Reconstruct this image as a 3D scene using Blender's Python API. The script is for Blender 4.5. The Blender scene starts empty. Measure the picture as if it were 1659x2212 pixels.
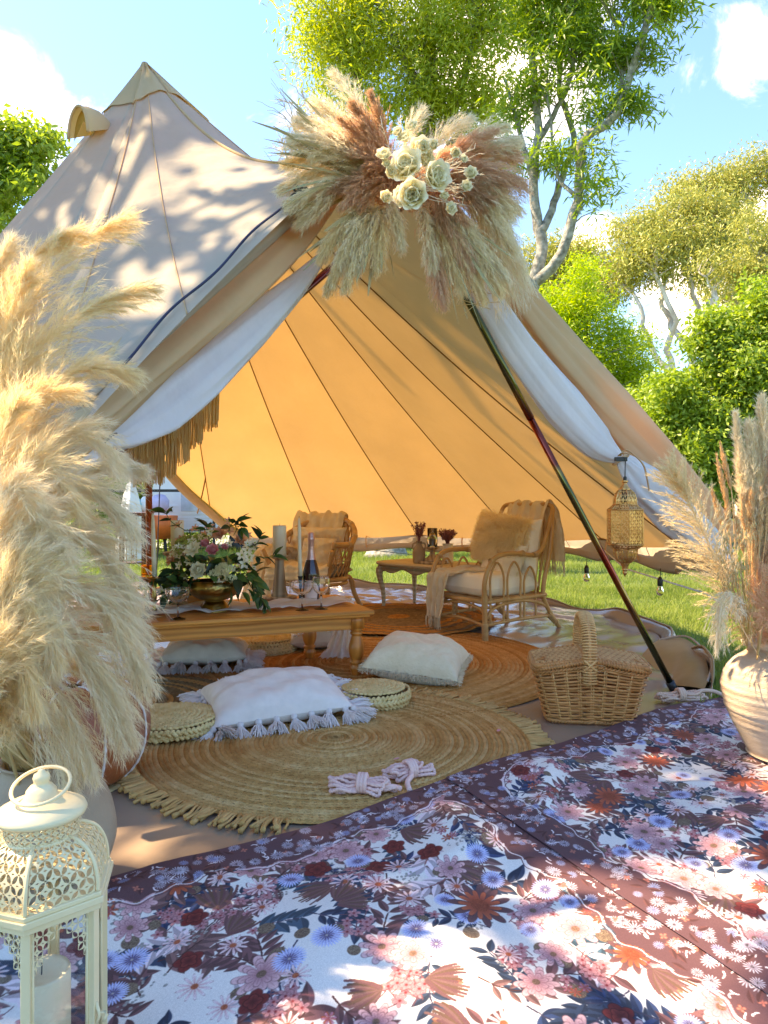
import bpy, math, random
import numpy as np
from mathutils import Vector, Matrix

S = bpy.context.scene
R = math.radians
PI = math.pi

# ------------------------------------------------------------------ camera
cam_d = bpy.data.cameras.new('camera')
cam = bpy.data.objects.new('camera', cam_d)
S.collection.objects.link(cam)
cam.location = (0, 0, 1.0)
cam.rotation_euler = (R(90), 0, 0)
cam_d.sensor_fit = 'VERTICAL'
cam_d.sensor_height = 24
cam_d.sensor_width = 24
cam_d.lens = 24 * 1600 / 2212
cam_d.shift_y = -26 / 2212
cam_d.clip_start = 0.02
cam_d.clip_end = 600
S.camera = cam
S.render.resolution_x, S.render.resolution_y = 768, 1024

# ------------------------------------------------------------------ light
SUN = Vector((-0.56, 0.11, 0.82)).normalized()          # direction towards the sun
world = bpy.data.worlds.new('World')
S.world = world
world.use_nodes = True
wn, wl = world.node_tree.nodes, world.node_tree.links
wn.clear()


def sky_world():
    out = wn.new('ShaderNodeOutputWorld')
    bg = wn.new('ShaderNodeBackground')
    sky = wn.new('ShaderNodeTexSky')
    sky.sky_type = 'NISHITA'
    sky.sun_disc = False
    sky.sun_elevation = math.asin(SUN.z)
    sky.sun_rotation = math.atan2(SUN.x, SUN.y)
    sky.air_density = 1.0
    sky.dust_density = 0.4
    sky.ozone_density = 1.6
    bg.inputs['Strength'].default_value = 0.15
    tc = wn.new('ShaderNodeTexCoord')
    nrm = wn.new('ShaderNodeVectorMath'); nrm.operation = 'NORMALIZE'
    wl.new(tc.outputs['Generated'], nrm.inputs[0])
    # wispy noise on a cloud deck
    sep = wn.new('ShaderNodeSeparateXYZ'); wl.new(nrm.outputs[0], sep.inputs[0])
    za = wn.new('ShaderNodeMath'); za.operation = 'MAXIMUM'; wl.new(sep.outputs[2], za.inputs[0]); za.inputs[1].default_value = 0.0
    zb = wn.new('ShaderNodeMath'); zb.operation = 'ADD'; wl.new(za.outputs[0], zb.inputs[0]); zb.inputs[1].default_value = 0.35
    dv = wn.new('ShaderNodeVectorMath'); dv.operation = 'DIVIDE'; wl.new(nrm.outputs[0], dv.inputs[0])
    cb = wn.new('ShaderNodeCombineXYZ')
    for i in range(3): wl.new(zb.outputs[0], cb.inputs[i])
    wl.new(cb.outputs[0], dv.inputs[1])
    n1 = wn.new('ShaderNodeTexNoise'); n1.inputs['Scale'].default_value = 5.0; n1.inputs['Detail'].default_value = 9
    n1.inputs['Roughness'].default_value = 0.62; n1.inputs['Distortion'].default_value = 0.5
    wl.new(dv.outputs[0], n1.inputs['Vector'])
    n2 = wn.new('ShaderNodeTexNoise'); n2.inputs['Scale'].default_value = 1.3; n2.inputs['Detail'].default_value = 3
    wl.new(dv.outputs[0], n2.inputs['Vector'])
    # cloud banks at their places in the sky
    banks = [((20, 215), 0.13, .28), ((140, 250), 0.07, .24), ((1640, 130), 0.09, .21), ((1480, 180), 0.06, .16), ((1325, 425), 0.05, .12),
             ((1285, 515), 0.05, .26), ((1500, 660), 0.10, .36), ((1640, 480), 0.07, .3), ((1120, 90), 0.20, .28), ((1650, 640), .1, .25),
             ((-900, 300), .45, .25), ((2900, 500), .5, .25)]
    acc = None
    for (px, py), rad, amp in banks:
        d = Vector(((px - 829.5) / 1600, 1, (1080 - py) / 1600)).normalized()
        dist = wn.new('ShaderNodeVectorMath'); dist.operation = 'DISTANCE'
        wl.new(nrm.outputs[0], dist.inputs[0]); dist.inputs[1].default_value = d
        mr = wn.new('ShaderNodeMapRange'); mr.interpolation_type = 'SMOOTHSTEP'
        mr.inputs['From Min'].default_value = rad; mr.inputs['From Max'].default_value = rad * 0.15
        mr.inputs['To Min'].default_value = 0; mr.inputs['To Max'].default_value = amp
        wl.new(dist.outputs['Value'], mr.inputs['Value'])
        if acc is None: acc = mr.outputs[0]
        else:
            a = wn.new('ShaderNodeMath'); a.operation = 'MAXIMUM'; wl.new(acc, a.inputs[0]); wl.new(mr.outputs[0], a.inputs[1]); acc = a.outputs[0]
    m = wn.new('ShaderNodeMath'); m.operation = 'MULTIPLY_ADD'
    wl.new(n1.outputs['Fac'], m.inputs[0]); m.inputs[1].default_value = 0.9; wl.new(acc, m.inputs[2])
    m2 = wn.new('ShaderNodeMath'); m2.operation = 'MULTIPLY_ADD'
    wl.new(n2.outputs['Fac'], m2.inputs[0]); m2.inputs[1].default_value = 0.10; wl.new(m.outputs[0], m2.inputs[2])
    ramp = wn.new('ShaderNodeMapRange'); ramp.interpolation_type = 'SMOOTHSTEP'
    ramp.inputs['From Min'].default_value = 0.60; ramp.inputs['From Max'].default_value = 0.86
    wl.new(m2.outputs[0], ramp.inputs['Value'])
    hs = wn.new('ShaderNodeMixRGB'); hs.blend_type = 'MULTIPLY'; hs.inputs[0].default_value = 1.0
    hs.inputs[2].default_value = (0.47, 0.76, 1.10, 1)
    wl.new(sky.outputs[0], hs.inputs[1])
    mix = wn.new('ShaderNodeMixRGB'); mix.inputs[2].default_value = (6.6, 6.7, 7.0, 1)
    wl.new(ramp.outputs[0], mix.inputs[0]); wl.new(hs.outputs[0], mix.inputs[1])
    wl.new(mix.outputs[0], bg.inputs['Color']); wl.new(bg.outputs[0], out.inputs['Surface'])


sky_world()
sun_d = bpy.data.lights.new('sun', 'SUN')
sun_d.energy = 3.9
sun_d.angle = R(0.53)
sun_d.color = (1.0, 0.92, 0.80)
sun = bpy.data.objects.new('sun', sun_d)
S.collection.objects.link(sun)
sun.rotation_euler = SUN.to_track_quat('Z', 'Y').to_euler()
sun.location = SUN * 40

S.view_settings.view_transform = 'Standard'
S.view_settings.look = 'None'
S.view_settings.gamma = 1
S.view_settings.use_curve_mapping = False
S.view_settings.exposure = 1.95
S.view_settings.use_white_balance = True
S.view_settings.white_balance_temperature = 10200
S.view_settings.white_balance_tint = 15
S.render.engine = 'CYCLES'
S.cycles.use_denoising = True
S.cycles.max_bounces = 12
S.cycles.diffuse_bounces = 7
S.cycles.transmission_bounces = 12
S.cycles.transparent_max_bounces = 12
S.cycles.caustics_reflective = False
S.cycles.caustics_refractive = False
S.cycles.sample_clamp_indirect = 6

# ------------------------------------------------------------------ helpers
rng = np.random.default_rng(11)
F, CX, HY = 1600.0, 829.5, 1080.0


def at(px, py, z=0.0):
    """point at height z seen in that direction"""
    d = (1 - z) * F / (py - HY)
    return np.array([(px - CX) / F * d, d, z])


def pt(px, py, d):
    return np.array([(px - CX) / F * d, d, 1 + (HY - py) / F * d])


def nz(v):
    v = np.asarray(v, float)
    return v / np.maximum(np.linalg.norm(v, axis=-1, keepdims=True), 1e-9)


class MB:
    def __init__(s):
        s.v = []; s.f = []; s.uv = []; s.n = 0; s.hasuv = False

    def add(s, v, *fs, uv=None):
        v = np.asarray(v, float).reshape(-1, 3)
        s.v.append(v)
        for f in fs:
            f = np.asarray(f, np.int64)
            if f.size: s.f.append(f + s.n)
        if uv is not None: s.hasuv = True
        s.uv.append(np.zeros((len(v), 2)) if uv is None else np.asarray(uv, float).reshape(-1, 2))
        s.n += len(v)
        return s

    def tube(s, path, r, n=8, closed=False, caps=True, squash=1.0, up=None):
        p = np.asarray(path, float); m = len(p)
        r = np.broadcast_to(np.asarray(r, float), (m,))
        if closed: t = np.roll(p, -1, 0) - np.roll(p, 1, 0)
        else:
            t = np.gradient(p, axis=0)
        t = nz(t)
        a = np.array(up if up is not None else (0, 0, 1.0))
        if abs(t[0] @ a) > .9 and up is None: a = np.array([1.0, 0, 0])
        N = np.zeros_like(p); u = nz(a - t[0] * (a @ t[0]))
        for i in range(m):
            u = u - t[i] * (u @ t[i]); u = u / max(np.linalg.norm(u), 1e-9); N[i] = u
        B = np.cross(t, N)
        ang = np.arange(n) / n * 2 * PI
        c, q = np.cos(ang), np.sin(ang)
        V = p[:, None] + r[:, None, None] * (squash * c[None, :, None] * N[:, None] + q[None, :, None] * B[:, None])
        V = V.reshape(-1, 3)
        k = m if closed else m - 1
        i = np.arange(k)[:, None]; j = np.arange(n)[None]
        i2 = (i + 1) % m; j2 = (j + 1) % n
        Q = np.stack([i * n + j, i * n + j2, i2 * n + j2, i2 * n + j], -1).reshape(-1, 4)
        L = np.concatenate([[0], np.cumsum(np.linalg.norm(np.diff(p, axis=0), axis=1))])
        uv = np.stack([np.repeat(L, n), np.tile(np.arange(n) / n, m)], -1)
        if caps and not closed:
            V = np.concatenate([V, p[:1], p[-1:]]); uv = np.concatenate([uv, uv[:1], uv[-1:]])
            jj = np.arange(n); j2 = (jj + 1) % n
            T = np.concatenate([np.stack([np.full(n, m * n), j2, jj], -1),
                                np.stack([np.full(n, m * n + 1), (m - 1) * n + jj, (m - 1) * n + j2], -1)])
            return s.add(V, Q, T, uv=uv)
        return s.add(V, Q, uv=uv)

    def lathe(s, prof, n=32, c=(0, 0, 0), rfun=None):
        prof = np.asarray(prof, float); m = len(prof)
        a = np.arange(n) / n * 2 * PI
        rr = prof[:, 0][:, None] * (np.ones(n)[None] if rfun is None else rfun(a[None], prof[:, 1][:, None]))
        V = np.stack([rr * np.cos(a), rr * np.sin(a), np.repeat(prof[:, 1][:, None], n, 1)], -1).reshape(-1, 3) + np.array(c)
        i = np.arange(m - 1)[:, None]; j = np.arange(n)[None]; j2 = (j + 1) % n
        Q = np.stack([i * n + j, i * n + j2, (i + 1) * n + j2, (i + 1) * n + j], -1).reshape(-1, 4)
        uv = np.stack([np.tile(np.arange(n) / n, m), np.repeat(prof[:, 1], n)], -1)
        return s.add(V, Q, uv=uv)

    def box(s, c, size, rz=0.0, M=None):
        x, y, z = np.array(size) / 2
        V = np.array([[-x, -y, -z], [x, -y, -z], [x, y, -z], [-x, y, -z], [-x, -y, z], [x, -y, z], [x, y, z], [-x, y, z]])
        if M is not None: V = V @ np.asarray(M).T
        if rz:
            C, Q = math.cos(rz), math.sin(rz); V = V @ np.array([[C, Q, 0], [-Q, C, 0], [0, 0, 1]])
        return s.add(V + np.array(c), [[0, 3, 2, 1], [4, 5, 6, 7], [0, 1, 5, 4], [1, 2, 6, 5], [2, 3, 7, 6], [3, 0, 4, 7]])

    def grid(s, P, closeu=False, closev=False, uv=None):
        """P: nu x nv x 3"""
        nu, nv = P.shape[:2]
        i = np.arange(nu if closeu else nu - 1)[:, None]; j = np.arange(nv if closev else nv - 1)[None]
        i2 = (i + 1) % nu; j2 = (j + 1) % nv
        Q = np.stack([i * nv + j, i2 * nv + j, i2 * nv + j2, i * nv + j2], -1).reshape(-1, 4)
        if uv is None:
            U, V = np.meshgrid(np.linspace(0, 1, nu), np.linspace(0, 1, nv), indexing='ij'); uv = np.stack([U, V], -1)
        return s.add(P.reshape(-1, 3), Q, uv=uv.reshape(-1, 2))

    def mesh(s, name, loc=(0, 0, 0), smooth=True):
        me = bpy.data.meshes.new(name)
        v = np.concatenate(s.v) - np.array(loc)
        me.vertices.add(len(v)); me.vertices.foreach_set('co', v.astype(np.float32).ravel())
        idx = np.concatenate([f.ravel() for f in s.f]); tot = np.concatenate([np.full(len(f), f.shape[1]) for f in s.f])
        me.loops.add(len(idx)); me.loops.foreach_set('vertex_index', idx.astype(np.int32))
        me.polygons.add(len(tot))
        st = np.concatenate([[0], np.cumsum(tot)[:-1]])
        me.polygons.foreach_set('loop_start', st.astype(np.int32))
        me.polygons.foreach_set('loop_total', tot.astype(np.int32))
        me.polygons.foreach_set('use_smooth', np.full(len(tot), smooth))
        if s.hasuv:
            uvl = me.uv_layers.new(name='UVMap'); U = np.concatenate(s.uv)[idx]
            uvl.data.foreach_set('uv', U.astype(np.float32).ravel())
        me.update(calc_edges=True)
        return me


COL = S.collection


def thing(name, label, cat, loc=(0, 0, 0), rz=0.0, group=None, kind=None):
    o = bpy.data.objects.new(name, None); COL.objects.link(o)
    o.location = loc; o.rotation_euler = (0, 0, rz)
    o['label'] = label; o['category'] = cat
    if group: o['group'] = group
    if kind: o['kind'] = kind
    return o


def part(name, mb, mat, parent=None, loc=(0, 0, 0), smooth=True, kind=None, label=None, bevel=0):
    me = mb if isinstance(mb, bpy.types.Mesh) else mb.mesh(name, loc, smooth)
    if mat is not None and not me.materials: me.materials.append(mat)
    o = bpy.data.objects.new(name, me); COL.objects.link(o)
    if parent is not None: o.parent = parent
    if kind: o['kind'] = kind
    if label: o['label'] = label
    if bevel:
        b = o.modifiers.new('bevel', 'BEVEL'); b.width = bevel; b.segments = 2; b.limit_method = 'ANGLE'
    return o


def single(name, mb, mat, label, cat, loc=(0, 0, 0), rz=0, group=None, kind=None, smooth=True, world_coords=False):
    o = part(name, mb, mat, None, loc if world_coords else (0, 0, 0), smooth, kind)
    o.location = loc; o.rotation_euler = (0, 0, rz)
    o['label'] = label; o['category'] = cat
    if group: o['group'] = group
    return o


def wpart(name, mb, mat, t, **k):
    """part whose mesh was made in world coordinates, under thing t (unrotated)"""
    return part(name, mb, mat, t, loc=tuple(t.location), **k)


def copy_tree(o, parent=None):
    c = o.copy(); COL.objects.link(c); c.parent = parent
    for ch in list(o.children): copy_tree(ch, c)
    return c


def struct(name, mb, mat, smooth=True):
    return part(name, mb, mat, kind='structure', smooth=smooth)


# ------------------------------------------------------------------ materials
def mat(name, col, rough=.6, metal=0., var=.12, scale=6., col2=None, bump=0., bscale=80., trans=0., tcol=None, spec=.5,
        stretch=(1, 1, 1), coord='Object', island=0., contrast=.5, ior=None, glass=False, alpha=None, sheen=0., detail=4, wave=None, objrand=0.,
        trough=0.):
    m = bpy.data.materials.new(name); m.use_nodes = True
    N, L = m.node_tree.nodes, m.node_tree.links
    b = N['Principled BSDF']; out = N['Material Output']
    b.inputs['Roughness'].default_value = rough
    b.inputs['Metallic'].default_value = metal
    b.inputs['Specular IOR Level'].default_value = spec
    if sheen:
        b.inputs['Sheen Weight'].default_value = sheen; b.inputs['Sheen Roughness'].default_value = .6
    if glass:
        b.inputs['Transmission Weight'].default_value = 1; b.inputs['IOR'].default_value = ior or 1.45
    c = np.array(col, float)
    c2 = np.array(col2, float) if col2 is not None else c * (1 - var * 2)
    c1 = c if col2 is not None else np.minimum(c * (1 + var), 1)
    tc = N.new('ShaderNodeTexCoord'); mp = N.new('ShaderNodeMapping'); mp.inputs['Scale'].default_value = stretch
    L.new(tc.outputs[coord], mp.inputs[0])
    no = N.new('ShaderNodeTexNoise'); no.inputs['Scale'].default_value = scale; no.inputs['Detail'].default_value = detail
    L.new(mp.outputs[0], no.inputs['Vector'])
    fac = no.outputs['Fac']
    if wave:
        w = N.new('ShaderNodeTexWave'); w.inputs['Scale'].default_value = wave[0]; w.inputs['Distortion'].default_value = wave[1]
        w.inputs['Detail'].default_value = 3; w.inputs['Detail Scale'].default_value = wave[2]; w.bands_direction = wave[3]
        L.new(mp.outputs[0], w.inputs['Vector'])
        mm = N.new('ShaderNodeMixRGB'); mm.inputs[0].default_value = .5; L.new(fac, mm.inputs[1]); L.new(w.outputs['Fac'], mm.inputs[2]); fac = mm.outputs[0]
    mr = N.new('ShaderNodeMapRange'); mr.inputs['From Min'].default_value = .5 - contrast / 2; mr.inputs['From Max'].default_value = .5 + contrast / 2
    L.new(fac, mr.inputs['Value']); fac = mr.outputs[0]
    if island:
        g = N.new('ShaderNodeNewGeometry'); mx = N.new('ShaderNodeMixRGB'); mx.inputs[0].default_value = island
        L.new(fac, mx.inputs[1]); L.new(g.outputs['Random Per Island'], mx.inputs[2]); fac = mx.outputs[0]
    if objrand:
        g = N.new('ShaderNodeObjectInfo'); mx = N.new('ShaderNodeMixRGB'); mx.inputs[0].default_value = objrand
        L.new(fac, mx.inputs[1]); L.new(g.outputs['Random'], mx.inputs[2]); fac = mx.outputs[0]
    mix = N.new('ShaderNodeMixRGB'); L.new(fac, mix.inputs[0])
    mix.inputs[1].default_value = (*c2, 1); mix.inputs[2].default_value = (*c1, 1)
    L.new(mix.outputs[0], b.inputs['Base Color'])
    m['col_node'] = mix.name
    if bump:
        bn = N.new('ShaderNodeTexNoise'); bn.inputs['Scale'].default_value = bscale; bn.inputs['Detail'].default_value = 3
        L.new(mp.outputs[0], bn.inputs['Vector'])
        bp = N.new('ShaderNodeBump'); bp.inputs['Strength'].default_value = bump; bp.inputs['Distance'].default_value = .01
        L.new(bn.outputs['Fac'], bp.inputs['Height']); L.new(bp.outputs[0], b.inputs['Normal'])
    if trans:
        t = N.new('ShaderNodeBsdfTranslucent'); ms = N.new('ShaderNodeMixShader'); ms.inputs[0].default_value = trans
        if tcol is not None:
            m2 = N.new('ShaderNodeMixRGB'); m2.blend_type = 'MULTIPLY'; m2.inputs[0].default_value = 1; m2.inputs[2].default_value = (*tcol, 1)
            L.new(mix.outputs[0], m2.inputs[1]); L.new(m2.outputs[0], t.inputs['Color'])
        else: L.new(mix.outputs[0], t.inputs['Color'])
        L.new(b.outputs[0], ms.inputs[1]); L.new(t.outputs[0], ms.inputs[2]); L.new(ms.outputs[0], out.inputs['Surface'])
    return m
# ------------------------------------------------------------------ foliage helpers
def ellipsoid_pts(blobs, n, shell=.35):
    """blobs: list of (centre, radii); points through the volume, denser to the outside"""
    vol = np.array([r[0] * r[1] * r[2] for c, r in blobs]); pr = vol ** .75 / (vol ** .75).sum()
    k = rng.choice(len(blobs), n, p=pr)
    C = np.array([b[0] for b in blobs])[k]; Rr = np.array([b[1] for b in blobs])[k]
    d = nz(rng.normal(size=(n, 3))); rad = (shell + (1 - shell) * rng.random(n)) ** .5
    rad *= 1 + .22 * (rng.random(n) - .5)
    return C + d * Rr * rad[:, None], d


def leaves(mb, P, size, aspect=.4, droop=.4, jitter=.3, fold=True):
    n = len(P)
    sz = size * (1 + jitter * (rng.random(n) * 2 - 1))
    d = nz(rng.normal(size=(n, 3)) * np.array([1, 1, .7]) - np.array([0, 0, droop]))
    s = nz(np.cross(d, rng.normal(size=(n, 3))))
    nn = np.cross(d, s)
    a = P; b = P + d * sz[:, None] * .45 + s * sz[:, None] * aspect * .5
    c = P + d * sz[:, None] - np.array([0, 0, .12]) * sz[:, None]
    e = P + d * sz[:, None] * .45 - s * sz[:, None] * aspect * .5
    V = np.stack([a, b, c, e], 1).reshape(-1, 3)
    i = np.arange(n)[:, None] * 4
    mb.add(V, np.concatenate([i + [[0, 1, 2]], i + [[0, 2, 3]]]) if False else i + np.array([[0, 1, 2, 3]]))


def crown(blobs, nclump, per, spread, size, aspect=.4, droop=.4, cut=None):
    C, _ = ellipsoid_pts(blobs, nclump)
    if cut is not None: C = C[cut(C)]
    P = np.repeat(C, per, 0) + rng.normal(size=(len(C) * per, 3)) * spread * np.array([1, 1, .7])
    mb = MB(); leaves(mb, P, size, aspect, droop)
    return mb, C


def wobble(p0, p1, n=8, amp=.05):
    t = np.linspace(0, 1, n)[:, None]; p0 = np.asarray(p0, float); p1 = np.asarray(p1, float)
    L = np.linalg.norm(p1 - p0); w = np.cumsum(rng.normal(size=(n, 3)), 0); w = w - w[0] - t * (w[-1] - w[0])
    return p0 + (p1 - p0) * t + w * amp * L / 3


def limbs(mb, start_path, targets, r0, amp=.08, n=6):
    """thin limbs from the nearest lower point of a path to each target"""
    sp = np.asarray(start_path)
    for T in targets:
        d = np.linalg.norm(sp - T, axis=1) + np.maximum(0, sp[:, 2] - T[2] + .3) * 3
        q = sp[np.argmin(d)]
        pp = wobble(q, T, n, amp); pp[:, 2] += np.sin(np.linspace(0, PI, n)) * .06 * np.linalg.norm(T - q)
        mb.tube(pp, np.linspace(r0, r0 * .25, n), 5, caps=False)


# materials of the setting
M_grass = mat('grass_ground', (.11, .16, .035), 1, col2=(.05, .085, .018), scale=1.4, contrast=.4, bump=.5, bscale=40)
M_blade = mat('grass_blade', (.36, .41, .12), .6, col2=(.10, .18, .035), contrast=.3, scale=1.1, island=.45, trans=.45, tcol=(1.1, 1.2, .6), spec=.3, coord='Object')
M_gravel = mat('gravel', (.42, .41, .40), .95, col2=(.26, .25, .25), scale=30, bump=.6, bscale=60)
M_ashleaf = mat('ash_leaf', (.34, .48, .06), .45, col2=(.11, .23, .03), scale=1.2, island=.5, trans=.5, tcol=(1.35, 1.3, .5))
M_ashleaf_y = mat('ash_leaf_pale', (.56, .60, .10), .5, col2=(.24, .36, .04), scale=1.2, island=.6, trans=.5, tcol=(1.3, 1.25, .5))
M_gumleaf = mat('gum_leaf', (.60, .55, .12), .5, col2=(.25, .30, .06), scale=.8, island=.45, trans=.3, contrast=.5)
M_limeleaf = mat('lime_leaf', (.48, .58, .04), .5, col2=(.25, .40, .03), scale=.8, island=.4, trans=.5, tcol=(1.2, 1.2, .5))
M_greenleaf = mat('broad_leaf', (.42, .54, .09), .45, col2=(.14, .26, .035), scale=.7, island=.45, trans=.42, tcol=(1.2, 1.2, .5))
M_darkleaf = mat('dark_leaf', (.06, .10, .022), .6, col2=(.02, .045, .01), scale=.7, island=.45, trans=.25)
M_bark = mat('ash_bark', (.44, .42, .36), .95, col2=(.15, .14, .11), scale=14, bump=1.0, bscale=40, contrast=.35)
M_gumbark = mat('gum_bark', (.78, .74, .68), .8, col2=(.45, .36, .30), scale=3, bump=.2, contrast=.4, stretch=(1, 1, .3))
M_twig = mat('bare_twig', (.52, .47, .42), .9)

# ------------------------------------------------------------------ ground
def ground():
    n = 90
    g = np.sign(np.linspace(-1, 1, n)) * np.abs(np.linspace(-1, 1, n)) ** 3 * 220
    X, Y = np.meshgrid(g, g + 6, indexing='ij')
    d = np.hypot(X, Y - 5)
    Z = -.012 + np.clip(d - 12, 0, None) * .004 + .03 * np.sin(X * .5) * np.sin(Y * .37) * np.clip((d - 9) / 10, 0, 1)
    struct('lawn', MB().grid(np.stack([X, Y, Z], -1)), M_grass)


ground()


def gz(x, y):
    d = np.hypot(x, y - 5)
    return -.012 + np.clip(d - 12, 0, None) * .004 + .03 * np.sin(x * .5) * np.sin(y * .37) * np.clip((d - 9) / 10, 0, 1)


TC = np.array([-1.1, 5.2])       # centre of the tent floor


def grass_blades():
    mb = MB()
    def field(n, x0, x1, y0, y1, h, w, seg=1, excl=3.08):
        x = rng.uniform(x0, x1, n); y = rng.uniform(y0, y1, n)
        clump = np.sin(x * 2.1 + 1.3 * np.sin(y * 1.7)) * np.sin(y * 2.6 + np.sin(x * 3.1))
        k = (np.hypot(x - TC[0], y - TC[1]) > excl) & ~((y < 2.58 + (x - .22) * .74) & (x > -2.2)) & (rng.random(n) < .75 + .25 * clump)
        x, y, clump = x[k], y[k], clump[k]; n = len(x)
        z = gz(x, y)
        hh = h * (.55 + .8 * rng.random(n)) * (1 + .35 * clump)
        a = rng.random(n) * 2 * PI
        s = np.stack([np.cos(a), np.sin(a), 0 * a], -1) * w
        ln = np.stack([rng.normal(size=n), rng.normal(size=n), 0 * a], -1) * .45 * hh[:, None]
        P = np.stack([x, y, z], -1); up = np.array([0, 0, 1.0]) * hh[:, None]
        if seg == 1:
            V = np.stack([P - s, P + s, P + up + ln], 1).reshape(-1, 3)
            mb.add(V, np.arange(n)[:, None] * 3 + [[0, 1, 2]])
        else:
            m = P + up * .6 + ln * .35
            V = np.stack([P - s, P + s, m + s * .8, m - s * .8, P + up + ln], 1).reshape(-1, 3)
            i = np.arange(n)[:, None] * 5
            mb.add(V, i + [[0, 1, 2, 3]], i + [[3, 2, 4]])
    field(60000, 1.2, 4.2, 3.4, 8.5, .055, .0028, 2)
    field(90000, -1.5, 8, 7.5, 14, .075, .004)
    field(42000, -8, -1.5, 6.0, 14, .08, .005)
    field(50000, -10, 16, 14, 24, .11, .009)
    field(12000, 4.2, 8, 3, 7.5, .07, .005)
    o = part('grass', mb, M_blade, kind='stuff', smooth=False)
    o['label'] = 'short green lawn grass growing round and behind the tent'; o['category'] = 'grass'


grass_blades()

# gravel drive beyond the lawn on the left
mb = MB(); n = 24
xs = np.linspace(-40, 60, n); P = np.zeros((n, 6, 3))
for j, y in enumerate(np.linspace(15.2, 20.5, 6)):
    P[:, j, 0] = xs; P[:, j, 1] = y + .3 * np.sin(xs * .4); P[:, j, 2] = gz(P[:, j, 0], P[:, j, 1]) + .035
struct('gravel_drive', mb.grid(P), M_gravel)

# ------------------------------------------------------------------ trees
def tree(name, label, cat, base, trunk_mb, trunk_mat, crown_mb, crown_mat, group=None):
    t = thing(name, label, cat, tuple(base), group=group)
    part('trunk', trunk_mb, trunk_mat, t, loc=tuple(base))
    if crown_mb is not None:
        part('crown', crown_mb, crown_mat, t, loc=tuple(base), smooth=False, kind='stuff')
    return t


def blobs_px(L, d):
    out = []
    for px, py, rx, ry, dd in L:
        D = d + dd; c = pt(px, py, D); r = np.array([rx / F * D, max(rx, ry) / F * D * .8, ry / F * D]); out.append((c, tuple(r * .62)))
        for k in range(7):
            o = nz(rng.normal(size=3) * [1, .8, .9]) * r * rng.uniform(.55, 1.2); q = rng.uniform(.15, .48); out.append((c + o, tuple(r * q)))
    return out


def px_path(L, d):
    return np.array([pt(a, b, d + c) for a, b, c in L])


def smooth_path(p, n=24):
    p = np.asarray(p, float); m = len(p); t = np.linspace(0, m - 1, n); out = []
    for q in t:
        i = min(int(q), m - 2); f = q - i
        p0 = p[max(i - 1, 0)]; p1 = p[i]; p2 = p[i + 1]; p3 = p[min(i + 2, m - 1)]
        out.append(.5 * ((2 * p1) + (-p0 + p2) * f + (2 * p0 - 5 * p1 + 4 * p2 - p3) * f * f + (-p0 + 3 * p1 - 3 * p2 + p3) * f ** 3))
    return np.array(out)


# forked ash with lichen bark, right of the dried flowers
def ash_forked():
    d = 10.5
    mb = MB(); rr = .17
    A = smooth_path(px_path([(1105, 1225, 0), (1112, 900, 0), (1130, 655, 0), (1150, 610, 0)], d))
    mb.tube(A, np.linspace(.20, .13, len(A)), 12)
    paths = []
    def limb(L, r0, r1, n=22):
        p = smooth_path(px_path(L, d), n); p += rng.normal(size=p.shape) * .006 * np.arange(len(p))[:, None] ** .3
        mb.tube(p, np.linspace(r0, r1, n), 10); paths.append(p)
    limb([(1148, 618, 0), (1172, 540, 0), (1158, 470, .1), (1152, 380, .1), (1162, 250, .2), (1150, 120, .2), (1158, -60, .3)], .092, .04)
    limb([(1148, 618, 0), (1205, 560, -.2), (1245, 455, -.3), (1252, 370, -.3), (1262, 300, -.4), (1330, 245, -.5), (1372, 130, -.6), (1405, 30, -.7), (1430, -60, -.8)], .08, .038)
    limb([(1170, 500, 0), (1195, 445, .2), (1215, 380, .3), (1240, 300, .3), (1212, 200, .4), (1214, 60, .5), (1225, -70, .5)], .06, .028)
    limb([(1152, 380, .1), (1135, 330, .2), (1115, 260, .3), (1090, 170, .4)], .05, .02, 12)
    limb([(1165, 300, .2), (1190, 260, .2), (1225, 190, .1), (1245, 100, 0), (1240, 10, 0)], .045, .02, 12)
    limb([(1240, 420, -.3), (1205, 380, -.1), (1195, 300, 0), (1180, 200, 0)], .03, .015, 10)
    limb([(1330, 245, -.5), (1345, 160, -.4), (1335, 60, -.4)], .04, .018, 10)
    bl = blobs_px([(1270, 395, 42, 52, -.4), (1235, 330, 55, 26, -.3), (1195, 345, 40, 25, 0), (1150, 180, 60, 45, .1), (1285, 220, 48, 60, -.3), (1360, 215, 45, 32, -.5),
                   (1405, 105, 50, 42, -.6), (1300, 90, 70, 60, -.2), (1230, 60, 70, 70, 0), (1150, 60, 60, 60, .2), (1420, 5, 60, 40, -.7), (1470, 10, 40, 25, -.7),
                   (1380, -40, 110, 70, -.5), (1220, -60, 140, 90, 0), (1105, 240, 30, 40, .3), (1110, 330, 26, 60, .3), (1265, 130, 60, 60, .3), (1330, 150, 40, 40, -.2)], d)
    cm, C = crown(bl, 430, 46, .13, .13, .2, .5)
    limbs(mb, np.concatenate(paths), C[:170], .012)
    tree('forked_ash_tree', 'lichen covered ash tree forking into bare limbs with green tufts right of the dried flowers', 'tree',
         A[0] * [1, 1, 0], mb, M_bark, cm, M_ashleaf)


ash_forked()


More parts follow.
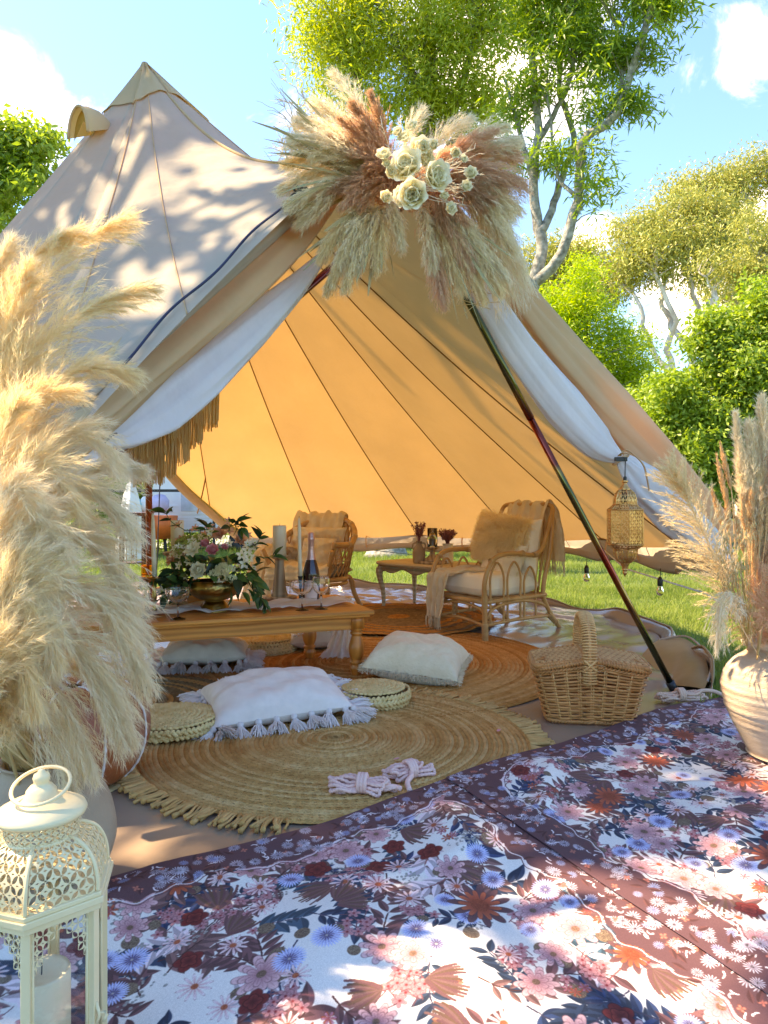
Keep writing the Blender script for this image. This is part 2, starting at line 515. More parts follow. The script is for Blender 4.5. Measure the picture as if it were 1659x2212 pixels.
def ash_broad():
    d = 13.2
    mb = MB()
    A = smooth_path(px_path([(835, 1206, 0), (838, 1100, 0), (860, 800, -.2), (880, 500, -.6), (920, 250, -1), (930, 60, -1.2)], d), 26)
    r = np.linspace(.34, .08, 26); r[0] = .45; r[1] = .37; mb.tube(A, r, 14)
    paths = [A]
    for L in ([(875, 540, -.6), (830, 380, -.8), (790, 260, -1), (770, 120, -1)], [(905, 320, -.9), (975, 250, -1), (1010, 140, -1.2), (1030, 20, -1.2)],
              [(915, 280, -1), (900, 180, -1.2), (850, 90, -1.4), (820, 0, -1.5)], [(880, 480, -.6), (960, 330, -.8), (1060, 210, -1)]):
        p = smooth_path(px_path(L, d), 14); mb.tube(p, np.linspace(.09, .03, 14), 8); paths.append(p)
    bl = blobs_px([(700, 70, 65, 60, -1), (745, 20, 90, 70, -1.2), (690, 110, 45, 60, -1), (830, 70, 110, 90, -1.4), (960, 60, 110, 90, -1.3), (1060, 90, 70, 95, -1),
                   (780, 150, 90, 75, -1), (880, 190, 100, 80, -1.2), (980, 190, 90, 75, -1.2), (1060, 215, 55, 55, -1), (940, 235, 80, 40, -.8), (760, 215, 50, 45, -.6),
                   (850, -60, 200, 90, -1.4), (1030, -40, 120, 90, -1), (1015, 270, 50, 25, -1)], d)
    cm, C = crown(bl, 620, 62, .24, .125, .22, .45)
    limbs(mb, np.concatenate(paths), C[:240], .018)
    tree('broad_ash_tree', 'tall leafy ash tree with yellow green crown behind the dried flower arrangement', 'tree', A[0] * [1, 1, 0], mb, M_bark, cm, M_ashleaf_y)


ash_broad()


# bare pale twigs left of the flowers
def bare_tree():
    d = 15.0
    mb = MB()
    base = pt(640, 1190, d)
    A = wobble(base, pt(650, 420, d), 14, .03); mb.tube(A, np.linspace(.14, .05, 14), 8)
    def grow(p, dirv, L, r, lev):
        q = p + dirv * L; pp = wobble(p, q, 6, .12); mb.tube(pp, np.linspace(r, r * .6, 6), 5, caps=False)
        if lev == 0: return
        for k in range(4):
            s = pp[rng.integers(2, 6)]
            nd = nz(dirv + rng.normal(size=3) * .5 * np.array([1, .5, .8])); grow(s, nd, L * rng.uniform(.5, .8), r * .58, lev - 1)
    for k in range(5):
        tx = [600, 640, 690, 720, 610][k]; ty = [300, 230, 170, 150, 380][k]
        tgt = pt(tx, ty, d); s = A[-1] if k < 4 else A[-3]
        v = tgt - s; grow(s, nz(v), np.linalg.norm(v) * .62, .035, 3)
    tree('bare_tree', 'leafless pale twiggy tree left of the dried flowers behind the tent', 'tree', base * [1, 1, 0], mb, M_twig, None, None)


bare_tree()

GUM = 'gum trees beyond the lawn'
def gum(label, d, trunkL, limbsL, blobsL, ncl, per=40, size=.26, spread=.34, r0=.3):
    mb = MB(); A = smooth_path(px_path(trunkL, d), 20); mb.tube(A, np.linspace(r0, r0 * .5, 20), 10); paths = [A]
    for L in limbsL:
        p = smooth_path(px_path(L, d), 16); p += rng.normal(size=p.shape) * .05; mb.tube(p, np.linspace(r0 * .5, r0 * .14, 16), 8); paths.append(p)
    bl = blobs_px(blobsL, d)
    cm, C = crown(bl, ncl, per, spread, size, .28, .7)
    limbs(mb, np.concatenate(paths), C[:200], r0 * .11, .1)
    base = A[0].copy(); base[2] = gz(base[0], base[1])
    return tree('gum_tree', label, 'tree', base, mb, M_gumbark, cm, M_gumleaf, GUM)


gum('white trunked gum tree with ochre domed crown, the middle one over the green shrubs', 27,
    [(1485, 1150, 0), (1480, 1010, 0), (1482, 905, 0), (1470, 830, 0)],
    [[(1475, 860, 0), (1435, 800, 0), (1400, 730, 0), (1380, 660, 0), (1345, 610, .5)], [(1472, 840, 0), (1500, 760, 0), (1505, 680, 0), (1480, 580, 0), (1450, 500, 0)],
     [(1475, 870, 0), (1445, 760, 0), (1455, 690, -.5), (1420, 600, -.5), (1395, 540, 0)], [(1505, 700, 0), (1545, 640, 0), (1555, 570, .5), (1520, 500, .5)],
     [(1500, 760, 0), (1450, 700, .5), (1430, 640, 1), (1460, 560, 1)], [(1490, 930, 0), (1420, 905, -1), (1375, 880, -1.5), (1340, 860, -2)]],
    [(1400, 500, 80, 50, 0), (1480, 470, 90, 60, .5), (1550, 500, 70, 50, 1), (1360, 560, 45, 50, 0), (1440, 530, 100, 45, -.5), (1530, 560, 60, 40, 0), (1340, 600, 35, 40, .5),
     (1410, 590, 60, 30, .5), (1490, 600, 50, 30, 1.2), (1580, 530, 40, 40, .5), (1375, 490, 50, 30, .3), (1500, 440, 60, 24, .5)], 300, 92, .17, .38)
gum('gum tree with pale trunk and spreading crown reaching highest at the right edge', 34,
    [(1640, 1140, 0), (1635, 900, 0), (1600, 720, 0), (1590, 650, 0)],
    [[(1590, 660, 0), (1560, 560, 0), (1530, 480, 0), (1500, 430, 0), (1460, 410, 0)], [(1590, 660, 0), (1605, 540, 0), (1620, 450, 0), (1600, 400, 0)],
     [(1600, 700, 0), (1650, 600, 0), (1665, 520, 0), (1700, 430, 0)]],
    [(1480, 405, 55, 26, 0), (1540, 395, 70, 34, 0), (1600, 375, 70, 36, 0), (1660, 345, 60, 40, 0), (1450, 430, 30, 18, 0), (1560, 440, 50, 22, .5), (1640, 420, 60, 40, 1),
     (1710, 380, 70, 60, 0), (1640, 560, 60, 60, 1), (1590, 580, 40, 40, 1), (1700, 560, 60, 80, 0), (1610, 640, 70, 40, 0)], 300, 90, .20, .44)
gum('low ochre gum tree behind the fork of the ash tree', 31,
    [(1225, 1130, 0), (1230, 900, 0), (1240, 760, 0), (1245, 700, 0)],
    [[(1245, 720, 0), (1210, 640, 0), (1180, 590, 0), (1160, 560, 0)], [(1245, 720, 0), (1270, 640, 0), (1290, 580, 0), (1270, 540, 0)]],
    [(1150, 560, 45, 40, 0), (1210, 575, 60, 40, 0), (1275, 560, 55, 36, 0), (1330, 560, 35, 34, 0), (1170, 620, 60, 40, 0), (1230, 640, 80, 50, 0), (1110, 600, 40, 50, 0),
     (1310, 620, 50, 50, 0), (1190, 700, 70, 50, 0), (1130, 690, 50, 50, 0), (1250, 540, 40, 20, 0)], 330, 80, .19, .38, .22)
gum('slender gum tree with thin pale stems standing among the right hand shrubs', 24,
    [(1600, 1150, 0), (1590, 950, 0), (1570, 760, 0), (1560, 690, 0)],
    [[(1560, 700, 0), (1540, 630, 0), (1510, 590, 0)], [(1565, 740, 0), (1610, 650, 0), (1640, 560, 0)], [(1575, 800, 0), (1630, 720, 0), (1690, 640, 0)]],
    [(1600, 600, 60, 28, 0), (1650, 520, 60, 40, 0), (1660, 610, 60, 40, 0), (1520, 570, 40, 24, 0), (1640, 680, 70, 30, 0)], 150, 80, .15, .3, .16)


def leafy(name, label, d, L, ncl, per, spread, size, aspect, m, droop=.3, stem=None, group=None, r0=.12):
    bl = blobs_px(L, d); cm, C = crown(bl, ncl, per, spread, size, aspect, droop)
    mb = MB()
    if stem is None: stem = [(L[0][0], 1160, 0), (L[0][0] + 8, 1000, 0), (L[0][0], L[0][1], 0)]
    A = smooth_path(px_path(stem, d), 14); A[0][2] = gz(A[0][0], A[0][1]); mb.tube(A, np.linspace(r0, r0 * .3, 14), 8)
    limbs(mb, A, C[:110], r0 * .15)
    return tree(name, label, 'tree', A[0], mb, M_bark, cm, m, group)


leafy('feathery_tree', 'bright lime green feathery young tree in front of the gum trees', 19,
      [(1270, 760, 75, 70, 0), (1245, 650, 42, 60, 0), (1225, 710, 55, 50, 0), (1260, 600, 28, 40, 0), (1305, 670, 40, 50, 0), (1330, 740, 60, 60, 0), (1280, 860, 70, 70, 0),
       (1340, 840, 60, 60, .3), (1200, 760, 60, 60, 0), (1370, 800, 40, 60, .5), (1290, 950, 70, 60, 0), (1380, 920, 60, 50, 0), (1190, 640, 26, 40, 0), (1250, 575, 14, 24, 0)], 800, 52, .24, .12, .25, M_limeleaf,
      stem=[(1285, 1150, 0), (1280, 950, 0), (1268, 760, 0), (1262, 590, 0)])
GR = 'broad leaved trees along the far side of the lawn'
leafy('leafy_tree', 'broad green leafy tree filling the right edge behind the clay pot', 15.5,
      [(1600, 830, 90, 90, 0), (1500, 880, 80, 70, 0), (1650, 740, 80, 90, 0), (1560, 760, 60, 50, 0), (1600, 950, 110, 80, 0), (1480, 960, 80, 60, 0), (1720, 850, 90, 120, 0), (1540, 700, 40, 30, 0),
       (1650, 650, 40, 40, 0), (1560, 1030, 90, 60, 0), (1680, 1030, 90, 70, 0)], 1300, 60, .19, .115, .45, M_greenleaf, group=GR)
leafy('leafy_tree', 'rounded green leafy tree just right of the tent slope below the lime tree', 16.5,
      [(1420, 940, 70, 60, 0), (1370, 990, 60, 60, 0), (1450, 860, 60, 60, 0), (1400, 880, 60, 50, .4), (1440, 1010, 80, 60, 0), (1340, 930, 60, 60, .3), (1500, 1050, 80, 50, 0), (1250, 980, 100, 70, 0), (1300, 1040, 90, 60, 0)],
      900, 60, .19, .115, .45, M_greenleaf, group=GR)
leafy('leafy_tree', 'green leafy tree top showing above the left slope of the tent', 14,
      [(30, 310, 40, 34, 0), (85, 325, 36, 30, 0), (10, 360, 50, 40, 0), (-60, 340, 70, 60, 0), (-140, 380, 90, 80, 0), (60, 370, 60, 40, 0), (-60, 440, 120, 80, 0), (40, 280, 22, 20, 0), (104, 300, 14, 14, 0)], 520, 42, .16, .15, .42, M_greenleaf,
      stem=[(-60, 1200, 0), (-50, 900, 0), (-40, 600, 0), (-40, 400, 0)], group=GR, r0=.2)
leafy('leafy_tree', 'darker leafy tree far behind the caravan seen under the tent edge', 26,
      [(330, 1060, 90, 60, 0), (250, 1080, 90, 50, 0), (430, 1050, 90, 60, 0), (380, 980, 100, 60, 0), (200, 1000, 100, 70, 0)], 420, 30, .32, .3, .5, M_greenleaf, group=GR)


def far_wood():
    """dark wooded belt closing the view beyond everything"""
    L = []
    for k in range(44):
        a = R(-75 + k * 150 / 43); d = 46 + 5 * math.sin(k * 1.7)
        L.append((np.array([math.sin(a) * d, math.cos(a) * d, 2.2]), (3.4, 2.4, 2.6 + 1.0 * math.sin(k * 2.3))))
    cm, C = crown(L, 3000, 22, .6, .55, .6, .2)
    o = part('woods', cm, M_darkleaf, kind='stuff', smooth=False)
    o['label'] = 'dark belt of distant woods behind the gum trees'; o['category'] = 'woods'


far_wood()


# the tree beside the camera whose crown dapples the tent and the picnic cloths
def shade_tree():
    s = np.array(SUN)
    e1 = nz(np.cross(s, [0, 0, 1.0])); e2 = np.cross(s, e1)
    def proj(p): p = np.atleast_2d(p); return np.stack([p @ e1, p @ e2], -1)
    # places the sun reaches (openings cut in the crown to place the sun patches)
    spots = []
    for px, py, d, rad in ((440, 320, 4.2, .05), (330, 345, 4.0, .13), (250, 395, 3.9, .10), (130, 330, 3.9, .07), (60, 360, 3.8, .12), (110, 400, 3.7, .06), (20, 420, 3.6, .09), (500, 300, 4.2, .08),
                           (530, 330, 4.1, .06), (350, 300, 4.2, .07), (420, 290, 4.3, .06), (480, 350, 4, .05), (290, 360, 3.9, .09), (200, 345, 4.0, .06), (560, 380, 3.8, .08), (500, 400, 3.8, .07), (420, 400, 3.9, .06), (240, 280, 4.3, .05), (330, 265, 4.4, .05),
                           (420, 440, 3.7, .06), (330, 490, 3.6, .045), (480, 500, 3.5, .04), (380, 610, 3.2, .06), (365, 650, 3.1, .11), (330, 690, 3.0, .07), (290, 590, 3.3, .04), (500, 470, 3.5, .04), (60, 470, 3.5, .06), (620, 560, 3.3, .05), (560, 640, 3.2, .04),
                           (220, 640, 3.2, .05), (300, 540, 3.5, .03), (1290, 870, 4, .08), (1450, 1010, 4.2, .1)):
        spots.append((pt(px, py, d), rad))
    for px, py, z, rad in ((270, 1795, 0, .07), (350, 1820, 0, .05), (240, 1850, 0, .06), (430, 1830, 0, .04), (1250, 2010, 0, .2), (1400, 2060, 0, .18), (1560, 1980, 0, .17), (1330, 2120, 0, .12), (1180, 2090, 0, .08), (1500, 2180, 0, .15),
                           (950, 2090, 0, .06), (760, 2060, 0, .05), (870, 2180, 0, .07), (1560, 1560, 0, .08), (1620, 1520, .25, .10), (1600, 1470, .3, .08), (1650, 1600, .2, .08), (80, 1740, .45, .09), (40, 1690, .5, .05), (160, 1900, .4, .05),
                           (20, 2000, .3, .08), (1040, 1960, 0, .06), (1100, 2190, 0, .09), (560, 2000, 0, .05), (1640, 1880, 0, .07), (1450, 1560, 0, .04)):
        spots.append((at(px, py, z), rad))
    for px, py, d, rad in ((60, 620, 1.9, .10), (180, 520, 1.9, .08), (60, 900, 1.8, .12), (20, 1200, 1.6, .10), (150, 1050, 1.8, .08), (250, 1300, 1.8, .06), (150, 1500, 1.8, .07), (60, 760, 1.9, .1), (700, 300, 3.4, .1), (780, 520, 3.3, .1), (900, 300, 3.3, .12), (1050, 420, 3.3, .1), (1000, 550, 3.3, .08), (860, 380, 3.2, .1),
                           (1500, 1150, 2.7, .12), (1600, 1050, 2.7, .15), (1620, 1250, 2.7, .1)):
        spots.append((pt(px, py, d), rad))
    SP = np.array([proj(p)[0] for p, r in spots]); SR = np.array([r for p, r in spots])
    # crown: slab of boughs 8 to 10 m up the sun's direction
    target = np.array([-.4, 3.0, .6])
    C0 = target + s * 9.6
    n = 1650
    a = rng.uniform(-4.6, 1.7, n); b = rng.uniform(-3.0, 4.0, n); c = rng.uniform(-1.3, 1.3, n)
    P = C0 + a[:, None] * e1 + b[:, None] * e2 + c[:, None] * s
    P = np.repeat(P, 26, 0) + rng.normal(size=(n * 26, 3)) * .17
    q = proj(P)
    dd = np.linalg.norm(q[:, None] - SP[None], axis=2) - SR[None] * .95 - .06
    P = P[(dd.min(1) > 0)]
    mb = MB(); leaves(mb, P, .17, .62, .3)
    base = C0 * [1, 1, 0]; base[2] = gz(base[0], base[1])
    tb = MB(); A = wobble(base, C0 - [0, 0, .6], 14, .05); tb.tube(A, np.linspace(.32, .14, 14), 12)
    T = C0 + rng.uniform(-3.6, 3.6, (46, 1)) * e1 + rng.uniform(-2.4, 3.2, (46, 1)) * e2
    limbs(tb, A[8:], T, .05)
    tree('shade_tree', 'large leafy tree whose boughs shade the tent front and the picnic cloths', 'tree', base, tb, M_bark, mb, M_darkleaf)


shade_tree()

# ------------------------------------------------------------------ caravan and play things far left
M_white = mat('white_panel', (.78, .79, .80), .5, var=.04)
M_winglass = mat('caravan_glass', (.10, .13, .15), .1, spec=.8)
M_dark = mat('dark_rubber', (.03, .03, .03), .7)
M_orange = mat('orange_vinyl', (.85, .16, .03), .5)
M_teal = mat('teal_vinyl', (.12, .58, .60), .5)


def caravan():
    d = 15.0; x0 = (350 - CX) / F * d + 0; y = 14.4
    X = (462 - CX) / F * y
    t = thing('caravan', 'white caravan with ribbed side and pale framed window parked across the drive', 'caravan', (X, y, gz(X, y)))
    body = MB(); prof = [(-1.0, .38), (-1.15, .55), (-1.2, 1.2), (-1.05, 1.9), (-.8, 2.2), (2.2, 2.25), (2.5, 2.0), (2.6, 1.2), (2.5, .5), (2.3, .38)]
    V = [(a, s, b) for s in (0, 2.0) for a, b in prof]; n = len(prof)
    body.add(V, [[i, (i + 1) % n, (i + 1) % n + n, i + n] for i in range(n)]); body.add(V[:n], [list(range(n))[::-1]]); body.add(V[n:], [list(range(n))])
    part('body', body, M_white, t, smooth=False)
    for k in range(9):
        z = .45 + k * .055
        part('side_rib', MB().box((.65, -.012, z), (3.2, .02, .022)), M_white, t, smooth=False)
    w = part('window', MB().box((-.2, -.02, 1.05), (.95, .03, .62)), M_white, t, smooth=False)
    part('pane', MB().box((-.2, -.04, 1.05), (.85, .02, .52)), mat('pale_pane', (.5, .55, .6), .15), w, smooth=False)
    w = part('window', MB().box((1.4, -.02, 1.3), (1.1, .03, .5)), M_white, t, smooth=False)
    part('pane', MB().box((1.4, -.04, 1.3), (1.0, .02, .4)), M_winglass, w, smooth=False)
    wh = MB(); a = np.linspace(0, 2 * PI, 20, endpoint=False)
    wh.tube(np.stack([.55 + .19 * np.cos(a), 0 * a + .05, .26 + .19 * np.sin(a)], -1), .075, 8, closed=True)
    wh.box((.55, .05, .26), (.24, .06, .24)); part('wheel', wh, M_dark, t)


caravan()


def play_boat():
    y = 13.6; X = (318 - CX) / F * y; z0 = 0.46
    t = thing('toy_cart', 'bright orange ribbed play cart heaped with white and teal cushions by the hedge', 'cart', (X, y, gz(X, y)))
    b = MB(); b.lathe([(.02, .28), (.42, .30), (.52, .5), (.55, .72), (.5, .72), (.4, .4)], 20, rfun=lambda a, z: 1 + .03 * np.cos(a * 12)); part('tub', b, M_orange, t)
    for k in range(3):
        c = MB(); c.lathe([(.001, .22), (.1, .2), (.17, .1), (.17, -.02), (.1, -.1), (.001, -.12)], 14, c=(-.25 + .24 * k, .1 * (k % 2), .84 + .03 * k))
        part('cushion', c, [M_teal, M_white, mat('lilac_vinyl', (.55, .5, .75), .6)][k], t)
    for sx in (-.35, .35):
        part('leg', MB().tube([(sx, 0, 0), (sx * .9, 0, .32)], .03, 6), M_dark, t)
    part('rail', MB().box((0, -.1, 1.18), (2.6, .05, .05)), M_dark, t, smooth=False)
    for sx in (-1.25, 1.25): part('rail_post', MB().box((sx, -.1, .6), (.04, .04, 1.2)), M_dark, t, smooth=False)


play_boat()


def hedge():
    y = 14.6; X = (315 - CX) / F * y
    bl = [(np.array([X + dx, y, .22]), (.5, .35, .24)) for dx in (-1.0, -.5, 0, .5, 1.0)]
    cm, C = crown(bl, 260, 24, .06, .05, .5, .1)
    o = single('hedge', cm, M_greenleaf, 'low clipped green hedge beside the white caravan', 'hedge', loc=(X, y, 0), smooth=False, kind='stuff', world_coords=True)
    mb = MB()
    t = thing('wire_fence', 'dark wire mesh fence along the foot of the low hedge', 'fence', (X, y - .5, 0))
    for k in range(13): part('picket', MB().box((-1.2 + k * .2, 0, .22), (.015, .015, .46)), M_dark, t, smooth=False)
    for z in (.08, .42): part('rail', MB().box((0, 0, z), (2.5, .012, .012)), M_dark, t, smooth=False)


hedge()


def marquee_leg():
    y = 11.5; X = (283 - CX) / F * y
    t = thing('draped_post', 'tall post draped in white cloth standing left of the caravan', 'post', (X, y, gz(X, y)))
    part('pole', MB().tube([(0, 0, 0), (0, 0, 1.35)], .03, 8), M_white, t)
    a = np.linspace(0, 2 * PI, 24, endpoint=False); P = []
    for z, r in ((1.28, .05), (1.1, .1), (.9, .14), (.7, .17), (.5, .13), (.4, .2), (.25, .22), (.1, .22)):
        rr = r * (1 + .12 * np.cos(a * 5)); P.append(np.stack([rr * np.cos(a), rr * np.sin(a), 0 * a + z], -1))
    part('drape', MB().grid(np.array(P), closev=True), M_white, t)
    part('finial', MB().lathe([(.001, 1.46), (.03, 1.43), (.035, 1.38), (.02, 1.34), (.03, 1.3)], 10), M_white, t)


marquee_leg()
# ================================================================== bell tent
def canvas_mat(name, col, trans, tcol, rough=.85, bump=.7, spec=.2):
    return mat(name, col, rough, var=.05, scale=2.2, trans=trans, tcol=tcol, bump=bump, bscale=5, spec=spec)


M_canvas = canvas_mat('canvas', (.82, .765, .64), .56, (.53, .295, .105))
M_canvas2 = canvas_mat('canvas_double', (.78, .62, .38), .42, (1.1, .66, .26))
M_skirt = canvas_mat('canvas_skirt', (.52, .44, .35), .12, (1, .8, .6))
M_lining = mat('white_lining', (.84, .82, .83), .7, var=.03, trans=.35, bump=.9, bscale=11, stretch=(1, 1, .6))
for _m, _d in ((M_canvas, .028), (M_canvas2, .02), (M_skirt, .02)):
    for _n in _m.node_tree.nodes:
        if _n.type == 'BUMP': _n.inputs['Distance'].default_value = _d
M_seam = mat('seam_tape', (.34, .20, .08), .9, trans=.2)
M_cord = mat('navy_cord', (.02, .025, .07), .6)
M_black = mat('black_plastic', (.015, .015, .015), .35)
M_zip = mat('zip_tape', (.35, .36, .14), .6)


def pole_mat():
    m = bpy.data.materials.new('oil_slick_metal'); m.use_nodes = True
    N, L = m.node_tree.nodes, m.node_tree.links; b = N['Principled BSDF']
    b.inputs['Metallic'].default_value = 1; b.inputs['Roughness'].default_value = .16
    tc = N.new('ShaderNodeTexCoord'); no = N.new('ShaderNodeTexNoise'); no.inputs['Scale'].default_value = 2.2; no.inputs['Detail'].default_value = 1
    L.new(tc.outputs['Object'], no.inputs['Vector'])
    cr = N.new('ShaderNodeValToRGB'); e = cr.color_ramp; e.elements[0].position = .32; e.elements[0].color = (.34, .06, .04, 1)
    e.elements[1].position = .7; e.elements[1].color = (.10, .085, .035, 1)
    for p, c in ((.42, (.22, .05, .035, 1)), (.5, (.30, .18, .06, 1)), (.58, (.12, .12, .05, 1))):
        x = e.elements.new(p); x.color = c
    L.new(no.outputs['Fac'], cr.inputs[0]); L.new(cr.outputs[0], b.inputs['Base Color'])
    return m


M_pole = pole_mat()
M_copper = mat('copper_pole', (.50, .17, .06), .3, metal=.9, var=.1)

PEAK = pt(313, 140, 4.8)
APEX = pt(800, 300, 3.5)
TR, EZ = 3.0, .62
A0, A1 = R(-15), R(263.3)
SEAMS = [R(-15)] + [R(-5.4 + 22 * k) for k in range(13)] + [R(263.3)]


def eave(th):
    th = np.asarray(th, float)
    z = EZ + .07 * np.clip(np.cos(th), 0, 1) ** 2
    r = TR + .28 * np.exp(-((th - A0) / .16) ** 2)
    return np.stack([TC[0] + r * np.cos(th), TC[1] + r * np.sin(th), z], -1)


def side_cut(th):
    """the side door at the back left is tied open: where the roof cloth ends"""
    dg = np.degrees(th)
    return 1 - .26 * np.clip((dg - 99) / 16, 0, 1) * np.clip((176 - dg) / 14, 0, 1)


def roof(th, s):
    """th, s broadcast arrays"""
    E = eave(th); s = s[..., None]
    P = PEAK + (E - PEAK) * s
    sag = .13 * np.sin(PI * np.clip(s, 0, 1)) ** 1.0
    rad = np.stack([np.cos(th), np.sin(th), 0 * th], -1)
    P = P - rad * sag * .55 - np.array([0, 0, 1.0]) * sag * .55
    # cloth pulled taut between the seams
    ph = (np.degrees(th) + 5.4) / 22
    sc = np.sin(PI * (ph % 1)) * s[..., 0]
    P = P - (rad * (.045 * sc)[..., None]) - np.array([0, 0, 1.0]) * (.035 * sc)[..., None]
    P = P + rad * (.012 * np.sin(7 * s[..., 0] + 5 * th))[..., None]
    return P


tent = thing('bell_tent', 'large cream canvas bell tent with its front tied open', 'tent', (TC[0], TC[1], 0))


def build_roof():
    for k in range(len(SEAMS) - 1):
        nu, nv = 13, 34
        th = np.linspace(SEAMS[k], SEAMS[k + 1], nu); s = np.linspace(.02, 1, nv)
        T, Sg = np.meshgrid(th, s, indexing='ij'); Sg = Sg * side_cut(T)
        wpart('roof_panel', MB().grid(roof(T, Sg)), M_canvas, tent)
    for th in SEAMS[1:-1]:
        s = np.linspace(.04, 1, 30) * side_cut(th); p = roof(np.full(30, th), s)
        inn = np.array([math.cos(th), math.sin(th), .6]) * .006
        mb = MB(); mb.tube(p - inn * 1.1, .0048, 6); wpart('seam', mb, M_seam, tent)
    # seam that branches near the side door
    th = np.linspace(R(104.6), R(107.5), 8); s = np.linspace(.80, .915, 8); wpart('seam', MB().tube(roof(th, s) , .007, 6), M_seam, tent)


build_roof()

E_L, E_R = eave(A1), eave(A0)


def edge(a, E, bow):
    """door edge from the eave end (a=0) to the apex (a=1), bowed outwards by the pull of the cloth"""
    a = np.asarray(a, float)
    P = E + (APEX - E) * a[..., None]
    return P + np.array([0, -.25, 1.0]) * (bow * np.sin(PI * a))[..., None]


BOWL, BOWR = .05, .05


def front(a, s, E, bow, th):
    Q = edge(a, E, bow)
    P = PEAK + (Q - PEAK) * s[..., None]
    sag = np.sin(PI * s)
    amt = (.07 + .26 * a ** 1.4)
    P = P - np.array([0, 0, 1.0]) * (sag * amt)[..., None]
    c0 = roof(np.full(s.shape, th), s) - (PEAK + (E - PEAK) * s[..., None])
    P = P + c0 * ((1 - a) ** 6)[..., None] + np.array([0, 0, .07]) * (sag * (1 - a) ** 6)[..., None]
    P = P + np.array([0, -1.0, .5]) * np.clip(a * 8, 0, 1)[..., None] * (.009 * np.sin(3 * s * PI + a * 9) * (1 - s) + .016 * np.sin(a * 16 + s * 2) * s * (1 - s) * 4 * .5)[..., None]
    return P


def build_front(E, bow, th, cuts):
    for k in range(len(cuts) - 1):
        a = np.linspace(cuts[k], cuts[k + 1], 14); s = np.linspace(.02, 1, 40)
        Aa, Sg = np.meshgrid(a, s, indexing='ij')
        wpart('roof_panel', MB().grid(front(Aa, Sg, E, bow, th)), M_canvas, tent)
    for c in cuts[1:-1]:
        s = np.linspace(.03, 1, 40); p = front(np.full(40, c), s, E, bow, th) + np.array([0, -.003, .003])
        wpart('seam', MB().tube(p, .0028, 6), M_canvas2, tent)


build_front(E_L, BOWL, A1, [0, .16, .5, 1]); build_front(E_R, BOWR, A0, [0, .5, 1])
# ridge
s = np.linspace(.03, 1, 40); rp = front(np.ones(40), s, E_L, BOWL, A1)
wpart('ridge_seam', MB().tube(rp + [0, 0, .004], .009, 6), M_canvas2, tent)

# reinforced peak cone
mb = MB(); prof = []
for q, r in ((.0, .012), (.03, .03), (.10, .075), (.2, .15), (.30, .235)):
    prof.append((r, PEAK[2] + .02 - q))
mb.lathe(prof[::-1], 24, c=(PEAK[0], PEAK[1], 0)); 
capm = MB()
th = np.linspace(R(-15), R(263.3), 60); s = np.linspace(0, .115, 6); T, Sg = np.meshgrid(th, s, indexing='ij')
P = roof(T, Sg) + np.array([0, 0, .012]); capm.grid(P)
a = np.linspace(0, 1, 20); Aa, Sg = np.meshgrid(a, np.linspace(0, .13, 6), indexing='ij')
capm.grid(front(Aa, Sg, E_L, BOWL, A1) + np.array([0, -.01, .01])); capm.grid(front(Aa, Sg, E_R, BOWR, A0) + np.array([.01, 0, .012]))
wpart('peak_cap', capm, M_canvas2, tent)
mb = MB(); mb.lathe([(.05, PEAK[2] - .06), (.032, PEAK[2] - .02), (.02, PEAK[2] + .01), (.001, PEAK[2] + .02)], 18, c=(PEAK[0], PEAK[1], 0)); wpart('peak_tip', mb, M_canvas2, tent)
th = np.linspace(R(150), R(263.3), 30); wpart('cap_seam', MB().tube(roof(th, np.full(30, .117)) + [0, -.004, .012], .003, 5), M_seam, tent)


def vent():
    th0, s0 = R(236), .145
    base = roof(np.array(th0), np.array(s0)); out = base - PEAK; out[2] = 0; out = nz(out); side = np.cross([0, 0, 1.0], out)
    slope = nz(roof(np.array(th0), np.array(s0 + .05)) - base)
    # arched opening facing outwards on the left shoulder of the peak
    base = pt(168, 274, 4.32); out = nz(np.array([-.50, -.86, .0])); side = nz(np.cross(out, [0, 0, 1.0]))
    a = np.linspace(0, PI, 20); rows = []
    for k, (dd, r, hh) in enumerate(((0.0, .085, .17), (-.05, .083, .165), (-.13, .07, .13), (-.20, .045, .07), (-.26, .015, .02))):
        c = base + out * dd + np.array([0, 0, -dd * .55 - .05])
        rows.append(c + np.cos(a)[:, None] * side * r + np.array([0, 0, 1.0]) * (np.sin(a) * hh)[:, None])
    wpart('vent_hood', MB().grid(np.array(rows)), M_canvas2, tent)
    wpart('vent_rim', MB().tube(rows[0], .009, 6), M_canvas2, tent)
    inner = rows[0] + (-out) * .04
    c = inner.mean(0); m = MB(); m.add(np.concatenate([inner, [c]]), [[i, i + 1, 20] for i in range(19)]); wpart('vent_lit_inside', m, mat('vent_lit_inside', (.62, .34, .07), .9, trans=.3), tent)  # orange sheet painted like the glowing tent interior seen through the vent


vent()


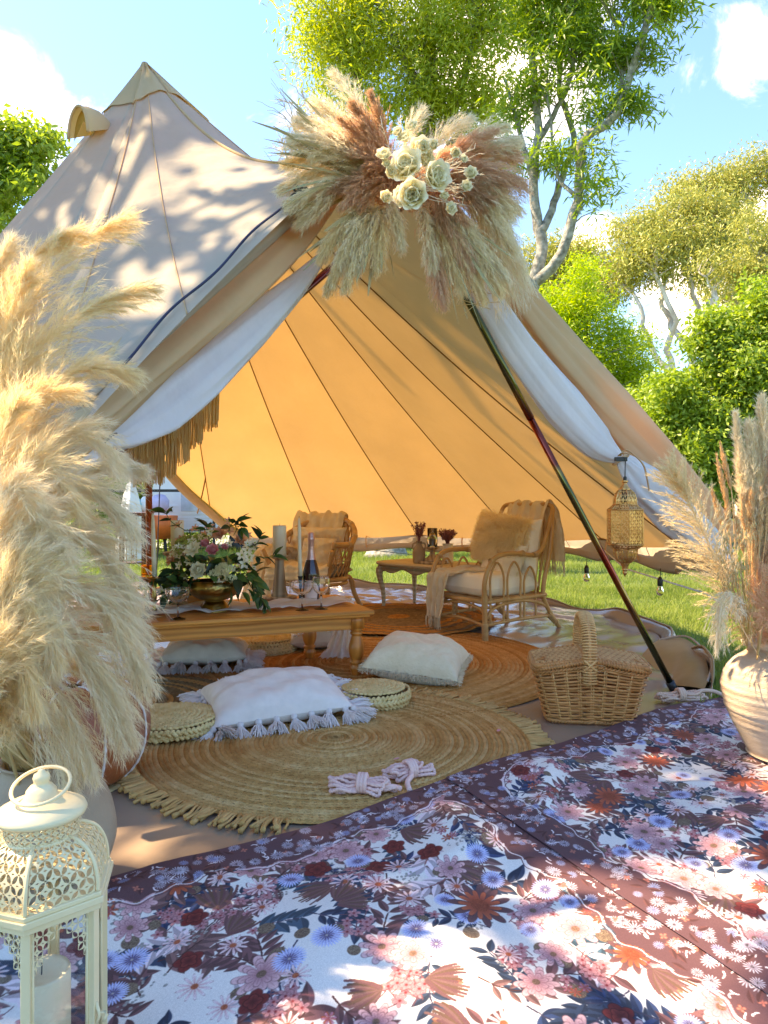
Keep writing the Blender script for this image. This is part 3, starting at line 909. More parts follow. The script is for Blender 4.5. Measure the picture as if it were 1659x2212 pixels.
def skirt():
    """the side walls are rolled up to knee height all round"""
    for k in range(5):
        th = np.linspace(SEAMS[k], SEAMS[k + 1], 16); rows = []
        E = eave(th); rad = np.stack([np.cos(th), np.sin(th), 0 * th], -1)
        ph = np.linspace(0, 1, 16)
        for dz, dr in ((0, 0), (-.04, -.004), (-.09, .006), (-.14, -.004), (-.165, -.028), (-.14, -.055), (-.10, -.05)):
            P = E + rad * (dr + .006 * np.sin(th * 31 + dz * 60))[:, None] + np.array([0, 0, 1.0]) * (dz * (1.0 + .13 * np.sin(ph * PI * 2 + k)))[:, None]
            rows.append(P)
        wpart('rolled_wall', MB().grid(np.array(rows)), M_skirt, tent)
    k = 5
    th = np.linspace(SEAMS[5], R(98), 8); E = eave(th); rad = np.stack([np.cos(th), np.sin(th), 0 * th], -1)
    wpart('rolled_wall', MB().grid(np.array([E + rad * dr + [0, 0, dz] for dz, dr in ((0, 0), (-.05, .015), (-.11, 0), (-.14, -.03), (-.12, -.05))])), M_skirt, tent)
    th = np.linspace(A0, R(98), 90); wpart('eave_seam', MB().tube(eave(th) + [0, 0, -.004], .009, 6), M_seam, tent)
    # straps buckled round the rolled wall
    for dg in (-10, 3, 13, 26, 50, 72, 92):
        t = R(dg); e = eave(t); rad = np.array([math.cos(t), math.sin(t), 0]); a = np.linspace(0, 2 * PI, 16, endpoint=False)
        p = e + rad * (-.022) + np.array([0, 0, -.07]) + np.cos(a)[:, None] * rad * .05 + np.sin(a)[:, None] * np.array([0, 0, .09])
        wpart('wall_strap', MB().tube(p, .008, 5, closed=True, squash=.3), M_canvas2, tent)
    # cloth edge of the tied open side door, with its zip
    th = np.linspace(R(98), R(178), 40); p = roof(th, side_cut(th)) 
    wpart('side_door_roll', MB().tube(p + [0, 0, -.02], .05, 10), M_skirt, tent)
    wpart('side_door_zip', MB().tube(p + [0.02, -.06, .03], .009, 6), M_zip, tent)
    for dg in (115, 150, 176):
        t = R(dg); e = eave(t); wpart('wall_post_rope', MB().tube([roof(np.array(t), np.array(side_cut(t))), e * [1.05, 1.02, 0]], .006, 5), M_cord, tent)


skirt()


def swag(path, hw, th=.5, folds=5, amp=.14, seed=0, n=60, m=40, tuck=0.0):
    """a bundle of rolled cloth along a path: hw = half width seen from the front"""
    g = np.random.default_rng(seed)
    p = smooth_path(path, n); w = np.interp(np.linspace(0, 1, n), np.linspace(0, 1, len(hw)), hw)
    T = nz(np.gradient(p, axis=0)); V = nz(np.cross(T, [0, 1.0, 0])); W = nz(np.cross(T, V))
    a = np.linspace(0, 2 * PI, m, endpoint=False)
    u = np.linspace(0, 1, n)[:, None]
    tw = g.uniform(-1.2, 1.2); ph = g.uniform(0, 6, 4)
    amp = amp * 1.25; rr = 1 + amp * np.sin(folds * a + tw * u * 5 + ph[0]) + amp * .5 * np.sin((folds * 2 + 1) * a - u * 6 * tw + ph[1]) + amp * .5 * np.sin(2 * a + u * 9 + ph[2]) \
        + amp * .28 * np.sin(17 * a + 4 * u + ph[3])
    P = p[:, None] + (w[:, None] * rr)[..., None] * (np.cos(a)[None, :, None] * V[:, None] + th * np.sin(a)[None, :, None] * W[:, None])
    return P


def flaps():
    Lp = [pt(770, 350, 3.46), pt(640, 500, 3.36), pt(500, 622, 3.2), pt(350, 752, 2.98), pt(210, 880, 2.72), pt(120, 960, 2.55), pt(0, 1065, 2.35)]
    wpart('rolled_door', MB().grid(swag(Lp, [.03, .075, .10, .105, .10, .09, .07], .45, 3, .17, 3), closev=True), M_canvas2, tent)
    Lp = [pt(800, 318, 3.45), pt(700, 405, 3.38), pt(600, 492, 3.28), pt(400, 664, 3.0), pt(210, 832, 2.72), pt(60, 965, 2.5), pt(-100, 1110, 2.3)]
    wpart('door_edge', MB().grid(swag(Lp, [.02, .03, .036, .042, .045, .045, .04], .7, 2, .1, 8), closev=True), M_canvas, tent)
    W = [pt(700, 550, 3.42), pt(632, 628, 3.38), pt(535, 718, 3.25), pt(425, 812, 3.08), pt(330, 888, 2.92), pt(265, 935, 2.8), pt(232, 950, 2.74)]
    wpart('rolled_lining', MB().grid(swag(W, [.015, .055, .088, .105, .10, .065, .02], .5, 3, .11, 5, 70, 48), closev=True), M_lining, tent)
    W = [pt(232, 952, 2.74), pt(160, 1010, 2.62), pt(80, 1090, 2.5)]
    wpart('rolled_lining', MB().grid(swag(W, [.022, .07, .06], .5, 4, .12, 6, 20, 30), closev=True), M_lining, tent)
    # right side
    Rp = [pt(900, 380, 3.55), pt(1060, 560, 3.68), pt(1190, 725, 3.85), pt(1320, 880, 4.0), pt(1430, 1000, 4.12), pt(1580, 1165, 4.28)]
    wpart('rolled_door', MB().grid(swag(Rp, [.02, .06, .085, .10, .10, .07], .5, 3, .15, 11), closev=True), M_canvas2, tent)
    W = [pt(985, 560, 3.6), pt(1060, 665, 3.68), pt(1130, 770, 3.78), pt(1215, 880, 3.88), pt(1290, 958, 3.96), pt(1340, 990, 4.0)]
    wpart('rolled_lining', MB().grid(swag(W, [.03, .075, .09, .10, .085, .028], .5, 3, .10, 13, 70, 48), closev=True), M_lining, tent)
    W = [pt(1340, 990, 4.0), pt(1390, 1045, 4.05), pt(1460, 1110, 4.12), pt(1530, 1168, 4.2), pt(1575, 1200, 4.26)]
    wpart('rolled_lining', MB().grid(swag(W, [.028, .095, .10, .08, .04], .5, 5, .13, 17, 50, 48), closev=True), M_lining, tent)
    # ties
    for c, r, mm in ((pt(1338, 990, 4.0), .045, M_canvas2), (pt(234, 951, 2.74), .035, M_cord)):
        T = nz(np.array([.6, .1, -.6])); V = nz(np.cross(T, [0, 1.0, 0])); W2 = np.cross(T, V); a = np.linspace(0, 2 * PI, 20, endpoint=False)
        wpart('tie', MB().tube(c + r * np.cos(a)[:, None] * V + r * .8 * np.sin(a)[:, None] * W2, .009, 6, closed=True, squash=.5), mm, tent)
    q = smooth_path([pt(1340, 985, 3.93), pt(1352, 972, 3.9), pt(1372, 985, 3.9), pt(1390, 1005, 3.9), pt(1398, 1035, 3.92), pt(1402, 1060, 3.93)], 20)
    wpart('tie', MB().tube(q, .006, 6, squash=.4), M_canvas2, tent)
    wpart('tie', MB().tube(smooth_path([pt(1336, 985, 3.93), pt(1345, 978, 3.9), pt(1358, 983, 3.9), pt(1340, 996, 3.92)], 14), .007, 6, squash=.4), M_canvas2, tent)
    wpart('toggle', MB().box(pt(1341, 992, 3.9), (.06, .03, .022)), M_black, tent, smooth=False)
    # drawn cord and buckle along the front edge
    a = np.linspace(.80, .36, 40); cp = front(a, .965 - .010 * np.sin(a * 30), E_L, BOWL, A1) + np.array([0, -.02, .012])
    wpart('draw_cord', MB().tube(cp, .0055, 6), M_cord, tent)
    wpart('buckle', MB().box(cp[0], (.085, .02, .03), M=Matrix.Rotation(-.72, 3, 'Y')).tube([cp[0] + [-.02, 0, .01], cp[0] + [-.025, 0, .035], cp[0] + [-.012, 0, .04], cp[0] + [-.005, 0, .02]], .006, 6), M_black, tent)


flaps()

# poles of the door frame and the centre pole
foot = at(1457, 1492, .01); top = pt(893, 425, 3.56)
d0 = top - foot
wpart('frame_pole', MB().tube([foot + d0 * t for t in (0.015, .2, .4, .573)], .017, 14), M_pole, tent)
wpart('frame_pole', MB().tube([foot + d0 * t for t in (.57, .7, .85, 1.0)], .0195, 14), M_pole, tent)
wpart('pole_foot', MB().tube([foot, foot + d0 * .02], .023, 14), M_black, tent)
footL = np.array([-2.4, 2.9, .01]); wpart('frame_pole', MB().tube([footL, footL + (top - footL) * .5, top], .0175, 12), M_pole, tent)
cpole = MB(); cb = np.array([PEAK[0] + .035, PEAK[1], .01]); cpole.tube([cb, cb + (PEAK - cb) * .5, PEAK - [0, 0, .05]], .021, 14); wpart('centre_pole', cpole, M_copper, tent)
wpart('guy_rope', MB().tube([eave(R(20)) + [0, 0, .01], pt(1350, 1228, 5.3), pt(1525, 1282, 4.6), at(1640, 1360, 0)], .006, 6), M_lining, tent)
wpart('guy_rope', MB().tube([eave(R(85)) + [0, 0, -.1], pt(930, 1202, 10), at(1000, 1212, .0)], .005, 5), M_black, tent)

# groundsheet with its turned up edge
M_sheet = mat('groundsheet_vinyl', (.36, .265, .19), .22, col2=(.28, .20, .145), scale=2.5, bump=.10, bscale=9, spec=.6, detail=3)
M_sheetback = mat('groundsheet_back', (.34, .20, .085), .5, col2=(.26, .15, .06), bump=.1)


def groundsheet():
    nr, na = 130, 360
    a = np.linspace(0, 2 * PI, na, endpoint=False)
    Rm = 3.02 + .35 * np.exp(-((a - R(275)) / .8) ** 2) + .25 * np.exp(-((a - R(345)) / .12) ** 2) * 0 + .04 * np.sin(a * 9) + .03 * np.sin(a * 17 + 1)
    s = np.linspace(0, 1, nr)
    Sg, Aa = np.meshgrid(s, a, indexing='ij'); r = Sg * Rm[None]
    x = TC[0] + r * np.cos(Aa); y = TC[1] + r * np.sin(Aa)
    z = .006 + .008 * np.clip((r - 1.8), 0, 1) * (1 + np.sin(x * 7 + 3 * np.sin(y * 4)) * np.sin(y * 9 + 2 * np.sin(x * 5))) 
    back = np.clip((y - 5.2) / 1.5, 0, 1)
    z += .022 * back * np.abs(np.sin(x * 11 + y * 5 + 2.5 * np.sin(y * 6))) + .01 * back * np.abs(np.sin(y * 13 - x * 4 + 2 * np.sin(x * 7)))
    side = np.exp(-((Aa - R(345)) / .25) ** 2) + np.exp(-((Aa - R(345) + 2 * PI) / .25) ** 2)
    z += .010 * side * np.clip((r - 2.5) / .5, 0, 1) * (1 + np.sin(Aa * 40))
    cr = np.clip((r - 1.7) / .4, 0, 1) * np.clip((y - 3.4) / .6, 0, 1); cr = cr * np.clip((np.hypot(x + .15, y - 4.52) - 1.32) / .15, 0, 1) * np.clip((np.hypot(x - .12, y - 6.05) - .9) / .1, 0, 1); z += cr * (.012 * np.abs(np.sin(x * 9 + 4 * np.sin(y * 3.1))) ** .6 + .010 * np.abs(np.sin(y * 8 - x * 5 + 3 * np.sin(x * 4.3))) ** .6)
    z = np.where((y < 3.2 + .5 * x) & (r > 1.9), np.minimum(z, .009), z); P = np.stack([x, y, z], -1)
    mb = MB().grid(P, closev=True)
    t = thing('groundsheet', 'taupe brown vinyl groundsheet spread under the tent with its rim turned up', 'groundsheet', (TC[0], TC[1], 0))
    wpart('sheet', mb, M_sheet, t)
    aa = a; vis = 1.0
    H = .085 + .025 * np.sin(aa * 11) + .02 * np.sin(aa * 23 + 2) + .05 * np.exp(-((aa - R(338)) / .12) ** 2)
    flat = np.clip((aa - R(205)) / .25, 0, 1) * np.clip((R(336) - aa) / .08, 0, 1); H = H * (1 - flat) + .002 * flat
    rows = []
    ow = .10 * (np.sin(aa * 5 + .5) * .5 + .5) * (1 - flat) + .004
    for k, (h, o) in enumerate(((0, 0), (.35, .12), (.75, .3), (1.0, .55), (.86, .9), (.6, 1.1))):
        rr = Rm + ow * o + .01 * np.sin(aa * 31 + k)
        rows.append(np.stack([TC[0] + rr * np.cos(aa), TC[1] + rr * np.sin(aa), .004 + (.008 + .004 * np.sin(aa * 47 + k)) * (1 - flat) + H * h], -1))
    wpart('rim', MB().grid(np.array(rows), closev=True), M_sheet, t)
    k0 = rows[3]
    wpart('rim_binding', MB().tube(k0, np.where(flat > .5, .002, .007), 6, closed=True), M_sheetback, t)
    # the slack corner folded up by the pole foot
    u = np.linspace(0, 1, 24); pts = []
    O = at(1500, 1500, .0)
    rows = []
    for v in np.linspace(0, 1, 12):
        q = smooth_path([at(1385, 1425, .01), at(1440, 1400, .01), at(1500, 1425, .01), at(1530, 1475, .01), at(1522, 1505, .01)], 24)
        inn = at(1440, 1480, .008)
        h = .10 * np.sin(PI * np.clip(v * .62, 0, 1)) * np.sin(PI * (u * .8 + .1))
        rows.append(inn + (q - inn) * v + np.array([0, 0, 1.0]) * (h + .006 * np.sin(u * 22 + v * 5) * v)[:, None])
    wpart('slack_corner', MB().grid(np.array(rows)), M_sheetback, t)
    wpart('corner_loop', MB().tube(smooth_path([rows[-1][4], rows[-1][10] + [0, 0, .02], rows[-1][16] + [.02, 0, .01], rows[-1][20]], 30), .007, 6), M_skirt, t)


groundsheet()
# ================================================================== floor things
M_jute = [mat('jute_%d' % k, c, .95, col2=c2, scale=26, contrast=.42, bump=.8, bscale=140, spec=.1) for k, (c, c2) in enumerate((
    ((.78, .44, .17), (.58, .28, .09)), ((.72, .38, .13), (.50, .23, .07)), ((.84, .52, .23), (.64, .34, .12))))]
M_jute_red = [mat('jute_rust_%d' % k, c, .95, col2=c2, scale=26, contrast=.42, bump=.8, bscale=140, spec=.1) for k, (c, c2) in enumerate((
    ((.70, .33, .10), (.50, .20, .05)), ((.62, .28, .08), (.44, .17, .04)), ((.76, .40, .15), (.56, .26, .08))))]
M_jute_brown = mat('jute_brown', (.36, .23, .11), .95, col2=(.20, .12, .05), scale=24, contrast=.42, bump=.8, bscale=140, spec=.1)
M_fringe = mat('jute_fringe', (.72, .43, .18), .95, col2=(.48, .25, .08), scale=30, island=.5, spec=.1)
M_seagrass = mat('seagrass', (.80, .62, .32), .7, col2=(.60, .42, .17), scale=18, contrast=.5, bump=.3, bscale=150, spec=.2)
M_white_cotton = mat('white_cotton', (.80, .73, .68), .95, var=.05, scale=20, bump=.35, bscale=300, spec=.1, sheen=.2)
M_tassel = mat('tassel_cotton', (.86, .80, .78), .95, var=.08, scale=20, spec=.1, trans=.15)
M_cream_chenille = mat('cream_chenille', (.80, .69, .50), .95, col2=(.70, .58, .38), scale=18, bump=.6, bscale=90, spec=.1, sheen=.3)
M_sage = mat('pale_sage_cotton', (.66, .66, .55), .8, var=.05, bump=.15, bscale=200)
M_linen = mat('linen', (.66, .60, .50), .95, var=.06, scale=20, bump=.35, bscale=300, spec=.1)
M_leather = mat('tan_leather', (.42, .115, .04), .42, col2=(.27, .06, .02), scale=5, bump=.25, bscale=90)
M_pink = mat('pink_cotton_rope', (.84, .54, .49), .9, var=.06, bump=.4, bscale=120, spec=.1)
M_cream_rope = mat('cream_cotton_rope', (.74, .50, .38), .9, var=.06, bump=.4, bscale=120, spec=.1)


def braid_ring(r, w, z, amp=.0035, wob=None, seed=0):
    """one braided round of a coiled rug: plaited relief as geometry"""
    n = max(60, int(r * 2 * PI / .016)); a = np.arange(n) / n * 2 * PI
    s = np.linspace(-.5, .5, 5)
    A, Sx = np.meshgrid(a, s, indexing='ij'); i = np.arange(n)[:, None]
    dr = 0 if wob is None else wob(A)
    rr = (r + Sx * w * .97) * (1 + dr)
    h = z + (np.sqrt(np.clip(1 - (2 * Sx) ** 2, 0, 1))) * .006 + amp * np.cos(PI * (i + 2 * np.abs(Sx) * 2)) * (1 - np.abs(Sx) * 1.6)
    P = np.stack([rr * np.cos(A), rr * np.sin(A), h], -1)
    return MB().grid(P, closeu=True)


def round_rug(label, c, R0, w, z, mats, group=None, elong=1.0, ang=0, wob=None, name='jute_rug', fringe=None, undul=0):
    t = thing(name, label, 'rug', (c[0], c[1], 0), ang, group)
    r = w * .5; k = 0
    und = lambda x, y: undul * (np.sin(x * 3.1 + 1) * np.sin(y * 2.7 + .5) + .5 * np.sin(x * 6.3 + y * 5))
    while r < R0:
        m = braid_ring(r, w, z, wob=wob)
        V = m.v[0]; V[:, 0] *= elong; V[:, 2] += und(V[:, 0], V[:, 1]) + abs(undul) * 1.2
        part('braid_round', m, mats[int(rng.integers(len(mats)))], t)
        r += w; k += 1
    # backing so that joints read dark
    a = np.linspace(0, 2 * PI, 120, endpoint=False); s = np.linspace(0, 1, 20); Sg, A = np.meshgrid(s, a, indexing='ij')
    rr = Sg * (R0 - w * .4) * (1 + (0 if wob is None else wob(A))); X, Y = rr * np.cos(A) * elong, rr * np.sin(A)
    part('backing', MB().grid(np.stack([X, Y, z - .002 + und(X, Y) + abs(undul) * 1.2 + 0 * X], -1), closev=True), mats[0], t)
    if fringe:
        mb = MB(); nf = fringe[1]
        for i in range(nf):
            a = (i + rng.uniform(-.4, .4)) / nf * 2 * PI
            if (c[0] + (R0 + .09) * math.cos(a) - .22) * -.596 + (c[1] + (R0 + .09) * math.sin(a) - 2.57) * .803 < -.015: continue
            L = fringe[0] * rng.uniform(.75, 1.2); da = rng.uniform(-.03, .03)
            u = np.linspace(0, 1, 6); rr = R0 - .01 + u * L; aa = a + da * u + .005 * np.sin(u * 5 + i)
            x = rr * np.cos(aa) * elong; y = rr * np.sin(aa)
            zz = np.maximum(.006, z + abs(undul) * 1.2 + und(x, y)) * (1 - u * .4) + .006 + rng.uniform(0, .012) * u
            tw = .0062 * (1 + .35 * np.sin(u * 30 + i)); tw[-1] *= 1.25
            mb.tube(np.stack([x, y, zz], -1), tw, 5)
        part('fringe', mb, M_fringe, t, kind='stuff')
    return t


round_rug('large round golden jute rug with knotted fringe lying nearest the picnic cloth', (-.20, 3.05), .80, .0195, .012, M_jute, 'jute rugs', undul=.004, fringe=(.085, 430))
round_rug('plain round rust coloured jute rug under the wooden table', (-.15, 4.52), 1.26, .026, .014, M_jute_red, 'jute rugs', undul=.003)
wv = lambda A: .045 * np.abs(np.sin(A * 9)) + .02 * np.sin(A * 3)
round_rug('scallop edged brown jute rug beneath the side table', (.12, 6.05), .78, .045, .034, [M_jute_brown, M_jute_brown, M_jute_red[1]], 'jute rugs', wob=wv, undul=.008)
round_rug('small dark brown jute rug half under the left of the wooden table', (-1.25, 3.55), .55, .026, .020, [M_jute_brown, M_jute[1]], 'jute rugs', undul=.004)
mm = round_rug('small pale seagrass mat peeping out below the tan leather pouf', at(200, 1715)[:2] + [-.2, .12], .30, .03, .012, [M_seagrass], None, name='seagrass_mat')


# ---------------------------------------------------------------- coiled poufs
def woven_pouf(label, c, r, h, group, tilt=0):
    t = thing('woven_pouf', label, 'floor cushion', (c[0], c[1], c[2] if len(c) > 2 else .02), rng.uniform(0, 3), group)
    w = .021
    def coil(R0, z, rad, m=M_seagrass):
        mb = MB(); n = max(8, int(2 * PI * R0 / .021))
        tpl = MB(); tpl.tube([(-.8, -.25, 0), (-.35, -.3, .15), (.35, .3, .15), (.8, .25, 0)], [.25, .52, .52, .2], 5)
        V0 = tpl.v[0]
        for i in range(n):
            for sgn in (1, -1):
                a = (i + (0.5 if sgn < 0 else 0)) / n * 2 * PI
                V = V0 * np.array([w * .75, w * .8 * sgn, w * .62]) + np.array([0, sgn * w * .20, 0])
                if rad == 'side': V = V[:, [0, 2, 1]] * np.array([1, -1, 1])
                V = V * (1 + .12 * rng.normal())
                ca, sa = math.cos(a), math.sin(a)
                X = R0 + (-V[:, 1]); T = V[:, 0]
                mb.add(np.stack([X * ca - T * sa, X * sa + T * ca, z + V[:, 2]], -1), *[f for f in tpl.f])
        return mb
    k = 0; R0 = .012
    while R0 < r - .01:
        dome = h - .006 + .012 * (1 - (R0 / r) ** 2)
        part('braid_coil', coil(R0, dome, 'top'), M_seagrass, t); R0 += w * 1.02
    ns = max(2, int(h / w)); 
    for k in range(ns):
        z = h - w * .9 - k * w; bulge = math.sin((k + .7) / ns * PI) * .014
        part('braid_coil', coil(r - .004 + bulge, z, 'side'), M_seagrass, t)
    part('core', MB().lathe([(.001, 0.004), (r - .02, .004), (r - .006, h * .3), (r - .006, h * .7), (r - .03, h - .03), (.001, h - .024)], 30), M_jute_brown, t)
    return t


PG = 'round woven seagrass poufs'
woven_pouf('round woven seagrass pouf against the tan leather pouf, left of the tasselled cushion', (*at(368, 1598)[:2] + [-.02, .07], .022), .195, .062, PG)
woven_pouf('round woven seagrass pouf tucked between the tasselled cushion and the cream tufted cushion', (*at(806, 1543)[:2] + [0, .12], .022), .165, .078, PG)
woven_pouf('round woven seagrass pouf in the shade under the wooden table', (*at(560, 1425)[:2] + [0, .2], .022), .20, .085, PG)


# ---------------------------------------------------------------- cushions
def puffy(w, d, t, n=40, p=3.0, wr=.006, seed=0, pinch=.06):
    g = np.random.default_rng(seed); ph = g.uniform(0, 6, 8)
    u = np.linspace(-1, 1, n); U, V = np.meshgrid(u, u, indexing='ij')
    prof = (np.clip(1 - np.abs(U) ** p, 0, 1) * np.clip(1 - np.abs(V) ** p, 0, 1)) ** .5
    k = 1 - pinch * (1 - np.abs(V) ** 2) * np.abs(U) ** 8 ; k2 = 1 - pinch * (1 - np.abs(U) ** 2) * np.abs(V) ** 8
    X = U * w / 2 * k; Y = V * d / 2 * k2
    wrk = wr * (np.sin(U * 7 + V * 3 + ph[0]) + np.sin(V * 9 - U * 4 + ph[1]) + .6 * np.sin(U * 15 + V * 11 + ph[2])
                + 1.2 * np.sin(np.arctan2(V, U) * 14 + ph[3]) * (U * U + V * V) * .5) * prof ** .6
    top = np.stack([X, Y, prof * t * .62 + wrk], -1); bot = np.stack([X, Y, -prof * t * .38 + wrk * .4], -1)
    return top, bot


def cushion_mb(w, d, t, **k):
    top, bot = puffy(w, d, t, **k); mb = MB(); mb.grid(top); mb.grid(bot[::-1]); return mb


def tassel_mb(L=.055, r=.027, n=110, seed=0):
    g = np.random.default_rng(seed); mb = MB()
    mb.lathe([(.001, .012), (.009, .009), (.011, .001), (.006, -.006), (.009, -.010)], 10)
    for i in range(n):
        a = g.uniform(0, 2 * PI); rr = r * g.uniform(.3, 1.15); u = np.linspace(0, 1, 4)
        q = np.stack([math.cos(a) * (.006 + rr * u ** .7), math.sin(a) * (.006 + rr * u ** .7), -.008 - L * u * g.uniform(.8, 1.1)], -1) + g.normal(size=(4, 3)) * .0015
        mb.tube(q, [.0015, .0017, .0016, .0012], 4, caps=False)
    return mb


TAS = [tassel_mb(seed=k).mesh('tassel') for k in range(4)]
for m in TAS: m.materials.append(M_tassel)


def add_tassels(t, pts, outs, s=1.0):
    for i, (p, o) in enumerate(zip(pts, outs)):
        ob = part('tassel', TAS[i % 4], None, t)
        d = nz(np.array([o[0], o[1], -.55 + rng.uniform(-.15, .1)]) + rng.normal(size=3) * .18)
        ob.location = p; ob.rotation_euler = Vector(-d).to_track_quat('Z', 'Y').to_euler(); ob.scale = (s,) * 3


def edge_points(w, d, n, z=0):
    pts, outs = [], []
    for sx, sy, L in ((1, 0, d), (-1, 0, d), (0, 1, w), (0, -1, w)):
        for k in range(n):
            f = (k + .5) / n - .5
            if sx: pts.append((sx * w / 2 * .98, f * d, z)); outs.append((sx, 0))
            else: pts.append((f * w, sy * d / 2 * .98, z)); outs.append((0, sy))
    for a in (-1, 1):
        for b in (-1, 1): pts.append((a * w / 2, b * d / 2, z)); outs.append((a * .7, b * .7))
    return pts, outs


# white tasselled cushion in front
c = at(575, 1580)[:2] + [.0, .22]
t = thing('tassel_cushion', 'plump white cushion with long cotton tassels lying on the golden jute rug', 'cushion', (c[0], c[1], .085), R(27), 'floor cushions')
part('cover', cushion_mb(.62, .50, .17, seed=3, wr=.006), M_white_cotton, t)
pts, outs = edge_points(.62, .50, 8, -.012); add_tassels(t, pts, outs, 1.45)
t.rotation_euler = (R(4), R(-3), R(20))
# tasselled cushion under the table
c = at(430, 1455)[:2] + [0, .16]
t = thing('tassel_cushion', 'beige cushion with tassels half hidden under the wooden table', 'cushion', (c[0], c[1], .09), R(8), 'floor cushions')
part('cover', cushion_mb(.50, .36, .15, seed=4), M_linen, t)
pts, outs = edge_points(.50, .36, 6, -.03); add_tassels(t, pts, outs, 1.5)
# cream tufted cushion
c = at(885, 1485)[:2] + [.05, .17]
t = thing('tufted_cushion', 'cream tufted cushion with ragged fringe and pale sage underside beside the table leg', 'cushion', (c[0], c[1], .10), R(-12), 'floor cushions')
top, bot = puffy(.52, .46, .22, seed=7, wr=.004, n=90)
un = np.linspace(-1, 1, 90); U, V = np.meshgrid(un, un, indexing='ij')
top[..., 2] += .005 * np.abs(np.sin(U * 8 + 3 * np.sin(V * 5)) * np.sin(V * 10 + 2.5 * np.sin(U * 6))) ** .4
part('cover', MB().grid(top), M_cream_chenille, t); part('underside', MB().grid(bot[::-1]), M_sage, t)
fr = MB(); n = 2600; side = rng.integers(0, 4, n); f = rng.uniform(-1, 1, n)
px = np.where(side == 0, .26, np.where(side == 1, -.26, f * .26)) * (1 - .05 * (side < 2) * (1 - f * f)); py = np.where(side < 2, f * .23, np.where(side == 2, .23, -.23))
ox = np.where(side == 0, 1, np.where(side == 1, -1, 0)); oy = np.where(side == 2, 1, np.where(side == 3, -1, 0))
P = np.stack([px, py, 0 * px + rng.uniform(-.01, .01, n)], -1); D = nz(np.stack([ox, oy, 0 * ox - .3], -1) + rng.normal(size=(n, 3)) * .45) * rng.uniform(.015, .03, n)[:, None]
sd = nz(np.cross(D, rng.normal(size=(n, 3)))) * .0018
fr.add(np.stack([P - sd, P + sd, P + D + sd * .6, P + D - sd * .6], 1).reshape(-1, 3), np.arange(n)[:, None] * 4 + [[0, 1, 2, 3]])
part('fringe', fr, M_cream_chenille, t, kind='stuff')
t.rotation_euler = (R(6), R(5), R(-14))
# macrame patterned cushion behind the table leg
c = at(690, 1420)[:2] + [0, .25]
t = thing('macrame_cushion', 'small round sided cushion with black and cream knotted top behind the table leg', 'cushion', (c[0], c[1], .085), R(10), 'floor cushions')
top, bot = puffy(.46, .40, .16, seed=9); part('cover', MB().grid(bot[::-1]).grid(top), M_linen, t)
mk = MB()
for i in range(13):
    for j in range(9):
        u, v = -.8 + 1.6 * i / 12, -.8 + 1.6 * j / 8
        k = int((u + 1) / 2 * 39), int((v + 1) / 2 * 39); p = top[k] + [0, 0, .006]
        q = .016 if (i + j) % 2 else -.016
        mk.tube([p + [-.014, -q * .6, 0], p + [0, 0, .006], p + [.014, q * .6, 0]], .006, 5)
part('knots', mk, M_tassel, t, kind='stuff')
ck = MB()
for i in range(12):
    for j in range(8):
        u, v = -.74 + 1.6 * i / 12, -.7 + 1.6 * j / 8; k = int((u + 1) / 2 * 39), int((v + 1) / 2 * 39); p = top[k] + [0, 0, .004]
        if (i // 2 + j) % 2: ck.tube([p + [0, -.01, 0], p + [0, .01, 0]], .0045, 5)
part('dark_stitch', ck, M_black, t, kind='stuff')

# leather pouf
c = np.array([-1.09, 2.60])
t = thing('leather_pouf', 'tan leather pouf with pale corded seams behind the pampas grass', 'pouf', (c[0], c[1], .012))
for k in range(8):
    a = np.linspace(k * PI / 4, (k + 1) * PI / 4, 10); prof = [(.02, .01), (.16, .004), (.235, .05), (.275, .12), (.285, .19), (.27, .26), (.21, .32), (.12, .345), (.03, .335)]
    P = np.array([np.stack([r * (1 + .035 * np.sin(np.linspace(0, PI, 10))) * np.cos(a), r * (1 + .035 * np.sin(np.linspace(0, PI, 10))) * np.sin(a), 0 * a + z], -1) for r, z in smooth_path([(r, z, 0) for r, z in prof], 22)[:, :2]])
    part('leather_panel', MB().grid(P), M_leather, t)
    q = smooth_path([((r + .004) * math.cos(k * PI / 4), (r + .004) * math.sin(k * PI / 4), z) for r, z in prof], 60); rr = .0045 * (1 + .3 * np.sin(np.arange(60) * 1.9))
    part('piping', MB().tube(q, rr, 6), M_tassel, t)
t.scale = (.88, .88, 1.0)


# rope ties on the floor
def rope_tie(label, c, rz, m, L=.17, n=9, group=None, head=.05, tail=None):
    t = thing('rope_tie', label, 'rope', (c[0], c[1], .02), rz, group)
    mb = MB()
    k = max(5, n // 2)
    for i in range(k):
        y0 = ((i - (k - 1) / 2) / k) * head; u = np.linspace(0, 2 * PI, 120, endpoint=False); Li = L * rng.uniform(.42, .56); sh = rng.uniform(-.02, .02)
        x = Li * np.cos(u) + sh; pinch = 1 - .62 * np.exp(-(x / .032) ** 2); lob = np.sin(u) * (.011 + .006 * np.abs(np.cos(u)))
        yy = (y0 * (1 + .5 * np.abs(x) / L) + lob) * pinch; zz = .012 + .010 * (i % 3) + .006 * np.sin(u * 2 + i) + .004 * np.sin(u * 5 + i)
        r = .0062 * (1 + .20 * np.sin(u * 34)); mb.tube(np.stack([x, yy, zz], -1), r, 6, closed=True)
    part('strand', mb, m, t)
    wv = MB()
    for k in range(3):
        a = np.linspace(0, 2 * PI, 14, endpoint=False); x0 = (k - 1) * .011
        wv.tube(np.stack([x0 + 0 * a, .028 * np.cos(a), .028 + .028 * np.sin(a)], -1), .008, 6, closed=True)
    part('binding', wv, m, t)
    if tail is not None: part('tail', MB().tube(smooth_path(tail, 24), .0095, 7), m, t)
    return t


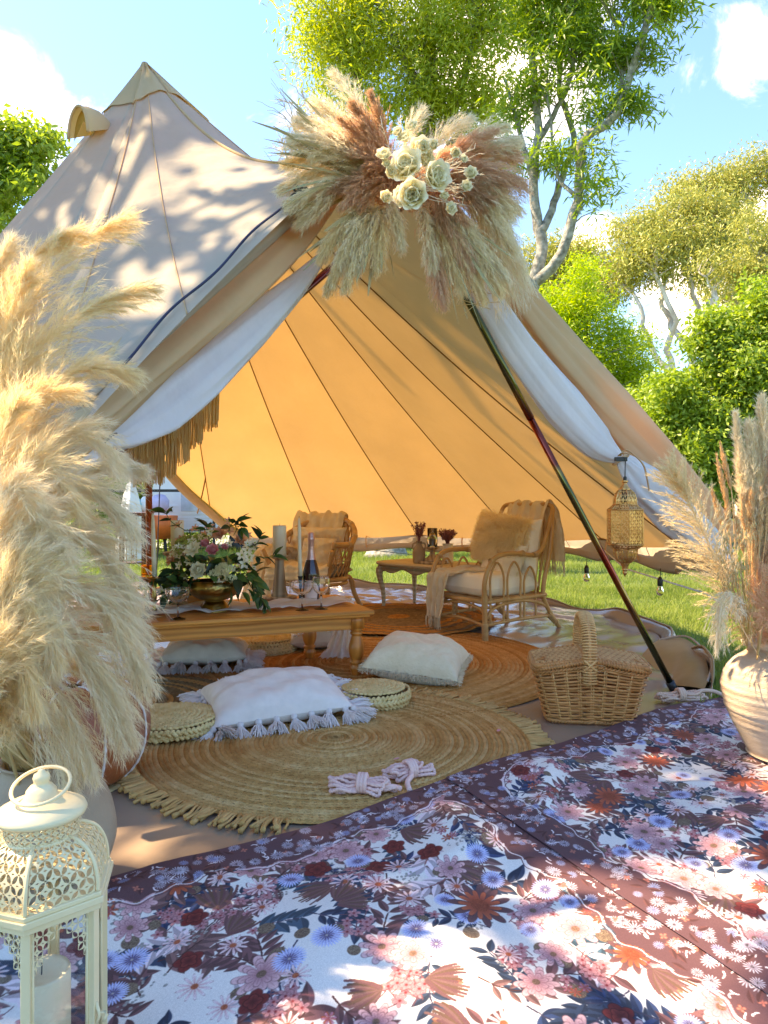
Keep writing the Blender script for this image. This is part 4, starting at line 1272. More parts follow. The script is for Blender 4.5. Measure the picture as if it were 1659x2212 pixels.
p1 = at(783, 1722); p2 = at(885, 1690); p3 = at(1470, 1522)
rope_tie('bundled pink cotton rope tie, larger one of the two on the golden rug edge', p1 + [0, 0, .03], R(-8), M_pink, .19, 15, 'rope ties', .075, [(-.0, 0, .02), (.07, -.01, .025), (.11, .0, .02), (.13, -.01, .02)])
rope_tie('bundled pink cotton rope tie bent towards the dark cloth border on the rug', p2 + [0, 0, .03], R(35), M_pink, .15, 12, 'rope ties', .06, [(-.0, 0, .02), (-.03, -.05, .025), (-.07, -.08, .02), (-.09, -.12, .01)])
rope_tie('blush cotton rope tie beside the foot of the slanting metal pole', p3, R(8), M_cream_rope, .22, 14, 'rope ties', .055, [(0.05, 0, .02), (.11, .01, .04), (.17, .0, .04), (.22, -.02, .02)])


# ================================================================== picnic cloths with printed flowers
def print_image(seed, W=1900, H=1900, mpp=.00135):
    g = np.random.default_rng(seed)
    img = np.empty((H, W, 3), np.float32); img[:] = (.87, .855, .82)
    yy0, xx0 = np.mgrid[0:H, 0:W]
    navy = (.13, .21, .31); teal = (.16, .30, .38); maroon = (.42, .25, .26); plum = (.47, .31, .30); orange = (.80, .27, .13); pink = (.80, .55, .56)
    rose = (.74, .34, .36); blue = (.60, .66, .86); grey = (.58, .57, .54); brown = (.40, .27, .21); red = (.52, .13, .12)
    px = 1 / mpp
    def win(cx, cy, rad):
        x0, x1 = max(0, int(cx - rad)), min(W, int(cx + rad) + 1); y0, y1 = max(0, int(cy - rad)), min(H, int(cy + rad) + 1)
        if x1 <= x0 or y1 <= y0: return None
        y, x = np.mgrid[y0:y1, x0:x1]; return slice(y0, y1), slice(x0, x1), x - cx, y - cy
    def put(sy, sx, m, c):
        v = img[sy, sx]; c = np.asarray(c, np.float32)
        m = np.clip(m, 0, 1)[..., None]; v[:] = v * (1 - m) + c * m
    def petals(cx, cy, rad, n, col, dark, wid=.8, rot=0, sharp=1.0, inner=0.0, line=True, ecol=None):
        w = win(cx, cy, rad)
        if w is None: return
        sy, sx, x, y = w; r = np.hypot(x, y) / rad; a = np.arctan2(y, x) + rot
        k = np.abs(((a * n / (2 * PI)) % 1) - .5) * 2           # 0 centre of petal .. 1 edge
        env = 1 - (k / wid) ** (2.2 * sharp)
        lim = inner + (1 - inner) * np.clip(env, 0, 1) ** .6
        m = np.clip((lim - r) * rad * .8, 0, 1) * (env > 0)
        sh = np.clip(.35 + .8 * r - .25 * k, 0, 1)[..., None]
        c = np.array(dark) * (1 - sh) + np.array(col) * sh
        put(sy, sx, m, c)
        if line:
            e = np.clip(1 - np.abs(lim - r) * rad / 1.5, 0, 1) * (env > 0) * (r > .15); put(sy, sx, e * .8, np.array(dark) * .75)
            e = np.clip(1 - k * n * .0 - k * rad * r * .25, 0, 1) * (r < lim * .85); put(sy, sx, e * .5, dark)
    def disc(cx, cy, rad, col, dot=None):
        w = win(cx, cy, rad)
        if w is None: return
        sy, sx, x, y = w; r = np.hypot(x, y) / rad
        put(sy, sx, np.clip((1 - r) * rad, 0, 1), col)
        if dot is not None: put(sy, sx, (g.random(r.shape) < .38) * (r < .95) * .8, dot)
    def leaf(cx, cy, L, wd, ang, col, vein=True):
        w = win(cx, cy, L)
        if w is None: return
        sy, sx, x, y = w; c, s = math.cos(ang), math.sin(ang); u = (x * c + y * s) / L; v = (-x * s + y * c) / (L * wd)
        pr = np.clip(1 - u * u, 0, 1) * (1 - .3 * u)
        m = np.clip((pr - np.abs(v)) * L * wd * .9, 0, 1) * (np.abs(u) < 1)
        sh = (.85 + .3 * (v > 0))[..., None]; put(sy, sx, m, np.clip(np.array(col) * sh, 0, 1))
        if vein: put(sy, sx, np.clip(1 - np.abs(v) * L * wd / 1.1, 0, 1) * m * .55, np.array(col) * .6)
    def stroke(x0, y0, ang, L, wd, col, curl):
        n = int(L / 2); a = ang
        for i in range(n):
            x0 += math.cos(a) * 2; y0 += math.sin(a) * 2; a += curl / n
            r = wd * (1 - .6 * i / n) + .6; ix, iy = int(x0), int(y0); q = int(r) + 1
            if q < ix < W - q and q < iy < H - q: 
                y, x = np.mgrid[-q:q + 1, -q:q + 1]; mm = (x * x + y * y <= r * r)
                img[iy - q:iy + q + 1, ix - q:ix + q + 1][mm] = col
    def sprig(cx, cy, L, col, lcol, n=7, ll=26, w=.4):
        a = g.uniform(0, 2 * PI); curl = g.uniform(-1, 1); x, y = cx, cy
        for i in range(n):
            stroke(x, y, a, L / n, 1.4, lcol, curl / n); x += math.cos(a) * L / n; y += math.sin(a) * L / n; a += curl / n
            for sg in (-1, 1):
                b = a + sg * g.uniform(.6, 1.1); leaf(x + math.cos(b) * ll, y + math.sin(b) * ll, ll * g.uniform(.75, 1.15), w, b, col)
    def blossoms(cx, cy, rad, n=12):
        for i in range(n):
            x = cx + g.normal() * rad * .5; y = cy + g.normal() * rad * .5
            stroke(x, y, g.uniform(0, 6), 26, 1, (.45, .25, .28), .6); petals(x, y, g.uniform(9, 15), 5, (.82, .56, .57), (.66, .34, .37), 1.0, g.uniform(0, 6), .7, .2); disc(x, y, 3, (.55, .13, .16))
    def daisy(x, y, r): petals(x, y, r, 12, (.93, .86, .86), (.78, .45, .45), .75, g.uniform(0, 6), .8, 0); disc(x, y, r * .22, (.78, .35, .2), (.6, .2, .1))
    def cornflower(x, y, r):
        petals(x, y, r, 30, (.66, .74, .95), (.30, .32, .55), .95, g.uniform(0, 6), .5, .6, line=False); petals(x, y, r * .8, 21, (.80, .86, 1), (.25, .25, .48), .55, g.uniform(0, 6), .6, .1, line=False)
        petals(x, y, r * .45, 13, (.35, .25, .40), (.16, .10, .22), .6, g.uniform(0, 6), line=False); disc(x, y, r * .1, (.65, .62, .6))
    def lotus(x, y, r):
        for k, q in enumerate((1, .78, .55)): petals(x, y, r * q, 9 - k, (.88 - .03 * k, .66 - .04 * k, .66 - .03 * k), (.60, .33, .37), .95, g.uniform(0, 6) + k, 1.1, .1)
        disc(x, y, r * .18, brown, (.6, .45, .35))
    def waratah(x, y, r):
        petals(x, y, r, 11, maroon, (.30, .16, .17), .93, g.uniform(0, 6), .8, .15)
        petals(x, y, r * .68, 13, (.80, .33, .19), (.55, .16, .09), .9, g.uniform(0, 6), 1, .3); petals(x, y, r * .46, 17, (.72, .27, .16), (.46, .12, .07), .8, g.uniform(0, 6), 1, .3, line=False)
        disc(x, y, r * .3, (.66, .26, .14), (.48, .13, .07))
    def protea(x, y, r):
        a = g.uniform(0, 2 * PI); leaf(x, y, r * .75, .62, a, (.66, .38, .28), False)
        w = win(x, y, r * .72)
        if w: sy, sx, xx, yy = w; put(sy, sx, (g.random(xx.shape) < .25) * (np.hypot(xx, yy) < r * .5) * .7, (.45, .2, .14))
        for k in range(13):
            stroke(x - math.cos(a) * r * .6, y - math.sin(a) * r * .6, a + (k - 6) * .17, r * g.uniform(1.1, 1.6), 4.5, (maroon, plum, brown)[k % 3], (k - 6) * -.12)
    def poppy(x, y, r): petals(x, y, r, 5, red, (.34, .08, .09), 1.2, g.uniform(0, 6), .6, .5); petals(x, y, r * .6, 4, (.58, .17, .15), (.3, .07, .08), 1.2, g.uniform(0, 6), .6, .5)
    def lilies(x, y, r):
        for k in range(5):
            a = g.uniform(0, 6); xx, yy = x + math.cos(a) * r * .5, y + math.sin(a) * r * .5
            petals(xx, yy, r * .35, 6, ((.86, .36, .16), (.80, .55, .70))[k % 2], (.6, .2, .2), .7, g.uniform(0, 6))
    def berries(x, y, r, col=None):
        for k in range(34):
            a = g.uniform(0, 6.3); q = r * g.random() ** .5; disc(x + math.cos(a) * q, y + math.sin(a) * q * .6, g.uniform(2.2, 4.2), (.60, .60, .57), (.45, .45, .43))
    def knob(x, y, r): disc(x, y, r, (.38, .28, .22), (.62, .55, .42))
    n_area = W * H / 1e6
    bw = .15 * px
    def spots(n):
        return g.uniform(0, W, n), g.uniform(0, H, n)
    for x, y in zip(*spots(int(56 * n_area))): sprig(x, y, g.uniform(90, 170), navy if g.random() < .6 else (teal if g.random() < .5 else (.12, .22, .38)), (.2, .2, .3), 6, g.uniform(17, 27))
    for x, y in zip(*spots(int(60 * n_area))): sprig(x, y, g.uniform(80, 150), maroon if g.random() < .6 else plum, (.3, .15, .15), 5, g.uniform(18, 30), .36)
    for x, y in zip(*spots(int(16 * n_area))): sprig(x, y, g.uniform(80, 130), (.80, .72, .74), (.6, .3, .3), 4, 26)
    for x, y in zip(*spots(int(34 * n_area))): berries(x, y, g.uniform(30, 52))
    for x, y in zip(*spots(int(58 * n_area))): blossoms(x, y, g.uniform(30, 52))
    for x, y in zip(*spots(int(9 * n_area))): protea(x, y, g.uniform(44, 66))
    for x, y in zip(*spots(int(46 * n_area))): knob(x, y, g.uniform(11, 19))
    # big flowers on a jittered lattice so that they do not bury each other
    step = 76; kinds = [daisy, cornflower, lotus, waratah, protea, lilies, cornflower, lotus, poppy, daisy, daisy, lotus]
    rad = {daisy: (26, 36), cornflower: (24, 34), lotus: (34, 50), waratah: (48, 74), protea: (38, 54), lilies: (32, 42), poppy: (26, 34)}
    for i in range(-1, int(W / step) + 1):
        for j in range(-1, int(H / step) + 1):
            if g.random() < .16: continue
            f = kinds[g.integers(len(kinds))]
            f((i + .5 + g.uniform(-.36, .36)) * step, (j + .5 + g.uniform(-.36, .36)) * step, g.uniform(*rad[f]))
    # dark scalloped border
    dx = np.minimum(np.minimum(xx0, W - 1 - xx0), np.minimum(yy0, H - 1 - yy0)).astype(np.float32)
    along = np.where((np.minimum(xx0, W - 1 - xx0) < np.minimum(yy0, H - 1 - yy0)), yy0, xx0)
    lim = bw * (.86 + .13 * np.sin(along / bw * 2.2) + .05 * np.sin(along / bw * 6.1 + 1) + .03 * np.sin(along / bw * 13))
    m = dx < lim; img[m] = (.37, .22, .24); ln = np.abs(dx - lim - 5) < 1.5; img[ln] = (.84, .80, .82); ln = np.abs(dx - lim - 10) < 1.2; img[ln] = (.4, .25, .28)
    n = int(2.3e-4 * 4 * W * bw)
    for k in range(int(4 * W * bw / 520)):
        s = g.integers(4); al = g.uniform(0, W); q = g.uniform(8, bw * .86)
        x, y = ((al, q), (al, H - q), (q, al), (W - q, al))[s]
        kk = g.random()
        if kk < .26: petals(x, y, g.uniform(11, 18), 14, (.78, .79, .85), (.40, .34, .44), .85, g.uniform(0, 6), .6, .15, line=False); disc(x, y, 3.5, (.2, .12, .16), (.8, .8, .8))
        elif kk < .36: petals(x, y, g.uniform(10, 15), 14, (.62, .72, .92), (.3, .32, .5), .85, g.uniform(0, 6), .6, .15, line=False)
        elif kk < .48: petals(x, y, 8, 4, (.86, .52, .42), (.7, .3, .25), .9, g.uniform(0, 6))
        elif kk < .76: stroke(x, y, g.uniform(0, 6.3), 17, 1.4, (.90, .87, .89), g.uniform(-3, 3))
        else: leaf(x, y, 15, .4, g.uniform(0, 6), (.36, .19, .19))
    img = img * .93 + np.array([.62, .56, .58], np.float32) * .07
    img = img * .4 + (np.roll(img, 1, 0) + np.roll(img, -1, 0) + np.roll(img, 1, 1) + np.roll(img, -1, 1)) * .15
    lum = img.mean(2, keepdims=True); img = img * .80 + lum * .20
    img *= 1 + g.normal(size=(H, W, 1)).astype(np.float32) * .035
    im = bpy.data.images.new('printed_flowers_%d' % seed, W, H, alpha=False)
    px4 = np.ones((H, W, 4), np.float32); px4[..., :3] = np.clip(img, 0, 1) 
    im.pixels.foreach_set(px4.ravel()); im.pack()
    return im


def print_mat(im, name):
    m = bpy.data.materials.new(name); m.use_nodes = True; N, L = m.node_tree.nodes, m.node_tree.links; b = N['Principled BSDF']
    b.inputs['Roughness'].default_value = .75; b.inputs['Specular IOR Level'].default_value = .25
    t = N.new('ShaderNodeTexImage'); t.image = im; uv = N.new('ShaderNodeUVMap'); L.new(uv.outputs[0], t.inputs[0])
    L.new(t.outputs[0], b.inputs['Base Color'])
    w = N.new('ShaderNodeTexNoise'); w.inputs['Scale'].default_value = 600; tc = N.new('ShaderNodeTexCoord'); L.new(tc.outputs['Object'], w.inputs[0])
    bp = N.new('ShaderNodeBump'); bp.inputs['Strength'].default_value = .12; bp.inputs['Distance'].default_value = .002; L.new(w.outputs[0], bp.inputs['Height']); L.new(bp.outputs[0], b.inputs['Normal'])
    return m


CK = np.array([.22, 2.57]); CU = np.array([.803, .596]); CW = np.array([.44, -.898])


def cloth(label, u0, u1, w1, seed, z, flip):
    n = 230
    u = np.linspace(u0, u1, n); w = np.linspace(0, w1, n); U, W = np.meshgrid(u, w, indexing='ij')
    wav = .018 * np.sin(U * 2.1) + .012 * np.sin(U * 5.3 + 1)
    X = CK[0] + U * CU[0] + W * CW[0]; Y = CK[1] + U * CU[1] + W * CW[1]
    fade = np.exp(-(W / .5) ** 2); X += fade * wav * -.6; Y += fade * wav
    if u1 > 1: Y += .05 * np.exp(-((U - 1.5) / .4) ** 2) * fade
    edge_d = np.minimum(np.minimum(U - u0, u1 - U), np.minimum(W, w1 - W))
    g = np.random.default_rng(41); ph = g.uniform(0, 6, 10)
    Z = .014 * np.sin(U * 3.3 + W * 5.1 + ph[0] + 1.3 * np.sin(W * 2.7)) + .010 * np.sin(U * 8.1 - W * 4.4 + ph[1] + 1.5 * np.sin(U * 3)) + .0035 * np.sin(U * 17 + W * 13 + ph[2]) 
    Z += .010 * np.exp(-((np.sin(U * 1.9 + W * 1.4 + .5 * np.sin(W * 4) + ph[3])) / .10) ** 2) + .008 * np.exp(-((np.sin(W * 3.1 - U * 1.2 + .6 * np.sin(U * 3) + ph[4])) / .09) ** 2)
    Z = Z * np.clip(edge_d / .12, .25, 1) + .022; Z = np.maximum(Z, .0135 + .1 * (Z - .0135)) + z + .012 * np.exp(-(W / .35) ** 2)
    P = np.stack([X, Y, Z], -1)
    uv = np.stack([(U - u0) / (u1 - u0), W / w1], -1)
    if flip: uv = uv[..., ::-1]
    o = part('picnic_cloth', MB().grid(P, uv=uv), print_mat(print_image(seed), 'printed_cotton_%d' % seed), kind='thing')
    c = (CK[0] + (u0 + u1) / 2 * CU[0], CK[1] - .8, 0)
    o['label'] = label; o['category'] = 'cloth'; o['group'] = 'flower printed picnic cloths'
    return o


cloth('flower printed picnic cloth running from the cream lantern to the dark diagonal seam', -2.45, .03, 2.5, 1, 0.0, False)
cloth('flower printed picnic cloth spread under the clay pot right of the diagonal seam', .0, 2.45, 2.5, 2, 0.004, True)
# ================================================================== furniture
def wood(name, c, c2, axis='X', rough=.45, scale=3.0):
    st = {'X': (1, 9, 9), 'Y': (9, 1, 9), 'Z': (9, 9, 1)}[axis]
    return mat(name, c, rough, col2=c2, scale=scale, stretch=st, contrast=.5, detail=6, bump=.12, bscale=14, spec=.4, wave=(.9, 6, 1.2, 'Z' if axis != 'Z' else 'X'))


M_oak = wood('honey_oak', (.74, .28, .055), (.50, .165, .028))
M_oakv = wood('honey_oak_leg', (.66, .22, .04), (.46, .14, .025), 'Z', .3)
M_washed = wood('limewashed_wood', (.50, .40, .26), (.33, .24, .13), 'X', .6)
M_candlewood = wood('carved_wood', (.42, .30, .18), (.24, .15, .08), 'Z', .6)
M_rattan = mat('rattan_cane', (.60, .33, .12), .42, col2=(.40, .19, .055), scale=9, contrast=.5, bump=.15, bscale=60, spec=.4)
M_rattan_lt = mat('rattan_binding', (.66, .42, .19), .5, col2=(.46, .26, .09), scale=30, bump=.4, bscale=200)
M_wax = mat('ivory_wax', (.88, .82, .62), .4, var=.02, trans=.25, spec=.4)
M_brass = mat('aged_brass', (.50, .34, .12), .28, metal=1, col2=(.26, .16, .05), scale=14, contrast=.5)
M_amber = mat('amber_glass', (.95, .50, .10), .05, glass=True, ior=1.45, var=.02)
M_glass = mat('clear_glass', (1, 1, 1), .0, glass=True, ior=1.45, var=0)
M_gauze = mat('gauze_runner', (.78, .74, .68), .95, var=.05, trans=.3, bump=.3, bscale=250, spec=.1)
M_throw = mat('cream_throw', (.80, .66, .44), .95, col2=(.68, .53, .32), scale=16, trans=.12, bump=.5, bscale=150, spec=.1)
M_seatc = mat('calico', (.80, .72, .55), .9, var=.05, bump=.2, bscale=200, spec=.1)
M_fur = mat('cream_fur', (.98, .88, .62), .8, col2=(.92, .78, .48), scale=10, island=.4, trans=.5, spec=.2)
M_linenw = mat('cream_linen', (.8, .7, .5), .9)  # plain matt cream, not assigned to any object

# ---------------------------------------------------------------- low oak table
TCn = np.array([-.087, 4.12]); TU = np.array([-.934, -.357]); TV = np.array([-.357, .934]); TH = .388


def T(u, v, z=TH): p = TCn + u * TU + v * TV; return np.array([p[0], p[1], z])


TA = math.atan2(-TU[1], -TU[0])
tb = thing('low_table', 'low honey oak table with turned legs set with candles and flowers', 'table', (*TCn, 0), TA)
# local frame: x to the right end = -u, y = v
def TL(u, v, z): return (-u, v, z)


part('table_top', MB().box(TL(.77, .35, TH - .012), (1.60, .74, .024)), M_oak, tb, smooth=False, bevel=.006)
part('top_moulding', MB().box(TL(.77, .35, TH - .032), (1.56, .70, .016)), M_oak, tb, smooth=False, bevel=.005)
for (u, v, sx, sy) in ((.77, .055, 1.38, .022), (.77, .645, 1.38, .022), (.055, .35, .022, .5), (1.485, .35, .022, .5)):
    part('apron', MB().box(TL(u, v, TH - .0755), (sx, sy, .07)), M_oak, tb, smooth=False)
part('apron_bead', MB().box(TL(.77, .042, TH - .106), (1.38, .008, .008)), M_oak, tb, smooth=False)
lp = [(.020, .0), (.021, .012), (.026, .03), (.030, .045), (.026, .062), (.030, .068), (.0305, .076), (.024, .082), (.032, .10), (.036, .125), (.034, .15), (.026, .178), (.023, .19), (.028, .196), (.028, .203), (.024, .208), (.03, .214), (.031, .222)]
for u, v in ((.05, .06), (.18, .58), (1.48, .06), (1.48, .62)):
    m = MB(); m.lathe([(r * 1.22, z * 1.27) for r, z in smooth_path([(r, z, 0) for r, z in lp], 54)[:, :2]], 24, c=TL(u, v, 0)); m.box(TL(u, v, .322), (.07, .07, .084))
    part('leg', m, M_oakv, tb)

# runner: crumpled gauze lying along the table and falling over the far right corner
def runner():
    t = thing('gauze_runner', 'crumpled white gauze runner lying along the oak table and falling to the rug', 'table runner', (*TCn, TH))
    n, m = 150, 34; u = np.linspace(1.45, .02, n); rows = []
    for i, uu in enumerate(u):
        v0 = .17 + .03 * math.sin(uu * 9) + .02 * math.sin(uu * 21); v1 = .50 + .03 * math.sin(uu * 7 + 2)
        vv = np.linspace(v0, v1, m)
        z = TH + .004 + .012 * np.abs(np.sin(vv * 34 + 3 * np.sin(uu * 6))) * (.5 + .5 * np.sin(uu * 12 + vv * 9)) + .010 * np.abs(np.sin(uu * 19 + vv * 15)) + .004
        z[[0, -1]] -= .004
        P = TCn + uu * TU + vv[:, None] * TV; rows.append(np.concatenate([P, z[:, None]], 1))
    wpart('cloth', MB().grid(np.array(rows)), M_gauze, t)
    rows = []
    for k, s in enumerate(np.linspace(0, 1, 40)):
        w = .15 * (1 - .35 * math.sin(min(s * 1.3, 1) * PI)) + .02; x0 = (735 - CX) / F * 4.62; a = np.linspace(-1, 1, 26)
        z = max(.03, .37 - s * .36) if s < .95 else .03 - (s - .95) * .2
        c = T(.0, .60 - .02 * s, 0); cx = x0 + .012 * math.sin(s * 5) - .03 * max(0, s - .8) * 5 * a * 0
        spread = 1 + 1.1 * max(0, s - .82) * 5
        rows.append(np.stack([cx + a * w * .42 * spread, 4.62 + .022 * np.sin(a * 9 + s * 3) + 0 * a - .10 * max(0, s - .9) * 5, z + 0 * a + .01 * np.sin(a * 14) * (s > .9)], -1))
    top = np.array([np.stack([rows[0][:, 0] - .05 * (1 - q), rows[0][:, 1] - .16 * (1 - q), TH + .008 + .006 * np.sin(np.linspace(0, 12, 26))], -1) for q in (0, .5, 1)])
    wpart('falling_end', MB().grid(np.concatenate([top, np.array(rows)])), M_gauze, t)


runner()

# ---------------------------------------------------------------- tableware
def candle(label, p, r, h, taper=False, lean=(0, 0)):
    m = MB(); p = np.asarray(p, float)
    if taper: m.lathe([(.001, 0), (r, 0), (r * .95, h * .3), (r * .8, h * .85), (r * .5, h * .97), (.0015, h)], 16)
    else: m.lathe([(.001, 0), (r, 0), (r, h - .004), (r * .96, h), (r * .85, h - .003), (r * .3, h - .008), (.001, h - .008)], 28)
    t = thing('candle', label, 'candle', tuple(p)); part('wax', m, M_wax, t); part('wick', MB().tube([(0, 0, h - .01), (0.001, 0, h + .012)], .0012, 5), M_black, t)
    t.rotation_euler = (lean[0], lean[1], 0)
    return t


def holder(label, p, prof, m, cat='candle holder', name='candle_holder', n=28):
    q = smooth_path([(r, z, 0) for r, z in prof], len(prof) * 4)[:, :2]
    return single(name, MB().lathe(np.concatenate([[(.001, prof[0][1])], np.abs(q), [(.001, prof[-1][1])]]), n), m, label, cat, loc=tuple(p))


A1p = T(.98, .52); hz = .315
holder('tall carved wooden candle stand at the left end of the oak table', A1p, [(.062, 0), (.062, .02), (.045, .035), (.04, .07), (.034, .12), (.032, .2), (.036, .24), (.030, .25), (.034, .262), (.03, .275), (.05, .285), (.078, .30), (.08, .313)], M_candlewood)
candle('thick ivory pillar candle on the tall carved wooden stand at the left', A1p + [0, 0, hz], .036, .18)
A2p = T(1.12, .30)
holder('slim brass candlestick with round drip tray beside the tall left pillar candle', A2p, [(.038, 0), (.034, .008), (.012, .02), (.01, .06), (.014, .09), (.01, .13), (.012, .17), (.04, .188), (.042, .196), (.014, .196), (.012, .21)], M_brass)
candle('slender ivory taper candle in front of the left pillar candle', A2p + [0, 0, .20], .013, .34, True, (0, R(-1.5)))
A3p = T(1.17, .36)
holder('small amber tumbler candle on a brass dish at the left table end', A3p + [0, .05, .19], [(.03, 0), (.031, .005), (.033, .06), (.031, .06), (.029, .008)], M_amber, 'tumbler', 'tumbler')
holder('low turned brass stand with a wide dish holding the amber tumbler', A3p + [0, .05, 0], [(.036, 0), (.034, .01), (.01, .03), (.009, .12), (.012, .16), (.05, .18), (.055, .188)], M_brass)
single('wooden_box', MB().box((0, 0, .05), (.13, .09, .10)), M_oak, 'small dark wooden box behind the brass candlestick', 'box', loc=tuple(T(.86, .56)), rz=TA, smooth=False)
B1 = T(.36, .62)
single('wood_slice', MB().lathe([(.001, 0), (.10, 0), (.104, .01), (.10, .02), (.001, .02)], 24, rfun=lambda a, z: 1 + .05 * np.sin(3 * a) + .02 * np.sin(7 * a)), M_candlewood, 'flat round slice of bark edged wood under the right pillar candle stand', 'wood slice', loc=tuple(B1))
holder('pale tapering wooden candle stand on the wood slice behind the flowers', B1 + [0, 0, .02], [(.052, 0), (.052, .012), (.044, .03), (.036, .1), (.028, .2), (.03, .225), (.05, .235), (.056, .25)], M_candlewood)
candle('thick ivory pillar candle behind the right side of the bouquet', B1 + [0, 0, .27], .042, .185)
B2 = T(.27, .46)
holder('dark slim candlestick between the pillar candle and the bottle', B2, [(.03, 0), (.028, .008), (.01, .02), (.008, .06), (.012, .09), (.008, .12), (.014, .145), (.016, .155)], M_black)
candle('slender ivory taper candle left of the dark bottle', B2 + [0, 0, .145], .0125, .36, True, (0, R(-1.2)))


def glass(label, p, prof, ribs=0, group='stemmed glasses'):
    q = smooth_path([(r, z, 0) for r, z in prof], 44)[:, :2]
    f = (lambda a, z: 1 + .02 * np.cos(a * ribs) * (z > .09)) if ribs else None
    t = thing('stemmed_glass', label, 'glass', tuple(p), group=group)
    t.scale = (1.14, 1.14, 1.08); part('bowl', MB().lathe(np.abs(q), 40, rfun=f), M_glass, t)
    part('stem', MB().lathe([(.001, 0.0), (.034, 0), (.034, .002), (.012, .008), (.0045, .014), (.004, .05), (.0055, .075), (.001, .0752)], 24), M_glass, t)
    return t


coupe = [(.003, .078), (.02, .082), (.042, .096), (.052, .118), (.055, .145), (.0535, .145), (.050, .119), (.040, .099), (.019, .085), (.003, .081)]
gob = [(.003, .078), (.018, .082), (.034, .096), (.041, .125), (.040, .165), (.0385, .165), (.0395, .125), (.032, .099), (.017, .085), (.003, .081)]
glass('cut glass champagne coupe on the left front of the oak table', T(1.02, .05), coupe, 26)
glass('cut glass champagne coupe standing in front of the dark bottle', T(.345, .13), coupe, 26)
glass('cut glass wine goblet nearest the right corner of the oak table', T(.235, .13), gob, 14)
glass('cut glass goblet half hidden by the pampas plumes at the left table end', T(1.20, .16), gob, 14)


def bottle():
    p = T(.20, .47); t = thing('bottle', 'dark red sparkling wine bottle with rose foil neck and pale round label', 'bottle', tuple(p))
    M_bg = mat('dark_bottle_glass', (.035, .008, .012), .06, spec=.8, var=.02); M_foil = mat('rose_foil', (.70, .40, .34), .35, metal=.7, bump=.3, bscale=60)
    prof = smooth_path([(r, z, 0) for r, z in [(.043, 0), (.0455, .006), (.0455, .13), (.043, .16), (.032, .205), (.02, .245), (.0165, .275), (.0165, .33)]], 40)[:, :2]
    part('body', MB().lathe(prof, 32), M_bg, t)
    part('foil', MB().lathe([(.0275, .218), (.0215, .245), (.0175, .275), (.0172, .325), (.019, .328), (.019, .345), (.0165, .348), (.017, .366), (.012, .372), (.001, .373)], 28), M_foil, t)
    a = np.linspace(-2.45, -.75, 22); r0 = .0462; lab = MB(); th = a - a.mean(); rows = []
    for v in np.linspace(-1, 1, 18): k = math.sqrt(max(0, 1 - v * v)) if v > 0 else 1 - .12 * v * v; rows.append(np.stack([r0 * np.cos(a.mean() + th * max(k, .05)), r0 * np.sin(a.mean() + th * max(k, .05)), 0 * a + .062 + v * .048], -1))
    part('label', lab.grid(np.array(rows)), mat('label_paper', (.72, .50, .46), .7, var=.02), t)
    rows = [np.stack([(r0 + .0006) * np.cos(a[2:-2]), (r0 + .0006) * np.sin(a[2:-2]), 0 * a[2:-2] + z], -1) for z in (.018, .021)]
    part('label_line', MB().grid(np.array(rows)), M_seam, t)
    fc = bpy.data.curves.new('label_text', 'FONT'); fc.body = 'GRACE'; fc.size = .017; fc.align_x = 'CENTER'; fc.extrude = .0003
    fo = bpy.data.objects.new('tmp', fc); COL.objects.link(fo); dg = bpy.context.evaluated_depsgraph_get(); me = bpy.data.meshes.new_from_object(fo.evaluated_get(dg)); me.name = 'label_text'
    bpy.data.objects.remove(fo)
    am = a.mean()
    for v in me.vertices:
        x, y, z = v.co; aa = am + x / r0; v.co = ((r0 + .001 + z) * math.cos(aa), (r0 + .001 + z) * math.sin(aa), .074 + y)
    me.materials.clear(); me.materials.append(M_seam)
    part('label_text', me, None, t)
    t.rotation_euler = (0, 0, R(6)); t.scale = (1.12,) * 3


bottle()

# ---------------------------------------------------------------- flowers on the table
M_bowl = mat('hammered_brass', (.42, .27, .09), .3, metal=1, col2=(.22, .13, .04), scale=10, contrast=.5, bump=.5, bscale=45)
BP = T(.80, .30)
single('brass_bowl', MB().lathe(smooth_path([(r, z, 0) for r, z in [(.09, 0), (.088, .008), (.07, .035), (.055, .05), (.05, .056), (.085, .066), (.13, .095), (.143, .125), (.14, .15), (.128, .165), (.12, .164), (.13, .15), (.125, .12), (.08, .08), (.001, .075)]], 70)[:, :2], 44), M_bowl,
       'footed hammered brass bowl holding the garden bouquet', 'bowl', loc=tuple(BP))
M_gl = [mat('bouquet_leaf_%d' % k, c, .4, col2=c2, scale=12, trans=.25, tcol=(1.2, 1.2, .5)) for k, (c, c2) in enumerate((((.05, .13, .03), (.03, .08, .02)), ((.09, .19, .04), (.05, .12, .025)), ((.025, .06, .025), (.015, .04, .015))))]
M_pet_white = mat('white_petal', (.88, .85, .66), .6, var=.04, trans=.3)
M_pet_pink = mat('pink_petal', (.86, .38, .40), .6, var=.06, trans=.3)
M_pet_peach = mat('peach_petal', (.80, .45, .30), .6, var=.08, trans=.3)
M_yg = mat('yellow_green_umbel', (.50, .52, .12), .8, col2=(.34, .38, .07), scale=30, island=.5)
M_elder = mat('cream_umbel', (.82, .78, .52), .8, col2=(.64, .64, .36), island=.5)
M_stem = mat('green_stem', (.10, .17, .05), .7)


def leaf_mesh(L, W, curl=.25, seed=0, n=7):
    u = np.linspace(0, 1, n); w = W * .5 * np.sin(PI * u ** .8) ** .9; w[0] = .001; w[-1] = .0005
    rows = []
    for s in (-1, -.5, 0, .5, 1): rows.append(np.stack([s * w, u * L, -curl * L * u * u + np.abs(s) * w * .35], -1))
    return MB().grid(np.array(rows)).mesh('leaf')


